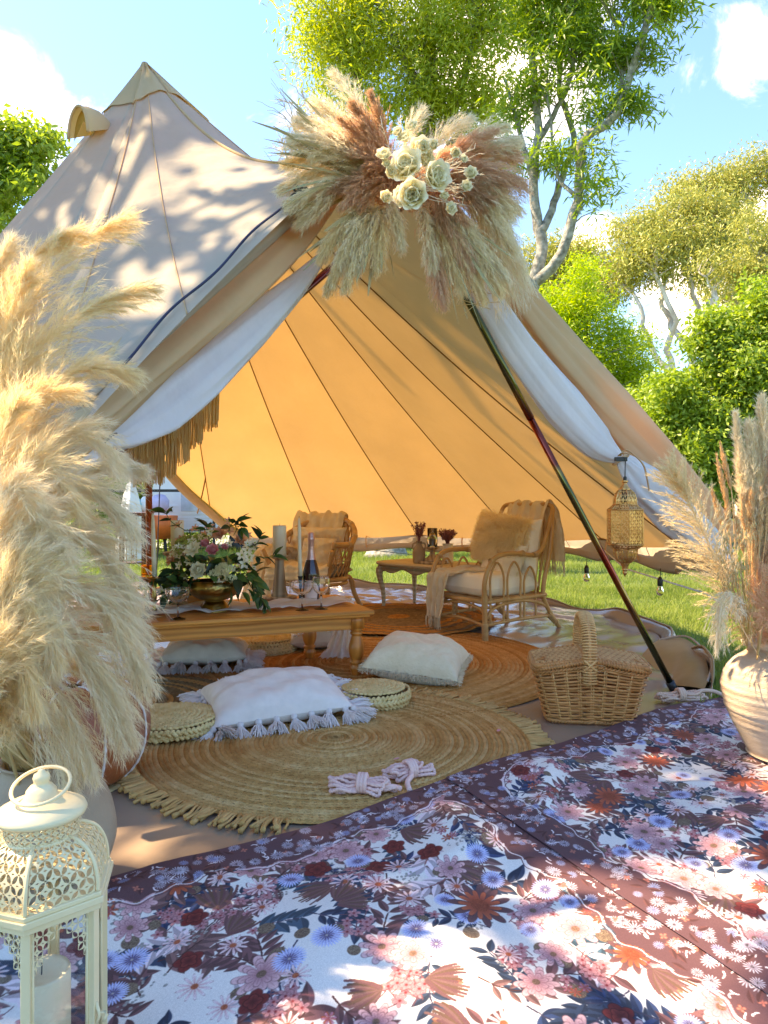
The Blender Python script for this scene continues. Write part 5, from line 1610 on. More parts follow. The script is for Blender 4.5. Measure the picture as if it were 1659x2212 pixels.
def orient(o, p, d, roll=0.0, scale=1.0, axis='Y'):
    q = Vector(d).to_track_quat(axis, 'Z'); o.location = p; o.rotation_euler = (q @ Matrix.Rotation(roll, 3, axis).to_quaternion()).to_euler(); o.scale = (scale,) * 3


def petal_mesh(L, W, cup, n=7):
    u = np.linspace(0, 1, n); w = W * .5 * np.sin(PI * np.clip(u * .86 + .08, 0, 1)) ** .7; rows = []
    for s in np.linspace(-1, 1, 7):
        z = cup * L * (u ** 1.6) + cup * .8 * w * s * s - .1 * L * u ** 5
        rows.append(np.stack([s * w, u * L * (1 - .12 * s * s), z], -1))
    return MB().grid(np.array(rows)).mesh('petal')


def flower(parent, p, face, layers, m, name='flower', centre=None, sc=1.0, label=None):
    """layers: (count, L, W, cup, opening angle)"""
    c = MB(); c.lathe([(.001, -.004), (.006, 0), (.005, .006), (.001, .008)], 10)
    f = part(name, c, centre or M_yg, parent, label=label)
    f.location = p; f.rotation_euler = Vector(face).to_track_quat('Z', 'Y').to_euler(); f.scale = (sc,) * 3
    for li, (n, L, W, cup, op) in enumerate(layers):
        me = petal_mesh(L, W, cup); me.materials.append(m)
        for k in range(n):
            o = part('petal', me, None, f); a = 2 * PI * (k + .37 * li) / n + rng.normal() * .08
            o.matrix_local = Matrix.Rotation(a, 4, 'Z') @ Matrix.Rotation(op + rng.normal() * .07, 4, 'X') @ Matrix.Translation((0, .002, 0))
    return f


PEONY = [(8, .048, .052, .35, .30), (9, .044, .046, .5, .65), (8, .038, .040, .6, .95), (7, .030, .032, .6, 1.2), (5, .022, .024, .6, 1.4)]
ROSE = [(7, .036, .038, .5, .35), (7, .031, .034, .6, .75), (6, .026, .028, .6, 1.05), (5, .018, .02, .6, 1.3)]
STAR = [(5, .030, .016, .15, .25)]
LOOSE = [(9, .058, .032, .25, .25), (7, .045, .028, .4, .7)]


def umbel(parent, p, r, m, n=300, flat=.5, name='umbel'):
    mb = MB(); d = nz(rng.normal(size=(n, 3))); d[:, 2] = np.abs(d[:, 2]) if flat < 1 else d[:, 2]
    P = d * r * (.7 + .35 * rng.random(n))[:, None] * np.array([1, 1, flat])
    tet = np.array([[1, 0, -.7], [-1, 0, -.7], [0, 1, .7], [0, -1, .7]]) * .0042
    V = (P[:, None] + tet[None] * (.7 + .6 * rng.random((n, 1, 1)))).reshape(-1, 3); i = np.arange(n)[:, None] * 4
    mb.add(V, np.concatenate([i + [[0, 2, 3]], i + [[1, 3, 2]], i + [[0, 1, 2]], i + [[0, 3, 1]]]))
    for k in range(14): mb.tube([(0, 0, -r * .6), P[k * (n // 14)] * .9], .0012, 4, caps=False)
    o = part(name, mb, m, parent, kind='stuff', smooth=False); o.location = p; return o


def bouquet():
    t = thing('bouquet', 'garden bouquet of white and pink peonies with dark trailing leaves in the brass bowl', 'flowers', tuple(BP + [0, 0, .15]))
    sc = 4.2 / F       # metres per display pixel at the bowl
    def L(px, py, dy=0.0): return ((px - 485) * sc, dy, (1262 - py) * sc)
    fl = MB()
    def FD(px, py): return nz(np.array([(px - 485) * .010, -1.0, (1250 - py) * .008 + .15]))
    flower(t, L(466, 1232, -.13), FD(466, 1225), PEONY, M_pet_white, 'peony', sc=1.12)
    flower(t, L(492, 1192, -.12), FD(492, 1190), ROSE, M_pet_pink, 'rose', sc=1.2)
    flower(t, L(474, 1180, -.08), FD(470, 1170), ROSE, M_pet_pink, 'rose', sc=.95); flower(t, L(512, 1186, -.07), FD(520, 1180), ROSE, M_pet_pink, 'rose', sc=.7)
    flower(t, L(452, 1190, -.11), FD(450, 1180), LOOSE, M_pet_white, 'peony'); flower(t, L(446, 1210, -.10), FD(440, 1210), LOOSE, M_pet_white, 'peony', sc=.7)
    for px, py, k in ((400, 1212, .8), (497, 1160, .9), (540, 1172, .7), (420, 1175, .8)): flower(t, L(px, py, -.03), FD(px, py), LOOSE, M_pet_peach, 'peach_flower', sc=k)
    for px, py in ((435, 1148), (470, 1143), (510, 1132), (520, 1150), (455, 1160), (555, 1160), (405, 1140)): flower(t, L(px, py, rng.uniform(-.05, .1)), FD(px, py), [(6, .032, .014, .1, .15)], M_pet_peach, 'columbine', sc=1.0)
    for k in range(34):
        a = rng.uniform(0, 2 * PI); q = rng.uniform(.6, 1.05); px = 490 + math.cos(a) * 100 * q; py = 1205 - math.sin(a) * 52 * q
        flower(t, L(px, py, rng.uniform(-.12, .05)), FD(px, py) + rng.normal(size=3) * .3, STAR, M_pet_white, 'jasmine', sc=rng.uniform(.7, 1.0))
    for px, py in ((562, 1190), (566, 1205), (556, 1218), (572, 1182), (550, 1200), (392, 1290), (385, 1275)): flower(t, L(px, py, -.1), (0, -1, .2), STAR, M_pet_white, 'jasmine', sc=1.1)
    umbel(t, L(435, 1178, -.03), .075, M_yg, 700, .6); umbel(t, L(415, 1190, -.05), .05, M_yg, 400, .6); umbel(t, L(455, 1168, .0), .05, M_yg, 350)
    umbel(t, L(517, 1232, -.12), .058, M_elder, 520, .8); umbel(t, L(497, 1240, -.12), .04, M_elder, 260, .8); umbel(t, L(528, 1250, -.11), .035, M_elder, 220, .8)
    LM = [leaf_mesh(.075, .042, .2), leaf_mesh(.095, .05, .35), leaf_mesh(.055, .03, .1)]
    ms = []
    for i, me in enumerate(LM):
        for m in M_gl: q = me.copy(); q.materials.clear(); q.materials.append(m); ms.append(q)
    for k in range(170):
        a = rng.uniform(-.35, PI + .35); q = rng.uniform(.2, 1.0) ** .6; r = np.array([.24 * q * math.cos(a), rng.uniform(-.13, .10), .02 + .19 * q * math.sin(a) * .8 - .02])
        d = nz(np.array([r[0] * 2.4, r[1] - .05, r[2] * 1.2 - .02]) + rng.normal(size=3) * .28)
        o = part('leaf', ms[rng.integers(len(ms))], None, t); orient(o, r, d, rng.uniform(-1.2, 1.2), rng.uniform(.75, 1.2))
    # trailing sprays
    for L0, L1, L2 in (((545, 1225), (575, 1262), (600, 1300)), ((560, 1200), (600, 1205), (620, 1200)), ((560, 1180), (580, 1178), (590, 1160)), ((420, 1240), (395, 1240), (378, 1250)),
                       ((420, 1250), (400, 1275), (385, 1290)), ((480, 1170), (478, 1150), (480, 1140)), ((530, 1160), (545, 1140), (552, 1145)), ((430, 1150), (405, 1130), (395, 1110)), ((550, 1230), (575, 1250), (590, 1285)), ((520, 1150), (530, 1135), (545, 1130))):
        q = smooth_path([L(*L0, -.06), L(*L1, -.11), L(*L2, -.12)], 12); part('spray_stem', MB().tube(q, .0022, 5), M_stem, t)
        for k in (3, 6, 9, 11):
            tng = nz(q[min(k + 1, 11)] - q[k - 1])
            for sg in (-1, 1):
                o = part('leaf', ms[rng.integers(len(ms))], None, t); orient(o, q[k], nz(tng + np.array([sg * .7, rng.normal() * .4, rng.normal() * .3 - .25])), rng.uniform(-.8, .8), rng.uniform(.65, 1.0))
    return t


bouquet()

# ---------------------------------------------------------------- rattan armchair on the right
def wrap(mb, p, r, n=5):
    """binding: short stack of rings round a joint"""
    p = np.asarray(p, float)
    for k in range(n): pass


def bez(pts, n=20): return smooth_path(pts, n)


def binding(p0, p1, r, k=8):
    mb = MB(); p0, p1 = np.asarray(p0, float), np.asarray(p1, float); T_ = nz(p1 - p0); A_ = nz(np.cross(T_, [.3, .9, .2])); B_ = np.cross(T_, A_)
    a = np.linspace(0, 2 * PI * k, k * 10); L = np.linspace(0, 1, k * 10)[:, None]
    mb.tube(p0 + (p1 - p0) * L + r * (np.cos(a)[:, None] * A_ + np.sin(a)[:, None] * B_), .0035, 5); return mb


def rattan_chair():
    t = thing('rattan_armchair', 'rattan armchair with looped open arms standing right of the side table', 'armchair', (.81, 5.56, .012), R(-53.8))
    W = .27
    for s in (-1, 1):
        x = s * W
        arm = bez([(x, -.33, .0), (x, -.335, .25), (x * 1.04, -.345, .42), (x * 1.06, -.28, .56), (x * 1.07, -.16, .605), (x * 1.05, .02, .60), (x, .16, .585), (x, .25, .63), (x, .31, .76), (x * .98, .37, .90), (x * .86, .385, .945), (x * .5, .38, .955), (0, .38, .95)], 60)
        part('arm_frame', MB().tube(arm, np.interp(np.arange(60), [0, 10, 60], [.019, .017, .016]), 10), M_rattan, t)
        part('rear_leg', MB().tube(bez([(x * .95, .375, .88), (x * .98, .345, .62), (x * .98, .27, .34), (x, .30, .2), (x * 1.02, .46, .0)], 26), .017, 10), M_rattan, t)
        part('rear_brace', MB().tube(bez([(x, -.31, .16), (x, -.26, .22), (x, -.1, .255), (x, .1, .255), (x, .27, .21), (x, .37, .12)], 24), .011, 8), M_rattan, t)
        part('side_rail', MB().tube([(x, -.33, .275), (x, .29, .285)], .016, 8), M_rattan, t)
        part('side_rail', MB().tube(bez([(x, -.32, .115), (x * 1.03, .0, .13), (x, .36, .125)], 12), .012, 8), M_rattan, t)
        for k, (y0, y1) in enumerate(((-.30, -.13), (-.13, .04), (.04, .2))):
            h = .545 if k < 2 else .50
            part('arm_loop', MB().tube(bez([(x, y0 + .02, .12), (x, y0 + .02, .3), (x, y0 + .022, h - .09), (x, (y0 + y1) / 2, h), (x, y1 - .022, h - .09), (x, y1 - .02, .3), (x, y1 - .02, .12)], 40), .0085, 7), M_rattan, t)
            for yy in (y0 + .02, y1 - .02):
                for z in (.285, .13): part('cane_binding', binding((x, yy - .0, z - .012), (x, yy, z + .012), .0135, 3), M_rattan_lt, t)
        part('cane_binding', binding((x, -.33, .0), (x, -.333, .13), .021, 15), M_rattan_lt, t)
        part('cane_binding', binding((x, -.335, .24), (x, -.336, .32), .0205, 9), M_rattan_lt, t)
        part('cane_binding', binding((x * 1.0, .31, .14), (x * 1.02, .40, .07), .019, 10), M_rattan_lt, t)
        for y, z in ((.16, .585), (-.28, .56), (.02, .60)): part('cane_binding', binding((x * 1.04, y - .015, z), (x * 1.04, y + .02, z + .004), .0195, 4), M_rattan_lt, t)
    for y, z in ((-.33, .275), (.28, .285)): part('cross_rail', MB().tube([(-W, y, z), (W, y, z)], .016, 8), M_rattan, t)
    part('front_stretcher', MB().tube(bez([(-W, -.33, .11), (0, -.32, .14), (W, -.33, .11)], 12), .011, 7), M_rattan, t)
    part('front_brace', MB().tube(bez([(-W, -.325, .14), (-W * .8, -.32, .22), (0, -.32, .25), (W * .8, -.32, .22), (W, -.325, .14)], 24), .011, 7), M_rattan, t)
    part('inner_hoop', MB().tube(bez([(-W * .75, .28, .3), (-W * .78, .34, .7), (-W * .6, .37, .87), (0, .375, .90), (W * .6, .37, .87), (W * .78, .34, .7), (W * .75, .28, .3)], 40), .0095, 7), M_rattan, t)
    for k in range(-3, 4): part('back_cane', MB().tube(bez([(k * .055, .28, .29), (k * .055, .33, .6), (k * .05, .375, .91)], 12), .007, 6), M_rattan, t)
    for k in range(-4, 5): part('seat_slat', MB().tube([(k * .055, -.32, .285), (k * .055, .28, .292)], .007, 6), M_rattan, t)
    return t


rc = rattan_chair()
RC = Matrix.Translation((.81, 5.56, .012)) @ Matrix.Rotation(R(-53.8), 4, 'Z')


def inchair(t, Mx, loc, rot=(0, 0, 0)):
    from mathutils import Euler
    t.matrix_world = Mx @ Matrix.Translation(loc) @ Euler(rot).to_matrix().to_4x4()


t = thing('seat_cushion', 'thick calico seat cushion on the right hand rattan armchair', 'cushion'); inchair(t, RC, (0, -.03, .355))
part('cover', cushion_mb(.50, .56, .17, seed=21, p=7, wr=.005), M_seatc, t)
t = thing('back_cushion', 'upright calico back cushion in the right hand rattan armchair', 'cushion'); inchair(t, RC, (0, .24, .62), (R(80), 0, 0))
part('cover', cushion_mb(.50, .46, .15, seed=22, p=5, wr=.007), M_seatc, t)
t = thing('lumbar_cushion', 'round edged cream cushion with ruffled rim leaning under the fur cushion', 'cushion'); inchair(t, RC, (.03, .08, .50), (R(62), 0, R(-8)))
part('cover', cushion_mb(.42, .34, .16, seed=23, p=3.2), M_cream_chenille, t)


def fur_cushion():
    t = thing('fur_cushion', 'shaggy cream fur cushion propped high in the right hand rattan armchair', 'cushion'); inchair(t, RC, (-.02, .12, .70), (R(74), R(6), 0))
    top, bot = puffy(.46, .36, .15, seed=24, n=36); part('cover', MB().grid(top).grid(bot[::-1]), M_fur, t)
    n = 26000; i, j = rng.integers(0, 35, n), rng.integers(0, 35, n)
    which = rng.random(n) < .72; P = np.where(which[:, None], top[i, j], bot[i, j]) + rng.normal(size=(n, 3)) * .006
    out = nz(P * np.array([1.2, 1.2, 5]) + 1e-6)
    # hair falls with the world's down, which is -y here
    D = nz(out * .7 + np.array([.35, -.9, .1]) * .6 + rng.normal(size=(n, 3)) * .33) * rng.uniform(.03, .065, n)[:, None]
    sd = nz(np.cross(D, rng.normal(size=(n, 3)))) * .0011
    M1 = P + D * .55 + out * .006
    mb = MB(); V = np.stack([P - sd, P + sd, M1 + sd * .8, M1 - sd * .8, P + D], 1).reshape(-1, 3); k = np.arange(n)[:, None] * 5
    mb.add(V, k + [[0, 1, 2, 3]], k + [[3, 2, 4]]); part('fur', mb, M_fur, t, kind='stuff')


fur_cushion()


def throw(label, Mx, path, width, m, seed, fringe=.07, wav=.012, name='fringed_throw', xtwist=None, nf=70):
    """cloth hung along a path (local), spreading over x"""
    g = np.random.default_rng(seed); ph = g.uniform(0, 6, 5)
    t = thing(name, label, 'throw'); inchair(t, Mx, (0, 0, 0))
    p = smooth_path(path, 60); n = 34; x = np.linspace(-.5, .5, n); Tn = nz(np.gradient(p, axis=0)); Nn = nz(np.cross(Tn, [1.0, 0, 0])); rows = []
    for i in range(60):
        w = width[0] + (width[1] - width[0]) * i / 59; tw = 0 if xtwist is None else xtwist * (i / 59)
        f = wav * (np.sin(x * 22 + ph[0] + i * .04) + .6 * np.sin(x * 41 + ph[1] - i * .06)) + wav * .5 * np.sin(i * .5 + x * 9)
        rows.append(p[i] + np.stack([x * w + tw, 0 * x, 0 * x], -1) + f[:, None] * Nn[i])
    Pm = np.array(rows); part('cloth', MB().grid(Pm), m, t)
    fr = MB()
    for end, d in ((0, -Tn[0]), (59, Tn[-1])):
        for k in range(nf):
            q = Pm[end][int(k / nf * (n - 1))] + np.array([g.uniform(-.01, .01), 0, 0]); L = fringe * g.uniform(.7, 1.2)
            dd = nz(d + np.array([g.normal() * .12, g.normal() * .1, -.5])); fr.tube([q, q + dd * L * .5 + g.normal(size=3) * .003, q + dd * L * .7 + np.array([0, 0, -L * .35])], [.0022, .0024, .0016], 4, caps=False)
    part('fringe', fr, m, t, kind='stuff')
    return t


throw('cream fringed throw draped over the back of the right hand rattan armchair', RC, [(.02, .26, .62), (.02, .33, .86), (.03, .375, .975), (.05, .43, .93), (.07, .47, .78), (.08, .50, .52)], (.40, .40), M_throw, 31, .10, .010, nf=90)
throw('cream throw spilling from the seat over the front left of the right hand armchair', RC, [(-.10, .12, .47), (-.12, -.12, .465), (-.16, -.30, .455), (-.17, -.365, .42), (-.175, -.375, .28), (-.18, -.38, .12)], (.36, .16), M_throw, 33, .08, .012, xtwist=-.04)

# ---------------------------------------------------------------- barrel chair on the left
def barrel_chair():
    cx, cy = -.62, 6.55
    t = thing('cane_tub_chair', 'tub shaped cane chair with latticed side and splayed legs behind the bottle', 'armchair', (cx, cy, .014), R(-24))
    a = np.linspace(R(-38), R(218), 50)
    def rim(aa, z0=0): return np.stack([.36 * np.cos(aa), .33 * np.sin(aa) + .02, .60 + .22 * np.clip(np.sin(aa), -1, 1) ** 1 * (np.sin(aa) > 0) + 0 * aa + z0], -1)
    def low(aa): return np.stack([.29 * np.cos(aa), .28 * np.sin(aa) + .0, .30 + 0 * aa], -1)
    part('rim', MB().tube(rim(a), .024, 12), M_rattan, t)
    for k in range(10):
        s = k / 9 * .98; q = rim(a[int(s * 49):int(s * 49) + 2]); 
        part('cane_binding', binding(q[0], q[0] + nz(q[-1] - q[0]) * .035, .0255, 4), M_rattan_lt, t)
    for k in range(24):
        a0 = R(-38) + k / 24 * R(256)
        for sg in (-1, 1):
            a1 = np.clip(a0 + sg * R(24), R(-38), R(218)); p = rim(np.array([a0]))[0]; q = low(np.array([a1]))[0]; mid = (p + q) / 2 * [1.03, 1.03, 1]
            part('lattice_cane', MB().tube(bez([p, mid, q], 8), .0065, 5), M_rattan, t)
    for z, r in ((.30, .022), (.26, .016)): aa = np.linspace(0, 2 * PI, 40, endpoint=False); part('seat_ring', MB().tube(np.stack([.29 * np.cos(aa), .28 * np.sin(aa), 0 * aa + z], -1), r, 8, closed=True), M_rattan, t)
    part('hoop', MB().tube(np.stack([.325 * np.cos(a), .305 * np.sin(a), 0 * a + .46], -1), .006, 6), M_rattan_lt, t)
    for sx, sy in ((-1, -1), (1, -1), (-1, 1), (1, 1)):
        part('leg', MB().tube(bez([(sx * .34 if sy < 0 else sx * .22, -.30 if sy < 0 else .2, .56 if sy < 0 else .30), (sx * .25, sy * .22, .28), (sx * .28, sy * .25, .14), (sx * .33, sy * .31, 0)], 20), .021, 8), M_rattan, t)
        part('cane_binding', binding((sx * .255, sy * .225, .28), (sx * .27, sy * .24, .2), .023, 8), M_rattan_lt, t)
    part('seat_panel', MB().lathe([(.001, .30), (.27, .30), (.27, .31), (.001, .31)], 30), M_rattan_lt, t)
    return t, Matrix.Translation((cx, cy, .014)) @ Matrix.Rotation(R(-24), 4, 'Z')


bc, BC = barrel_chair()
t = thing('seat_cushion', 'grey green seat cushion on the cane tub chair', 'cushion'); inchair(t, BC, (0, .0, .355)); part('cover', cushion_mb(.52, .52, .12, seed=41, p=4), mat('grey_green_cotton', (.30, .27, .18), .9), t)
t = thing('lace_cushion', 'wide lace cushion leaning in the back of the cane tub chair', 'cushion'); inchair(t, BC, (-.05, .14, .57), (R(72), 0, 0)); part('cover', cushion_mb(.56, .36, .14, seed=42, wr=.01), M_throw, t)
t = thing('fringed_cushion', 'small square cushion with shaggy fringe in front of the lace cushion', 'cushion'); inchair(t, BC, (.05, -.02, .52), (R(66), 0, R(4))); part('cover', cushion_mb(.32, .28, .12, seed=43), M_throw, t)
fr = MB(); n = 1500; f = rng.uniform(-1, 1, n); sd_ = rng.integers(0, 4, n)
P = np.stack([np.where(sd_ < 2, np.where(sd_ == 0, .16, -.16), f * .16), np.where(sd_ < 2, f * .14, np.where(sd_ == 2, .14, -.14)), 0 * f], -1)
D = nz(P * [1.2, 1.2, 0] + rng.normal(size=(n, 3)) * .06) * rng.uniform(.02, .04, n)[:, None]; w = nz(np.cross(D, rng.normal(size=(n, 3)))) * .002
fr.add(np.stack([P - w, P + w, P + D + w * .6, P + D - w * .6], 1).reshape(-1, 3), np.arange(n)[:, None] * 4 + [[0, 1, 2, 3]]); part('fringe', fr, M_throw, t, kind='stuff')
throw('thick cream blanket thrown over the back of the cane tub chair', BC, [(-.11, .06, .50), (-.11, .22, .68), (-.11, .30, .84), (-.10, .36, .865), (-.10, .40, .78), (-.10, .41, .6)], (.52, .50), M_throw, 44, .06, .012)
throw('cream blanket with knotted fringe hanging over the front edge of the tub chair seat', BC, [(-.02, .15, .435), (-.02, -.12, .435), (0, -.28, .42), (0, -.315, .36), (0, -.32, .30)], (.58, .62), M_throw, 45, .10, .012, nf=60)
throw('peach cream blanket falling to the floor at the left of the tub chair', BC, [(-.30, .1, .50), (-.36, -.05, .58), (-.40, -.18, .45), (-.42, -.26, .2), (-.44, -.30, .03)], (.24, .30), M_throw, 46, .05, .012)


# ---------------------------------------------------------------- side table with cabriole legs
def side_table():
    L4 = [np.array([-.07, 6.6]), np.array([.28, 6.96]), np.array([.575, 5.95]), np.array([.92, 6.27])]
    c = sum(L4) / 4; ax = nz(L4[2] - L4[0]); ay = nz(np.array([-ax[1], ax[0]])); an = math.atan2(ax[1], ax[0]); H = .44
    t = thing('side_table', 'pale limewashed side table with curved cabriole legs between the two chairs', 'side table', (*c, .012), an)
    a = np.linspace(0, 2 * PI, 60, endpoint=False)
    def outline(hx, hy, k): 
        x = np.sign(np.cos(a)) * np.abs(np.cos(a)) ** .35 * hx; y = np.sign(np.sin(a)) * np.abs(np.sin(a)) ** .35 * hy; return x * (1 + k * np.cos(4 * a)), y * (1 + k * np.cos(4 * a))
    rows = []
    for z, e in ((H - .03, .955), (H - .022, .99), (H - .008, 1.0), (H, .985), (H, .5), (H, .001)):
        x, y = outline(.51 * e, .29 * e, .015); rows.append(np.stack([x, y, 0 * a + z], -1))
    part('table_top', MB().grid(np.array(rows), closev=True), M_washed, t)
    for sy in (-1, 1):
        u = np.linspace(-.42, .42, 40); zb = H - .075 - .018 * np.cos(u * 22) * (np.abs(u) < .38)
        P = np.array([np.stack([u, 0 * u + sy * .235, zb], -1), np.stack([u, 0 * u + sy * .24, 0 * u + H - .03], -1), np.stack([u, 0 * u + sy * .22, 0 * u + H - .03], -1), np.stack([u, 0 * u + sy * .22, zb], -1)])
        part('apron', MB().grid(P, closeu=True), M_washed, t)
    for sx in (-1, 1): part('apron', MB().box((sx * .44, 0, H - .06), (.02, .44, .06)), M_washed, t, smooth=False)
    for sx in (-1, 1):
        for sy in (-1, 1):
            o = np.array([sx * .41, sy * .205, 0]); d = np.array([sx, sy, 0]) / 1.41
            p = bez([o + [0, 0, H - .03] - d * .01, o + [0, 0, H - .07] + d * .03, o + [0, 0, H - .14] + d * .028, o + [0, 0, H - .26], o + [0, 0, .06] - d * .005, o + [0, 0, .022] + d * .014, o + [0, 0, .008] + d * .03], 30)
            part('leg', MB().tube(p, np.interp(np.arange(30), [0, 5, 12, 22, 26, 29], [.032, .034, .022, .013, .014, .019]), 10), M_washed, t)
    return c, H + .012


SC, SH = side_table()
def sp(px, dd=0.0):
    y = SC[1] + dd; return np.array([(px - CX) / F * y, y, SH])


M_clay = mat('stoneware', (.40, .29, .18), .7, col2=(.26, .18, .10), scale=8, bump=.2)
M_dried = mat('dried_purple', (.36, .13, .10), .9, col2=(.22, .07, .06), island=.6, scale=20)
jp = sp(905, -.02)
t = thing('clay_jug', 'two handled brown stoneware jug on the side table', 'jug', tuple(jp))
part('body', MB().lathe(smooth_path([(r, z, 0) for r, z in [(.001, 0), (.045, 0), (.055, .04), (.055, .10), (.035, .14), (.024, .16), (.024, .18), (.03, .19), (.024, .188), (.02, .16)]], 40)[:, :2], 24), M_clay, t)
for s in (-1, 1): part('handle', MB().tube(bez([(s * .024, 0, .175), (s * .05, 0, .17), (s * .055, 0, .14), (s * .045, 0, .115)], 14), .006, 7), M_clay, t)


def sprigs(label, p, n, h, spread, name='dried_sprigs', dense=12, base=.15):
    t = thing(name, label, 'dried flowers', tuple(p)); st = MB(); bl = MB()
    for k in range(n):
        a = rng.uniform(0, 2 * PI); s = rng.uniform(.2, 1) * spread; tip = np.array([math.cos(a) * s, math.sin(a) * s, h * rng.uniform(.75, 1.05)])
        q = bez([(0, 0, -base), (tip[0] * .2, tip[1] * .2, .02), tip * [.6, .6, .6], tip], 12); st.tube(q, .0016, 4, caps=False)
        for j in range(dense):
            u = rng.uniform(.5, 1); c = q[int(u * 11)] + rng.normal(size=3) * .006; d = rng.normal(size=(3, 3)) * .006
            bl.add([c, c + d[0], c + d[1], c + d[2]], [[0, 1, 2], [0, 2, 3], [1, 2, 3]])
    part('stalks', st, M_dried, t, kind='stuff'); part('florets', bl, M_dried, t, kind='stuff', smooth=False)


sprigs('dried russet flowers fanning out of the stoneware jug', jp + [0, 0, .185], 22, .17, .07, dense=22)
vp = sp(967, .02)
single('white_vase', MB().lathe(smooth_path([(r, z, 0) for r, z in [(.001, 0), (.045, 0), (.05, .02), (.048, .12), (.043, .15), (.05, .165), (.045, .165), (.038, .148)]], 30)[:, :2], 26), mat('cream_ceramic', (.72, .64, .48), .4), 'straight cream ceramic vase at the right of the side table', 'vase', loc=tuple(vp))
sprigs('bunch of dried purple lavender in the straight cream vase', vp + [0, 0, .16], 60, .13, .085, dense=18)
cp_ = sp(934, -.05)
single('wood_slice', MB().lathe([(.001, 0), (.125, 0), (.128, .01), (.125, .022), (.001, .022)], 26, rfun=lambda a, z: 1 + .04 * np.sin(3 * a) + .02 * np.sin(7 * a)), M_candlewood, 'bark edged wood slice under the hurricane candle on the side table', 'wood slice', loc=tuple(cp_))
holder('squat turned wooden candle stand on the side table wood slice', cp_ + [0, 0, .022], [(.075, 0), (.075, .012), (.06, .025), (.035, .04), (.025, .06), (.025, .09), (.035, .10), (.058, .11), (.062, .122)], M_candlewood)
candle('short honey coloured candle inside the glass cylinder on the side table', cp_ + [0, 0, .144], .03, .07)
t = thing('glass_cylinder', 'clear glass hurricane cylinder round the short candle on the side table', 'candle glass', tuple(cp_ + [0, 0, .145])); part('glass', MB().lathe([(.044, 0), (.044, .16), (.042, .16), (.042, 0), (.044, 0)], 32), M_glass, t)


# ---------------------------------------------------------------- fringed macrame shade round the centre pole
def macrame():
    c = np.array([PEAK[0] + .08, 4.62, 0])
    t = thing('hanging_macrame', 'tiered cream macrame fringe shade hanging round the centre pole', 'lampshade', (c[0], c[1], 0))
    m = mat('macrame_cotton', (.92, .80, .52), .95, col2=(.80, .66, .38), scale=20, island=.4, trans=.5)
    for k, (r, zt, zb) in enumerate(((.43, 1.95, 1.47), (.33, 1.85, 1.36), (.25, 1.74, 1.25), (.17, 1.66, 1.16), (.09, 1.6, 1.10))):
        a = np.linspace(0, 2 * PI, 40, endpoint=False); part('hoop', MB().tube(np.stack([c[0] + r * np.cos(a), c[1] + r * np.sin(a), 0 * a + zt], -1) - np.array([c[0], c[1], 0]), .006, 6, closed=True), m, t)
        fr = MB(); n = int(r * 560)
        for i in range(n):
            q = i / n * 2 * PI; x, y = r * math.cos(q), r * math.sin(q); b = zb + rng.uniform(-.02, .02) + .015 * math.sin(q * 5); s = rng.normal(size=2) * .004
            fr.tube([(x, y, zt), (x * .99 + s[0], y * .99 + s[1], (zt + b) / 2), (x * .97 + s[1], y * .97 - s[0], b)], .0034, 4, caps=False)
        part('fringe_tier', fr, m, t, kind='stuff')
    for q in range(4): part('hanger', MB().tube([(.4 * math.cos(q * PI / 2), .4 * math.sin(q * PI / 2), 1.95), (0, 0, 2.35)], .003, 5), m, t)


macrame()


# brown cabinet lantern standing behind the pampas
def floor_lantern():
    p = at(252, 1290)[:2] + [-.02, .55]
    t = thing('wooden_lantern', 'dark wooden lantern box with brass star lights behind the pampas grass', 'lantern', (p[0], p[1], .012), R(12))
    m = wood('dark_wood', (.16, .06, .02), (.09, .03, .012), 'Z', .4)
    part('base', MB().box((0, 0, .03), (.26, .26, .06)), m, t, smooth=False); part('roof', MB().box((0, 0, .83), (.28, .28, .04)), m, t, smooth=False)
    for sx in (-1, 1):
        for sy in (-1, 1): part('post', MB().box((sx * .115, sy * .115, .435), (.022, .022, .75)), m, t, smooth=False)
    for z in (.3, .55): part('shelf', MB().box((0, 0, z), (.23, .23, .015)), m, t, smooth=False)
    for sx in (-1, 0, 1):
        for z in (.42, .68): part('bar', MB().box((sx * .05, -.12, z), (.008, .008, .24)), M_brass, t, smooth=False)
    for z in (.14, .36, .62):
        st = MB()
        for k in range(9): a = k / 9 * 2 * PI; st.tube([(0, 0, z), (math.cos(a) * .06, 0, z + math.sin(a) * .06)], [.007, .001], 5)
        part('brass_star', st, M_brass, t)


floor_lantern()
# ================================================================== pampas
def pmat(name, c, c2):
    return mat(name, c, .8, col2=c2, scale=5, island=.45, trans=.5, spec=.15, contrast=.6, objrand=.25)


M_pg = pmat('pampas_gold', (.96, .84, .58), (.88, .70, .40))
M_pp = pmat('pampas_pale', (.96, .88, .70), (.86, .72, .48))
M_pb = pmat('pampas_rust', (.80, .52, .33), (.60, .35, .19))
M_pk = pmat('pampas_rose', (.92, .66, .45), (.76, .48, .30))
M_straw = mat('dry_straw', (.78, .58, .28), .6, col2=(.55, .36, .14), scale=8, trans=.15)
M_palm = mat('dried_palm', (.52, .39, .18), .55, col2=(.33, .23, .09), scale=6, trans=.2)
M_palmg = mat('dried_palm_green', (.50, .45, .25), .6, col2=(.34, .30, .14), scale=6, trans=.2)


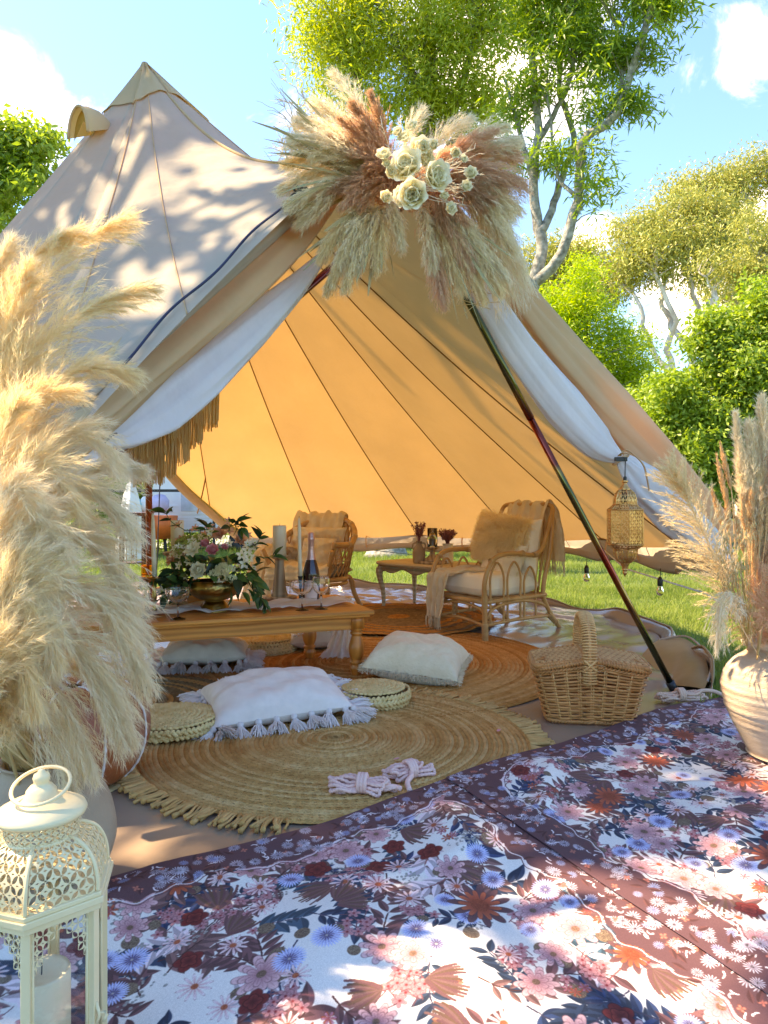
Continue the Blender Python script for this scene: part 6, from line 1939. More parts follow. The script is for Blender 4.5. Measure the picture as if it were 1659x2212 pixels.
def plume(path, t0, blen, nb, nh, hl, droop=.5, wb=.0011, wh=.0009, open0=55, open1=14, upb=0.0, stemr=.0022, stiff=.6, gdir=(0, 0, -1)):
    """feathery plume along a path: arching branchlets that carry fine hairs"""
    mb = MB(); P = smooth_path(path, 60); g = np.array(gdir, float)
    mb.tube(P, np.linspace(stemr, stemr * .35, 60), 5, caps=False)
    L = np.concatenate([[0], np.cumsum(np.linalg.norm(np.diff(P, axis=0), axis=1))]); L /= L[-1]
    T = nz(np.gradient(P, axis=0))
    t = t0 + (1 - t0) * np.sort(rng.random(nb)) ** .9; s = (t - t0) / (1 - t0)
    c = np.stack([np.interp(t, L, P[:, k]) for k in range(3)], -1); tg = nz(np.stack([np.interp(t, L, T[:, k]) for k in range(3)], -1))
    pr = nz(np.cross(tg, rng.normal(size=(nb, 3))))
    an = np.radians(open0 + (open1 - open0) * s + rng.normal(size=nb) * 8)
    d = tg * np.cos(an)[:, None] + pr * np.sin(an)[:, None]
    bl = blen * np.clip(np.sin(PI * (.13 + .80 * s)), .2, 1) ** .7 * (.7 + .5 * rng.random(nb))
    ns = 6; u = np.linspace(0, 1, ns)
    Q = c[:, None] + d[:, None] * (u[None, :, None] * bl[:, None, None]) + g * ((u ** 2)[None, :, None] * (bl * droop)[:, None, None]) + (tg * stiff)[:, None] * ((u ** 2)[None, :, None] * (bl * .5)[:, None, None])
    Q = Q + rng.normal(size=Q.shape) * (bl * .012)[:, None, None]
    sd = nz(np.cross(d, rng.normal(size=(nb, 3))))[:, None] * (wb * np.linspace(1, .35, ns))[None, :, None]
    V = np.stack([Q - sd, Q + sd], 2).reshape(-1, 3); base = np.arange(nb)[:, None, None] * ns * 2; k = np.arange(ns - 1)[None, :, None] * 2
    mb.add(V, (base + k + np.array([0, 1, 3, 2])[None, None]).reshape(-1, 4))
    # hairs
    i = rng.integers(0, nb, nb * nh); w = rng.random(nb * nh) ** .8 * (ns - 1.001); a = w.astype(int); f = (w - a)[:, None]
    root = Q[i, a] * (1 - f) + Q[i, a + 1] * f; dirb = nz(Q[i, a + 1] - Q[i, a])
    D = nz(dirb + nz(rng.normal(size=(nb * nh, 3))) * .55 + g * .15) * (hl * rng.uniform(.5, 1.25, nb * nh))[:, None]
    sw = nz(np.cross(D, rng.normal(size=(nb * nh, 3)))) * wh
    mb.add(np.stack([root - sw, root + sw, root + D], 1).reshape(-1, 3), np.arange(nb * nh)[:, None] * 3 + [[0, 1, 2]])
    return mb


def big_pampas():
    vase = np.array([-.86, 1.86, 0])
    t = thing('pampas_grass', 'huge fluffy bunch of golden pampas plumes standing behind the cream lantern', 'pampas grass', tuple(vase))
    root = vase + [0, 0, .30]
    def P(L, dd): return [root + rng.normal(size=3) * [.03, .03, .01]] + [pt(x - 52 * min(max((y - 650) / 200, .25), 1) * min(max(x / 120, 0), 1), y - 12, d + dd) for x, y, d in L]
    specs = [  # control points in view, golden or pale, branchlet length
        ([(-10, 1200, 1.85), (30, 800, 1.95), (130, 590, 2.0), (265, 490, 2.05)], M_pg, .20), ([(-20, 1100, 1.85), (10, 750, 1.95), (60, 590, 2.0), (150, 520, 2.0)], M_pg, .18),
        ([(0, 1200, 1.8), (60, 850, 1.9), (170, 700, 1.95), (300, 640, 2.0)], M_pg, .20), ([(10, 1200, 1.75), (80, 950, 1.85), (190, 820, 1.9), (290, 810, 1.9)], M_pg, .19),
        ([(10, 1300, 1.7), (90, 1050, 1.8), (190, 950, 1.85), (275, 980, 1.85)], M_pp, .18), ([(20, 1300, 1.7), (110, 1120, 1.8), (220, 1060, 1.85), (310, 1120, 1.85)], M_pp, .17),
        ([(20, 1400, 1.65), (110, 1210, 1.75), (220, 1170, 1.8), (320, 1270, 1.8)], M_pp, .17), ([(20, 1450, 1.65), (110, 1300, 1.72), (235, 1280, 1.75), (350, 1440, 1.75)], M_pp, .16),
        ([(20, 1500, 1.62), (100, 1380, 1.68), (210, 1400, 1.7), (310, 1560, 1.7)], M_pp, .16), ([(10, 1520, 1.6), (90, 1440, 1.66), (180, 1500, 1.68), (250, 1660, 1.68)], M_pp, .15),
        ([(10, 1560, 1.6), (70, 1500, 1.64), (150, 1570, 1.66), (205, 1730, 1.66)], M_pp, .13), ([(0, 1400, 1.58), (50, 1250, 1.6), (120, 1250, 1.6), (165, 1400, 1.6)], M_pp, .13),
        ([(-30, 1250, 1.8), (0, 900, 1.85), (20, 720, 1.9), (60, 610, 1.9)], M_pg, .18), ([(-60, 1200, 1.85), (-60, 900, 1.9), (-40, 700, 1.95), (10, 560, 1.95)], M_pp, .17),
        ([(-20, 1300, 1.7), (30, 1050, 1.75), (90, 900, 1.8), (170, 860, 1.8)], M_pg, .19), ([(-20, 1350, 1.65), (40, 1120, 1.7), (110, 1020, 1.72), (180, 1060, 1.72)], M_pg, .18),
        ([(-20, 1400, 1.6), (40, 1220, 1.62), (100, 1130, 1.65), (170, 1170, 1.65)], M_pp, .16), ([(-20, 1500, 1.55), (30, 1350, 1.58), (90, 1290, 1.6), (150, 1380, 1.6)], M_pg, .15),
        ([(-60, 1350, 1.6), (-30, 1100, 1.65), (10, 950, 1.7), (60, 900, 1.7)], M_pg, .18), ([(-60, 1400, 1.55), (-20, 1200, 1.58), (20, 1080, 1.6), (80, 1080, 1.6)], M_pp, .16),
        ([(-40, 1480, 1.5), (0, 1330, 1.52), (40, 1250, 1.55), (90, 1300, 1.55)], M_pg, .14), ([(-60, 1550, 1.5), (-10, 1450, 1.5), (50, 1400, 1.52), (110, 1480, 1.52)], M_pg, .14),
        ([(10, 1300, 1.95), (120, 1150, 2.05), (230, 1040, 2.1), (330, 1020, 2.1)], M_pp, .16), ([(30, 1450, 1.9), (130, 1330, 1.95), (250, 1300, 2.0), (330, 1350, 2.0)], M_pp, .15),
        ([(40, 1550, 1.85), (120, 1450, 1.9), (210, 1430, 1.9), (280, 1500, 1.9)], M_pg, .15), ([(40, 1580, 1.8), (100, 1540, 1.82), (170, 1570, 1.82), (220, 1640, 1.82)], M_pg, .14),
        ([(-120, 1300, 1.8), (-130, 1000, 1.85), (-110, 800, 1.9), (-60, 680, 1.9)], M_pg, .18), ([(-140, 1400, 1.7), (-150, 1200, 1.7), (-120, 1050, 1.72), (-60, 1000, 1.72)], M_pp, .17),
        ([(0, 1400, 1.95), (90, 1180, 2.0), (180, 1100, 2.05), (260, 1160, 2.05)], M_pg, .17)]
    for L, m, b in specs:
        low = L[-1][1] > 1600; mb = plume(P(L, 0), .38, b * (.7 if low else .88), 80 if low else 230, 66, .034, droop=.35, wb=.0008, wh=.00055, open0=50, open1=12)
        wpart('plume', mb, m, t, smooth=False)
    for k in range(26):
        x = rng.uniform(-70, 70); q = [root + rng.normal(size=3) * [.035, .035, .0] - [0, 0, .25], root + rng.normal(size=3) * [.03, .03, 0], pt(x * .6, 1500, 1.72 + rng.uniform(-.1, .1)), pt(x, rng.uniform(1150, 1350), 1.8)]
        wpart('stalk', MB().tube(smooth_path(q, 16), .0042, 6), M_straw, t)
    # dry blades at the far left
    for k in range(7):
        q = smooth_path([root + [rng.uniform(-.03, .03), -.02, 0], pt(rng.uniform(-20, 50), 1600, 1.68), pt(rng.uniform(-40, 70), 1450, 1.66)], 14); wpart('blade', MB().tube(q, np.linspace(.011, .002, 14), 5, squash=.15), M_straw, t)
    m = mat('taupe_pottery', (.44, .32, .22), .75, col2=(.34, .24, .16), scale=6, bump=.3, bscale=70)
    prof = smooth_path([(r, z, 0) for r, z in [(.10, .0), (.13, .03), (.168, .12), (.172, .18), (.15, .26), (.105, .31), (.095, .335), (.105, .35), (.098, .352), (.088, .335), (.09, .25)]], 60)[:, :2]
    single('vase', MB().lathe(prof, 44), m, 'rounded taupe pottery vase behind the cream lantern holding the big pampas bunch', 'vase', loc=tuple(vase + [.005, 0, 0]))


big_pampas()


# ---------------------------------------------------------------- dried flower arrangement on the door apex
def arrangement():
    C0 = pt(870, 400, 3.34)
    t = thing('dried_flower_arrangement', 'spreading dried arrangement of pampas palm leaves and cream peonies on the door apex', 'dried flowers', tuple(C0))
    def W(px, py, d): return pt(px, py, d)
    def pl(x0, y0, x1, y1, m, b, d0=3.36, d1=3.25, nb=150, nh=48, bend=0, t0=.18, droop=.25, hl=.032, o0=40, wb=.0012):
        a, c = W(x0, y0, d0), W(x1, y1, d1); mid = (a + c) / 2 + np.array([0, -.03, bend]); wpart('plume', plume([a, mid, c], t0, b, nb, nh, hl, droop, wb=wb, wh=.0009, open0=o0, open1=10), m, t, smooth=False)
    # tall pale wisps at the back
    pl(820, 380, 730, 165, M_pp, .13, 3.42, 3.45, 120, 30, .05); pl(850, 380, 905, 245, M_pp, .10, 3.42, 3.4, 90, 30, .02); pl(800, 400, 690, 225, M_pp, .12, 3.4, 3.4, 130, 34, .05)
    pl(900, 380, 1000, 262, M_pp, .11, 3.42, 3.4, 110, 34, .03); pl(930, 390, 1070, 275, M_pp, .12, 3.42, 3.4, 120, 36, .03)
    # beige masses left
    for x, y, b in ((655, 300, .13), (640, 345, .13), (628, 395, .12), (640, 430, .11), (665, 265, .12), (655, 470, .10), (700, 330, .11), (690, 290, .12)): pl(820, 400, x, y, M_pg if rng.random() < .5 else M_pp, b, 3.36, 3.22 + rng.uniform(-.06, .1), 170, 48, .04)
    # right masses
    for x, y, b in ((1090, 330, .13), (1100, 380, .14), (1095, 430, .13), (1080, 480, .12), (1100, 300, .11), (1080, 430, .13), (1100, 520, .12), (1060, 380, .12)): pl(950, 400, x, y, M_pp if rng.random() < .65 else M_pk, b, 3.36, 3.24 + rng.uniform(-.05, .12), 170, 48, .03, droop=.45)
    # long hairs falling at the right edge
    for x, y in ((1120, 560), (1090, 590), (1060, 540), (1100, 500)): pl(980, 420, x, y, M_pp, .16, 3.38, 3.4, 110, 34, .06, droop=.9)
    # hanging plumes
    for x, y, b, m in ((712, 610, .09, M_pg), (748, 605, .10, M_pg), (775, 560, .09, M_pp), (735, 560, .09, M_pp), (700, 540, .09, M_pg), (866, 520, .07, M_pp), (815, 560, .09, M_pg),
                       (955, 635, .10, M_pk), (990, 610, .10, M_pg), (1035, 620, .11, M_pg), (1070, 610, .11, M_pg), (1085, 585, .10, M_pp), (935, 560, .09, M_pp), (1010, 560, .10, M_pk), (1050, 560, .10, M_pp)):
        pl(830 if x < 880 else 900, 440, x, y, m, b, 3.36, 3.2, 190, 52, .05, droop=.4, o0=34)
    # rust coloured short plumes
    for x, y, b in ((805, 215, .08), (770, 235, .085), (745, 265, .08), (790, 275, .08), (730, 300, .08), (770, 330, .07), (760, 405, .07), (745, 440, .07), (785, 440, .07), (720, 410, .07), (800, 360, .07),
                    (1060, 285, .07), (1030, 320, .075), (1010, 350, .07), (980, 330, .06), (1035, 445, .08), (1000, 470, .08), (1060, 430, .07), (970, 500, .07), (1020, 410, .07)):
        pl(850 if x < 880 else 915, 390, x, y, M_pb if rng.random() < .5 else M_pk, b, 3.34, 3.2, 150, 44, .02, droop=.12, hl=.02, o0=46, wb=.0016)
    # palm blades
    def blade(x0, y0, x1, y1, w, m, d1=3.2, bend=.03, fold=.3):
        a, c = W(x0, y0, 3.35), W(x1, y1, d1); n = 14; u = np.linspace(0, 1, n)[:, None]; p = a + (c - a) * u + np.array([0, -.02, bend]) * np.sin(PI * u)
        sd = nz(np.cross(nz(c - a), [0, 1, 0]) + rng.normal(size=3) * .3); ww = (w * np.clip(np.sin(PI * (u[:, 0] * .85 + .12)), .05, 1) ** .8)[:, None]
        rows = [p - sd * ww, p + np.array([0, -1, 0]) * ww * fold, p + sd * ww]; o = wpart('palm_blade', MB().grid(np.array(rows)), m, t); return o
    for x1, y1, w in ((545, 262, .010), (604, 190, .012), (578, 330, .007), (590, 272, .008), (612, 448, .008), (600, 420, .006), (640, 240, .012), (570, 300, .006), (625, 220, .010), (600, 350, .006), (620, 470, .009), (605, 330, .008),
                      (596, 300, .007), (660, 215, .010), (640, 500, .008), (560, 345, .004), (630, 300, .01)):
        blade(800, 400, x1, y1, w, M_palm if rng.random() < .7 else M_palmg, 3.1 + rng.uniform(-.05, .2), rng.uniform(-.02, .04))
    for x1, y1, w in ((655, 585, .012), (668, 545, .012), (700, 500, .014), (640, 560, .008), (690, 560, .012), (795, 640, .012), (805, 600, .010), (825, 590, .009), (770, 610, .010), (815, 570, .012), (852, 602, .005), (785, 590, .01),
                      (990, 700, .004), (1010, 690, .005), (1030, 660, .006), (1050, 690, .004), (1070, 640, .006), (1088, 660, .005), (1000, 640, .006), (1085, 600, .008), (1110, 560, .006), (1040, 710, .003), (960, 650, .004)):
        blade(820 if x1 < 880 else 930, 450, x1, y1, w, M_palmg if rng.random() < .6 else M_palm, 3.12 + rng.uniform(-.05, .12), .01)
    for a, b in (((985, 660), (1080, 652)), ((1010, 625), (1090, 640)), ((975, 640), (1060, 668)), ((1000, 680), (1050, 640))): wpart('straw', MB().tube([W(*a, 3.2), W(*b, 3.22)], .0035, 5, squash=.4), M_straw, t)
    # filler core
    core = MB(); Pc = C0 + rng.normal(size=(2600, 3)) * [.12, .04, .05]; D = nz(rng.normal(size=(2600, 3))) * .06; sw = nz(np.cross(D, rng.normal(size=(2600, 3)))) * .003
    core.add(np.stack([Pc - sw, Pc + sw, Pc + D], 1).reshape(-1, 3), np.arange(2600)[:, None] * 3 + [[0, 1, 2]]); wpart('filler', core, M_pb, t, smooth=False, kind='stuff')
    # white twigs
    tw = []
    MW = mat('bleached_twig', (.86, .78, .60), .8)
    for k in range(30):
        x1, y1 = (rng.uniform(960, 1040), rng.uniform(320, 450)) if k < 20 else (rng.uniform(820, 880), rng.uniform(270, 370))
        q = smooth_path([W(880, 400, 3.3), (W(880, 400, 3.25) + W(x1, y1, 3.15)) / 2 + rng.normal(size=3) * .02, W(x1, y1, 3.12)], 12); mb = MB().tube(q, np.linspace(.0028, .001, 12), 4)
        for j in range(7): a = q[rng.integers(5, 12)]; mb.tube([a, a + rng.normal(size=3) * .012 + nz(q[-1] - q[0]) * .02], [.0014, .0008], 4, caps=False)
        wpart('twig', mb, MW, t)
    M_cream = mat('cream_petal', (.96, .93, .80), .6, col2=(.95, .87, .64), scale=6, trans=.3)
    def fl(px, py, d, sc, lay=PEONY, face=(0, -1, .15), nm='peony', m=M_cream):
        p = pt(px, py, d) - C0; flower(t, p, nz(np.array(face) + rng.normal(size=3) * .12), lay, m, nm, sc=sc)
    CUP = [(7, .050, .058, .30, .62), (7, .045, .052, .38, .92), (6, .037, .044, .45, 1.14), (5, .028, .034, .5, 1.3)]
    fl(882, 368, 3.08, 1.9, CUP, (-.1, -1, .1)); fl(932, 387, 3.06, 1.75, CUP, (.3, -1, .0)); fl(893, 423, 3.04, 1.85, CUP, (0, -1, -.25)); fl(908, 338, 3.12, 1.6, CUP, (.1, -1, .5)); fl(875, 425, 3.08, 1.1, CUP, (-.5, -1, -.3))
    fl(918, 355, 3.12, 1.1, CUP, (.3, -1, .3))
    for x, y, s in ((829, 342, .95), (843, 372, .8), (830, 428, .85), (878, 305, .9), (892, 280, .8), (1018, 378, .85), (1005, 405, .75), (960, 428, .6), (971, 452, .8), (940, 316, .7), (985, 330, .7), (915, 318, .8), (862, 290, .7), (835, 358, .6), (1000, 345, .5), (950, 360, .6)):
        fl(x, y, 3.05, s * 1.15, ROSE, (rng.uniform(-.4, .4), -1, rng.uniform(-.2, .5)), 'rose')


arrangement()


# ---------------------------------------------------------------- clay pot and its dried grasses, right
PP = np.array([1.53, 2.78, .045])
prof = [(.001, 0), (.145, 0), (.155, .012), (.19, .08), (.222, .15), (.24, .215), (.243, .25), (.232, .30), (.20, .345), (.165, .37), (.15, .385), (.150, .395), (.168, .405), (.172, .418), (.160, .428), (.145, .42), (.14, .40), (.13, .36)]
q = smooth_path([(r, z, 0) for r, z in prof], 150)[:, :2]
zz = q[:, 1]; q[:, 0] += .0011 * np.sin(zz * 260) * (zz > .10) * (zz < .33) + .003 * np.exp(-((zz - .255) / .006) ** 2) + .003 * np.exp(-((zz - .175) / .006) ** 2) + .0025 * np.exp(-((zz - .12) / .005) ** 2)
M_pot = mat('weathered_terracotta', (.70, .56, .42), .9, col2=(.50, .35, .24), scale=5, stretch=(1, 1, 7), contrast=.4, bump=.5, bscale=70, spec=.15, detail=7)
single('clay_pot', MB().lathe(np.abs(q), 64, rfun=lambda a, z: 1 + .006 * np.sin(2 * a + z * 9)), M_pot, 'weathered pale terracotta pot with turned grooves standing on the picnic cloth', 'pot', loc=tuple(PP))


def right_grasses():
    t = thing('dried_grasses', 'bunch of dried pampas reeds and straw standing in the terracotta pot', 'dried grasses', tuple(PP + [0, 0, .38]))
    rt = PP + [-.03, 0, .30]
    def P(L): return [rt + rng.normal(size=3) * [.05, .04, .01]] + [pt(x, y, d) for x, y, d in L]
    def pl(L, m, b, t0=.45, **k): wpart('plume', plume(P(L), t0, b, k.pop('nb', 230), k.pop('nh', 60), k.pop('hl', .026), wb=.0009, wh=.0008, **k), m, t, smooth=False)
    pl([(1590, 1330, 2.7), (1540, 1200, 2.66), (1490, 1090, 2.62), (1450, 1010, 2.6)], M_pg, .17, .30, droop=.3, open0=62, open1=30, nb=190, hl=.020)
    pl([(1600, 1330, 2.72), (1555, 1220, 2.7), (1505, 1120, 2.66), (1470, 1050, 2.62)], M_pg, .15, .25, droop=.4, open0=65, open1=30, nb=150, hl=.02)
    pl([(1600, 1350, 2.6), (1585, 1290, 2.5), (1560, 1290, 2.48), (1550, 1380, 2.48)], M_pp, .06, .6, droop=.9, nb=90, nh=26)
    for x, y, b, m in ((1620, 930, .10, M_pp), (1645, 880, .12, M_pp), (1600, 1000, .07, M_pp), (1665, 950, .13, M_pk), (1680, 1060, .13, M_pg), (1700, 900, .14, M_pp), (1660, 1150, .10, M_pk), (1640, 1020, .08, M_pg), (1590, 900, .05, M_pp), (1720, 1000, .14, M_pk)):
        pl([(1640, 1300, 2.75), ((x + 1650) / 2, 1180, 2.75), (x, y, 2.75)], m, b, .50, droop=.15, open0=25, open1=8, nb=190, nh=50)
    pl([(1660, 1330, 2.6), (1665, 1280, 2.55), (1672, 1240, 2.52), (1690, 1200, 2.5)], M_pk, .09, .3, droop=.3, nb=160, nh=50)
    # stiff orange spikes
    M_sp = mat('orange_reed', (.88, .58, .28), .7, col2=(.70, .40, .16), scale=20, island=.4)
    for x0, y0, x1, y1 in ((1562, 1140, 1538, 1060), (1572, 1100, 1548, 985), (1580, 1060, 1556, 960), (1575, 1160, 1570, 1060), (1612, 1150, 1604, 1080), (1625, 1120, 1622, 1060), (1640, 1180, 1646, 1060), (1608, 1200, 1590, 1120), (1655, 1150, 1668, 1020), (1632, 1250, 1628, 1110)):
        a, b = pt(x0, y0, 2.72), pt(x1, y1, 2.72); q = smooth_path([rt + rng.normal(size=3) * .03, pt(x0 * .6 + 1640 * .4, 1300, 2.74), a, b], 24)
        st = MB().tube(q, .0022, 5, caps=False); n = 500; u = rng.random(n) ** .8; c = a + (b - a) * u[:, None]; dd = nz(b - a)
        D = nz(dd * 1.6 + rng.normal(size=(n, 3)) * .35) * rng.uniform(.015, .035, n)[:, None] * (1.1 - .5 * u[:, None]); sw = nz(np.cross(D, rng.normal(size=(n, 3)))) * .0013
        o = nz(rng.normal(size=(n, 3))) * (.009 * np.sin(PI * np.clip(u * .9 + .08, 0, 1)))[:, None]
        st.add(np.stack([c + o - sw, c + o + sw, c + o + D], 1).reshape(-1, 3), np.arange(n)[:, None] * 3 + [[0, 1, 2]]); wpart('reed_spike', st, M_sp, t, smooth=False)
    for k in range(70):
        x = 1640 + rng.normal() * 26; a = rt + rng.normal(size=3) * [.055, .045, 0]; tipy = rng.uniform(1120, 1330)
        q = smooth_path([a, a * .55 + pt(x, 1260, 2.76) * .45, pt(x, tipy, 2.76 + rng.normal() * .04)], 10); wpart('straw', MB().tube(q, rng.uniform(.0012, .0026), 4, caps=False), M_straw, t)
    for (x0, y0, x1, y1, w) in ((1635, 1425, 1650, 1330, .011), (1605, 1400, 1585, 1200, .006), (1625, 1400, 1600, 1230, .006), (1600, 1420, 1475, 1352, .0022), (1660, 1430, 1675, 1320, .008)):
        q = smooth_path([pt(x0, y0, 2.66), (pt(x0, y0, 2.66) + pt(x1, y1, 2.62)) / 2 + [0, 0, .01], pt(x1, y1, 2.6)], 14); wpart('dry_blade', MB().tube(q, w * np.sin(np.linspace(.5, 3.0, 14)), 5, squash=.2), M_straw, t)
    # oat grass
    for k in range(16):
        x, y = rng.uniform(1560, 1625), rng.uniform(1150, 1350); c = pt(x, y, 2.6); mb = MB().tube([pt(1615, 1400, 2.7), (pt(1615, 1400, 2.7) + c) / 2 + [0, 0, .02], c], .0012, 4, caps=False)
        for j in range(14): a = c + rng.normal(size=3) * [.012, .012, .02]; mb.tube([a, a + [rng.normal() * .003, 0, -.009], a + [rng.normal() * .003, 0, -.018]], [.0006, .0032, .0004], 4, caps=False)
        wpart('oat_head', mb, M_straw, t)


right_grasses()
# ================================================================== openwork lanterns
def perforated(fn, nu, nv, lw=.28, keep=None, margin=.0):
    """sheet of cells with a lens shaped hole along alternating diagonals; fn(u, v) -> point"""
    mb = MB(); k = 14; a = (np.arange(k) + .5) / k * 2 * PI
    for i in range(nu):
        for j in range(nv):
            if keep is not None and not keep((i + .5) / nu, (j + .5) / nv): continue
            c, s = np.cos(a), np.sin(a); m = np.maximum(np.abs(c), np.abs(s)); ox, oy = c / m * .5, s / m * .5
            ux, uy = c * .56, s * lw * (1 - .2 * np.abs(c)); r = math.sqrt(.5); sg = 1 if (i + j) % 2 else -1
            ix, iy = (ux * r - sg * uy * r), (sg * ux * r + uy * r)
            if sg < 0: ix, iy = ux * r + uy * r, -ux * r + uy * r
            ix = np.clip(ix, -.43, .43); iy = np.clip(iy, -.43, .43)
            # match the inner ring to the outer one by angle
            an = np.arctan2(iy, ix); o = np.argsort(an); ix, iy = ix[o], iy[o]; ao = np.argsort(np.arctan2(oy, ox)); oxx, oyy = ox[ao], oy[ao]
            U = np.concatenate([oxx, ix]) + i + .5; V = np.concatenate([oyy, iy]) + j + .5
            P = fn(U / nu, V / nv); q = np.arange(k); q2 = (q + 1) % k
            mb.add(P, np.stack([q, q2, q2 + k, q + k], -1))
    return mb


def thick(o, t): m = o.modifiers.new('thickness', 'SOLIDIFY'); m.thickness = t; m.offset = 0; return o


def hexpt(r, z, f, ang0):
    """point on a hexagonal section: f in 0..6 round the ring"""
    k = np.floor(f); w = f - k; a0 = ang0 + k * PI / 3; a1 = a0 + PI / 3
    x = r * (np.cos(a0) * (1 - w) + np.cos(a1) * w); y = r * (np.sin(a0) * (1 - w) + np.sin(a1) * w)
    return np.stack([x, y, z + 0 * x], -1)


M_cream_metal = mat('cream_enamel', (.84, .70, .44), .38, col2=(.78, .60, .32), scale=7, contrast=.6, bump=.06, spec=.5)


def floor_hex_lantern():
    c = np.array([-.578, 1.25, .02]); a0 = R(-90 + 13)
    t = thing('cream_lantern', 'cream enamelled metal lantern with pierced dome and ring handle', 'lantern', tuple(c))
    # dome
    pr = smooth_path([(.112, .372, 0), (.111, .395, 0), (.105, .42, 0), (.092, .443, 0), (.072, .458, 0), (.056, .462, 0)], 30)[:, :2]
    def rz(v): x = np.clip(v, 0, 1) * 29; return np.interp(x, np.arange(30), pr[:, 0]), np.interp(x, np.arange(30), pr[:, 1])
    for f in range(6):
        def fn(u, v, f=f): r, z = rz(v); return hexpt(r, z, f + .04 + .92 * np.clip(u, 0, 1) * .99999, a0)
        thick(part('dome_panel', perforated(fn, 8, 8, .30), M_cream_metal, t, smooth=False), .0014)
        q = np.array([hexpt(np.array(r), np.array(z), np.array(float(f)), a0) for r, z in pr]); part('dome_rib', MB().tube(q * [1.01, 1.01, 1] , .0036, 6), M_cream_metal, t)
    ff = np.arange(7.0); ff[-1] = 0
    def ring(name, r0, r1, z0, z1):
        rows = [np.array([hexpt(np.array(r), np.array(z), np.array(float(k)), a0) for k in range(6)]) for r, z in ((r0, z0), (r1, z0), (r1, z1), (r0, z1))]
        return part(name, MB().grid(np.array(rows), closeu=True, closev=True), M_cream_metal, t, smooth=False, bevel=.0015)
    ring('rim', .07, .124, .352, .364); ring('rim', .07, .118, .340, .352); ring('rim_top', .08, .120, .364, .372)
    ring('base', .0, .118, .0, .018); ring('base', .0, .108, .018, .03)
    for f in range(6):
        p = hexpt(np.array(.104), np.array(0.), np.array(float(f)), a0)[0:3]
        part('post', MB().box((p[0], p[1], .185), (.013, .013, .31), rz=a0 + f * PI / 3), M_cream_metal, t, smooth=False, bevel=.001)
        # pierced corbel below the rim
        def fn(u, v, f=f): return hexpt(.1035 + 0 * u, .335 - .075 * (1 - v) , f + .06 + .88 * np.clip(u, 0, 1), a0)
        thick(part('corbel', perforated(fn, 10, 6, .34, keep=lambda u, v: v > 1 - (abs(u - .5) * 2) ** .9 * 1.05 or v > .84), M_cream_metal, t, smooth=False), .0014)
        q = np.array([hexpt(np.array(.101), np.array(z), np.array(f + w), a0) for z, w in ((.03, .07), (.34, .07), (.34, .93), (.03, .93))])
        part('pane', MB().add(q, [[0, 1, 2, 3]]), mat_pane, t, smooth=False)
        for w in (.085, .915):
            e0, e1 = hexpt(np.array(.102), np.array(.03), np.array(f + w), a0), hexpt(np.array(.102), np.array(.34), np.array(f + w), a0); part('pane_frame', MB().tube([e0, e1], .0028, 5), M_cream_metal, t)
    # latch
    p = hexpt(np.array(.109), np.array(.15), np.array(1.0), a0); part('latch', MB().tube([p + [0, 0, .02], p + [.008, -.004, .0], p + [0, 0, -.022]], .003, 6).tube([p + [.004, 0, 0], p + [.016, -.004, .006], p + [.02, -.004, .0], p + [.014, -.004, -.012]], .0025, 6), M_cream_metal, t)
    # collar, lid, finial
    def fc(u, v): a = u * 2 * PI; return np.stack([.058 * np.cos(a), .058 * np.sin(a), .458 + .034 * v], -1)
    thick(part('collar', perforated(fc, 40, 5, .26), M_cream_metal, t, smooth=False), .0012)
    part('collar_band', MB().lathe([(.0565, .454), (.060, .456), (.060, .462), (.0565, .463)], 36).lathe([(.0565, .489), (.060, .49), (.060, .495), (.0565, .496)], 36), M_cream_metal, t)
    part('lid', MB().lathe([(.05, .492), (.070, .494), (.0725, .500), (.070, .507), (.055, .516), (.030, .524), (.026, .530), (.024, .540), (.018, .548), (.012, .551), (.0125, .556), (.014, .562), (.012, .569), (.006, .573), (.0055, .576), (.001, .579)], 40), M_cream_metal, t)
    a = np.linspace(0, 2 * PI, 40, endpoint=False); rr = .046; tilt = R(24)
    q = np.stack([rr * np.cos(a), rr * np.sin(a) * math.cos(tilt) - .002, .548 + rr * np.sin(a) * math.sin(tilt)], -1); part('ring_handle', MB().tube(q, .0032, 8, closed=True), M_cream_metal, t)
    t.scale = (1, 1, .91)
    candle('broad ivory pillar candle standing inside the cream lantern', c + [.0, 0, .032], .046, .155)


mat_pane = bpy.data.materials.new('lantern_pane'); mat_pane.use_nodes = True
_n, _l = mat_pane.node_tree.nodes, mat_pane.node_tree.links; _n.clear()
_o = _n.new('ShaderNodeOutputMaterial'); _m = _n.new('ShaderNodeMixShader'); _t = _n.new('ShaderNodeBsdfTransparent'); _g = _n.new('ShaderNodeBsdfGlossy'); _f = _n.new('ShaderNodeFresnel')
_g.inputs['Roughness'].default_value = .03; _f.inputs['IOR'].default_value = 1.5; _t.inputs['Color'].default_value = (.95, .96, .95, 1)
_l.new(_f.outputs[0], _m.inputs[0]); _l.new(_t.outputs[0], _m.inputs[1]); _l.new(_g.outputs[0], _m.inputs[2]); _l.new(_m.outputs[0], _o.inputs['Surface'])
floor_hex_lantern()

M_cop = mat('rose_brass', (.95, .50, .18), .32, metal=.85, col2=(.46, .20, .06), scale=20, contrast=.5, spec=.5)


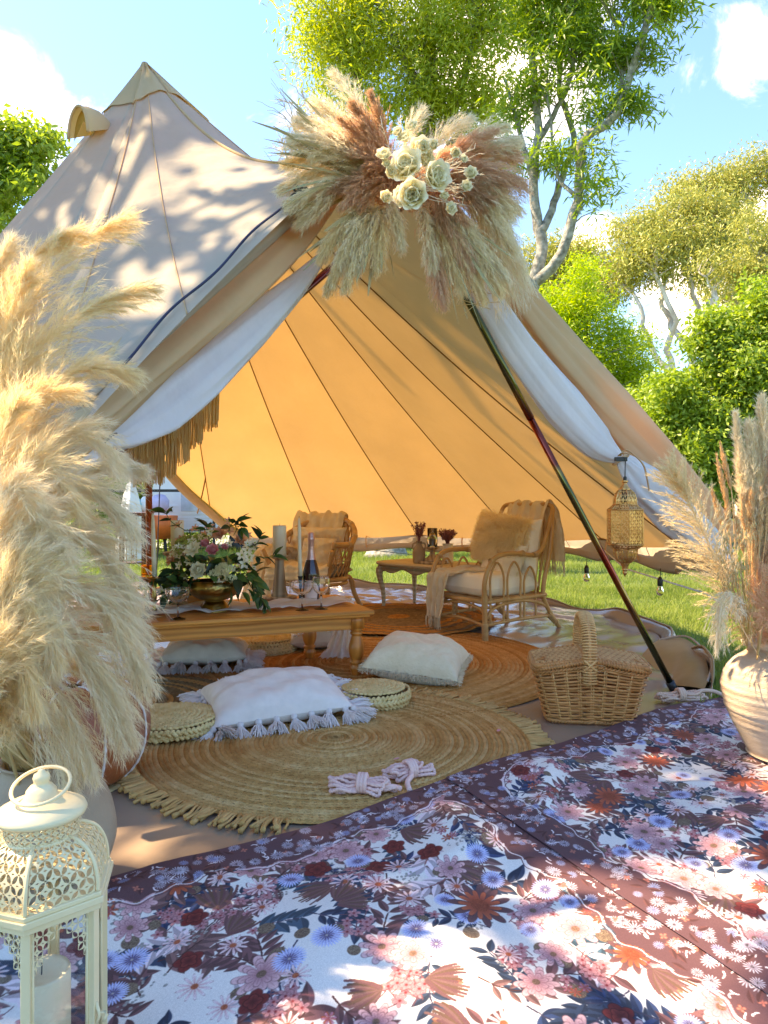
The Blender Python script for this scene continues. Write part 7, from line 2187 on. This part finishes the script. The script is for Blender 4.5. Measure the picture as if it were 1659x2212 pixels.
def hanging_lantern():
    d = 3.82; k = d / F; c = pt(1350, 1140, d)
    t = thing('hanging_lantern', 'pierced rose brass lantern hanging on a black cord from the tied door', 'lantern', tuple(c)); a0 = R(-90 - 4)
    def Z(py): return (1140 - py) * k
    def sec(name, pts, nu, nv, lw=.3):
        pr = smooth_path([(r * k, Z(y), 0) for r, y in pts], 16)[:, :2]
        for f in range(6):
            def fn(u, v, f=f): x = np.clip(v, 0, 1) * 15; return hexpt(np.interp(x, np.arange(16), pr[:, 0]), np.interp(x, np.arange(16), pr[:, 1]), f + .05 + .9 * np.clip(u, 0, 1), a0)
            thick(part(name, perforated(fn, nu, nv, lw), M_cop, t, smooth=False), .0012)
            q = np.array([hexpt(np.array(r), np.array(z), np.array(float(f)), a0) for r, z in pr]); part('rib', MB().tube(q, .0034 * (1 + .25 * np.sin(np.arange(16) * 2.6)), 6), M_cop, t)
    sec('dome_panel', [(25, 1090), (24.5, 1080), (22, 1070), (17, 1062), (10, 1057)], 5, 4); sec('shoulder_panel', [(38, 1101), (31, 1096), (25, 1090)], 5, 2, .24)
    sec('side_panel', [(38, 1176), (38, 1150), (38, 1125), (38, 1101)], 6, 11, .33); sec('lower_band', [(25, 1186), (31, 1182), (38, 1176)], 5, 2, .24); sec('lower_panel', [(9, 1216), (17, 1211), (23, 1202), (25, 1186)], 5, 4)
    for r, y in ((38.5, 1101), (38.5, 1176), (25.5, 1187), (25.5, 1090)):
        q = np.array([hexpt(np.array(r * k), np.array(Z(y)), np.array(f + .0), a0) for f in range(6)]); part('band', MB().tube(q, .0036, 6, closed=True), M_cop, t)
    def L(n, pts, m=M_cop): part(n, MB().lathe(smooth_path([(r * k, Z(y), 0) for r, y in pts], 40)[:, :2], 24), m, t)
    L('cap', [(11, 1058), (10.5, 1055), (6, 1048), (4.5, 1044), (6.5, 1041), (6, 1038), (3.5, 1037)]); L('cord_grip', [(3.6, 1038), (3.6, 1031), (2, 1029)], M_black)
    L('bottom_finial', [(9.5, 1216), (9, 1219), (7.5, 1222), (6, 1229), (6.5, 1231), (4, 1234), (4.8, 1237), (4, 1240), (1.5, 1243), (.4, 1248)])
    part('cord', MB().tube(bez([(0, 0, Z(1032)), (.001, 0, Z(1015)), (.002, 0, Z(995)), (-.012, -.02, Z(988))], 14), .003, 6), M_black, t)
    part('lamp_holder', MB().tube([(0, 0, Z(1057)), (0, 0, Z(1085))], .018, 10), M_black, t)


hanging_lantern()


def festoon():
    M_bulb = mat('amber_bulb_glass', (1.0, .88, .62), .02, glass=True, ior=1.3, var=0)
    M_fil = mat('filament', (.9, .55, .2), .3, metal=.6)
    pts = []
    for i, (x, y, top, d) in enumerate(((1267, 1222, 1206, 5.7), (1426, 1247, 1228, 4.95))):
        p = pt(x, y, d); t = thing('festoon_bulb', ['festoon bulb hanging behind the slanting metal pole', 'festoon bulb hanging below the rolled tent wall near the pampas plume'][i], 'light bulb', tuple(p), group='festoon bulbs under the tent wall')
        part('cord', MB().tube([(0, 0, 0), (.002, 0, pt(x, top, d)[2] - p[2])], .003, 6), M_black, t)
        part('socket', MB().lathe([(.001, .006), (.008, .003), (.016, -.012), (.018, -.02), (.018, -.055), (.0165, -.058), (.001, -.058)], 20), M_black, t)
        part('bulb', MB().lathe(smooth_path([(r, z, 0) for r, z in [(.013, -.055), (.015, -.066), (.024, -.088), (.024, -.104), (.016, -.118), (.001, -.124)]], 30)[:, :2], 22), M_bulb, t)
        part('filament', MB().tube([(-.006, 0, -.062), (-.008, 0, -.09), (0, 0, -.08), (.008, 0, -.09), (.006, 0, -.062)], .0009, 4), M_fil, t)
        pts.append(pt(x, top, d))
    th = np.linspace(R(-8), R(70), 60); P = eave(th) + np.stack([.03 * np.cos(th), .03 * np.sin(th), -.075 - .02 * np.abs(np.sin(th * 6))], -1)
    single('festoon_cable', MB().tube(P, .004, 5), M_black, 'black festoon cable looped along the outside of the rolled tent wall', 'cable')


festoon()


# ================================================================== picnic basket
M_wick = mat('willow', (.68, .30, .10), .42, col2=(.38, .14, .04), scale=12, contrast=.5, bump=.15, objrand=.3, spec=.4)
M_wick2 = mat('willow_pale', (.80, .45, .18), .45, col2=(.52, .24, .08), scale=12, contrast=.5, bump=.15, objrand=.3)


def basket():
    c = np.array([(1268 - CX) / F * 3.38, 3.38, .02])
    t = thing('picnic_basket', 'lidded willow picnic basket with a tall wrapped handle', 'basket', tuple(c), R(-7))
    H = .235
    def sec(a, z, off=0.0):
        f = z / H; hx = .195 + .062 * f; hy = .135 + .035 * f; n = .30
        return np.stack([np.sign(np.cos(a)) * np.abs(np.cos(a)) ** n * (hx + off), np.sign(np.sin(a)) * np.abs(np.sin(a)) ** n * (hy + off), z + .05 * np.clip(1 - np.abs(np.cos(a)) ** n, 0, 1) * f ** 3], -1)
    # evenly spaced parameter round the rounded rectangle
    A = np.linspace(0, 2 * PI, 4001); P = sec(A, .1); L = np.concatenate([[0], np.cumsum(np.linalg.norm(np.diff(P, axis=0), axis=1))]); L /= L[-1]
    def par(u): return np.interp(u % 1.0, L, A)
    t.scale = (.95, .95, .97)
    ns = 26
    for k in range(ns):
        u = (k + .5) / ns; a = par(np.array([u, u]))
        for o in (-.005, .005):
            q = np.array([sec(a[:1] , z)[0] for z in np.linspace(.0, H, 5)]); tn = nz(np.array([-q[0][1], q[0][0], 0])); part('stake', MB().tube(q + tn * o, .0035, 5), M_wick2, t)
    rows = 18; n = ns * 8
    for r in range(rows):
        z = .008 + r / (rows - 1) * (H - .03); u = np.arange(n) / n; a = par(u); base = sec(a, z); bump = .0085 * np.cos(PI * (u * ns) + (PI if r % 2 else 0)); out = nz(base * [1, 1, 0])
        base = base + out * bump[:, None]; base[:, 2] += .0014 * np.sin(u * 2 * PI * 7 + r); base[:, 2] += .010 * (z / H) * np.cos(par(u)) ** 2 * -1 * 0
        part('weaver', MB().tube(base, .0056 * (.93 + .14 * rng.random()), 6, closed=True), M_wick, t)
    for z in (.004, H - .012):
        for ph in (0, PI): u = np.arange(240) / 240; b = sec(par(u), z, .004); out = nz(b * [1, 1, 0]); b = b + out * (.005 * np.cos(u * 2 * PI * 44 + ph))[:, None]; b[:, 2] += .005 * np.sin(u * 2 * PI * 44 + ph); part('border_twist', MB().tube(b, .0052, 6, closed=True), M_wick, t)
    # bound rim: a coil wound round a core
    def coil(path, r, turns, rr, name, m):
        p = np.asarray(path); n = turns * 9; s = np.linspace(0, 1, n); idx = np.linspace(0, len(p) - 1, n); q = np.stack([np.interp(idx, np.arange(len(p)), p[:, k]) for k in range(3)], -1)
        T_ = nz(np.gradient(q, axis=0)); A_ = nz(np.cross(T_, [0, 0, 1.0])); B_ = np.cross(T_, A_); a = s * turns * 2 * PI
        part(name, MB().tube(q + r * (np.cos(a)[:, None] * A_ + np.sin(a)[:, None] * B_), rr, 5), m, t); part('rim_core', MB().tube(p, r, 6), m, t)
    u = np.linspace(0, 1, 200); coil(sec(par(u), H + .004, .006), .010, 130, .0038, 'rim_binding', M_wick)
    # two lids meeting under the handle
    for s in (-1, 1):
        x0, x1 = .022 * s, .262 * s; hy = .165
        lift = lambda x: H + .058 - .14 * np.abs(x)
        fr = smooth_path([(x0, -hy, lift(x0)), (x1 * .8, -hy, lift(x1 * .8)), (x1 * .97, -hy * .9, lift(x1)), (x1, 0, lift(x1)), (x1 * .97, hy * .9, lift(x1)), (x1 * .8, hy, lift(x1 * .8)), (x0, hy, lift(x0))], 90)
        coil(fr, .009, 62, .0036, 'lid_binding', M_wick); coil(np.array([(x0, -hy, lift(x0)), (x0, hy, lift(x0))]), .010, 34, .004, 'lid_binding', M_wick)
        nr = 26
        for r in range(nr):
            y = -hy + .012 + r / (nr - 1) * (2 * hy - .024); e = .97 if abs(y) < hy * .85 else .88; xs = np.linspace(x0, x1 * e, 44); zz = lift(xs) + .004 + .0042 * np.cos(PI * np.arange(44) / 2.6 + (PI if r % 2 else 0))
            part('lid_weaver', MB().tube(np.stack([xs, 0 * xs + y, zz], -1), .0042, 5), M_wick2 if r % 3 else M_wick, t)
        for k in range(15):
            x = x0 + (x1 * .95 - x0) * (k + .5) / 15; part('lid_stake', MB().tube([(x, -hy * .97, lift(x) + .003), (x, hy * .97, lift(x) + .003)], .0034, 5), M_wick, t)
        part('latch_loop', MB().tube(bez([(x1 * .94, -hy * .5, lift(x1) + .012), (x1 * .80, -hy * .62, lift(x1 * .8) + .018), (x1 * .80, -hy * .4, lift(x1 * .8) + .018), (x1 * .94, -hy * .5, lift(x1) + .012)], 24), .0036, 5), M_wick, t)
    # handle: wrapped arch over the middle
    n = 150; a = np.linspace(R(-8), R(188), n); y = -.172 * np.cos(a); z = H - .01 + np.where(np.sin(a) > 0, .245 * np.abs(np.sin(a)) ** .62, .3 * np.sin(a)); p = np.stack([-.012 + 0 * a, y, z], -1)
    seg = np.concatenate([[0], np.cumsum(np.linalg.norm(np.diff(p, axis=0), axis=1))]); m = 62; sv = np.linspace(0, seg[-1], m + 1)
    core = MB().tube(p, .018, 10, squash=.6, up=(1, 0, 0)); part('handle_core', core, M_wick, t)
    for k in range(m):
        cc = np.array([np.interp((sv[k] + sv[k + 1]) / 2, seg, p[:, j]) for j in range(3)]); tt = nz(np.array([np.interp(sv[k + 1], seg, p[:, j]) - np.interp(sv[k], seg, p[:, j]) for j in range(3)]))
        nn = nz(np.cross(tt, [1.0, 0, 0])); q = np.linspace(0, 2 * PI, 18, endpoint=False); part('handle_wrap', MB().tube(cc + np.cos(q)[:, None] * np.array([1.0, 0, 0]) * .030 + np.sin(q)[:, None] * nn * .014, .0052, 5, closed=True), M_wick2, t)
    for sg in (-1, 1):
        for o in (-1, 1): part('handle_lashing', MB().tube(bez([(-.012 - .028 * o, sg * .186, H + .012), (-.012, sg * .194, H + .035), (-.012 + .028 * o, sg * .186, H + .058)], 12), .006, 6), M_wick2, t)


basket()

# a few fallen petals on the rugs
for k, (x, y) in enumerate(((850, 1640), (1075, 1580), (1012, 1680), (640, 1520), (1190, 1660))):
    p = at(x, y, .03); me = petal_mesh(.03, .018, .2); me.materials.append(M_pet_pink if k < 2 else M_pet_white); o = part('fallen_petal', me, None); orient(o, p, (math.cos(k), math.sin(k), .05), 0, .9)
    o['label'] = ['pale fallen petal on the front rug above the pink ropes', 'pale fallen petal towards the right rim of the front rug', 'fallen petal close to the cloth border right of the pink ropes', 'fallen petal by the white tasselled cushion', 'fallen petal on the groundsheet below the basket'][k]; o['category'] = 'petal'; o['group'] = 'fallen petals'
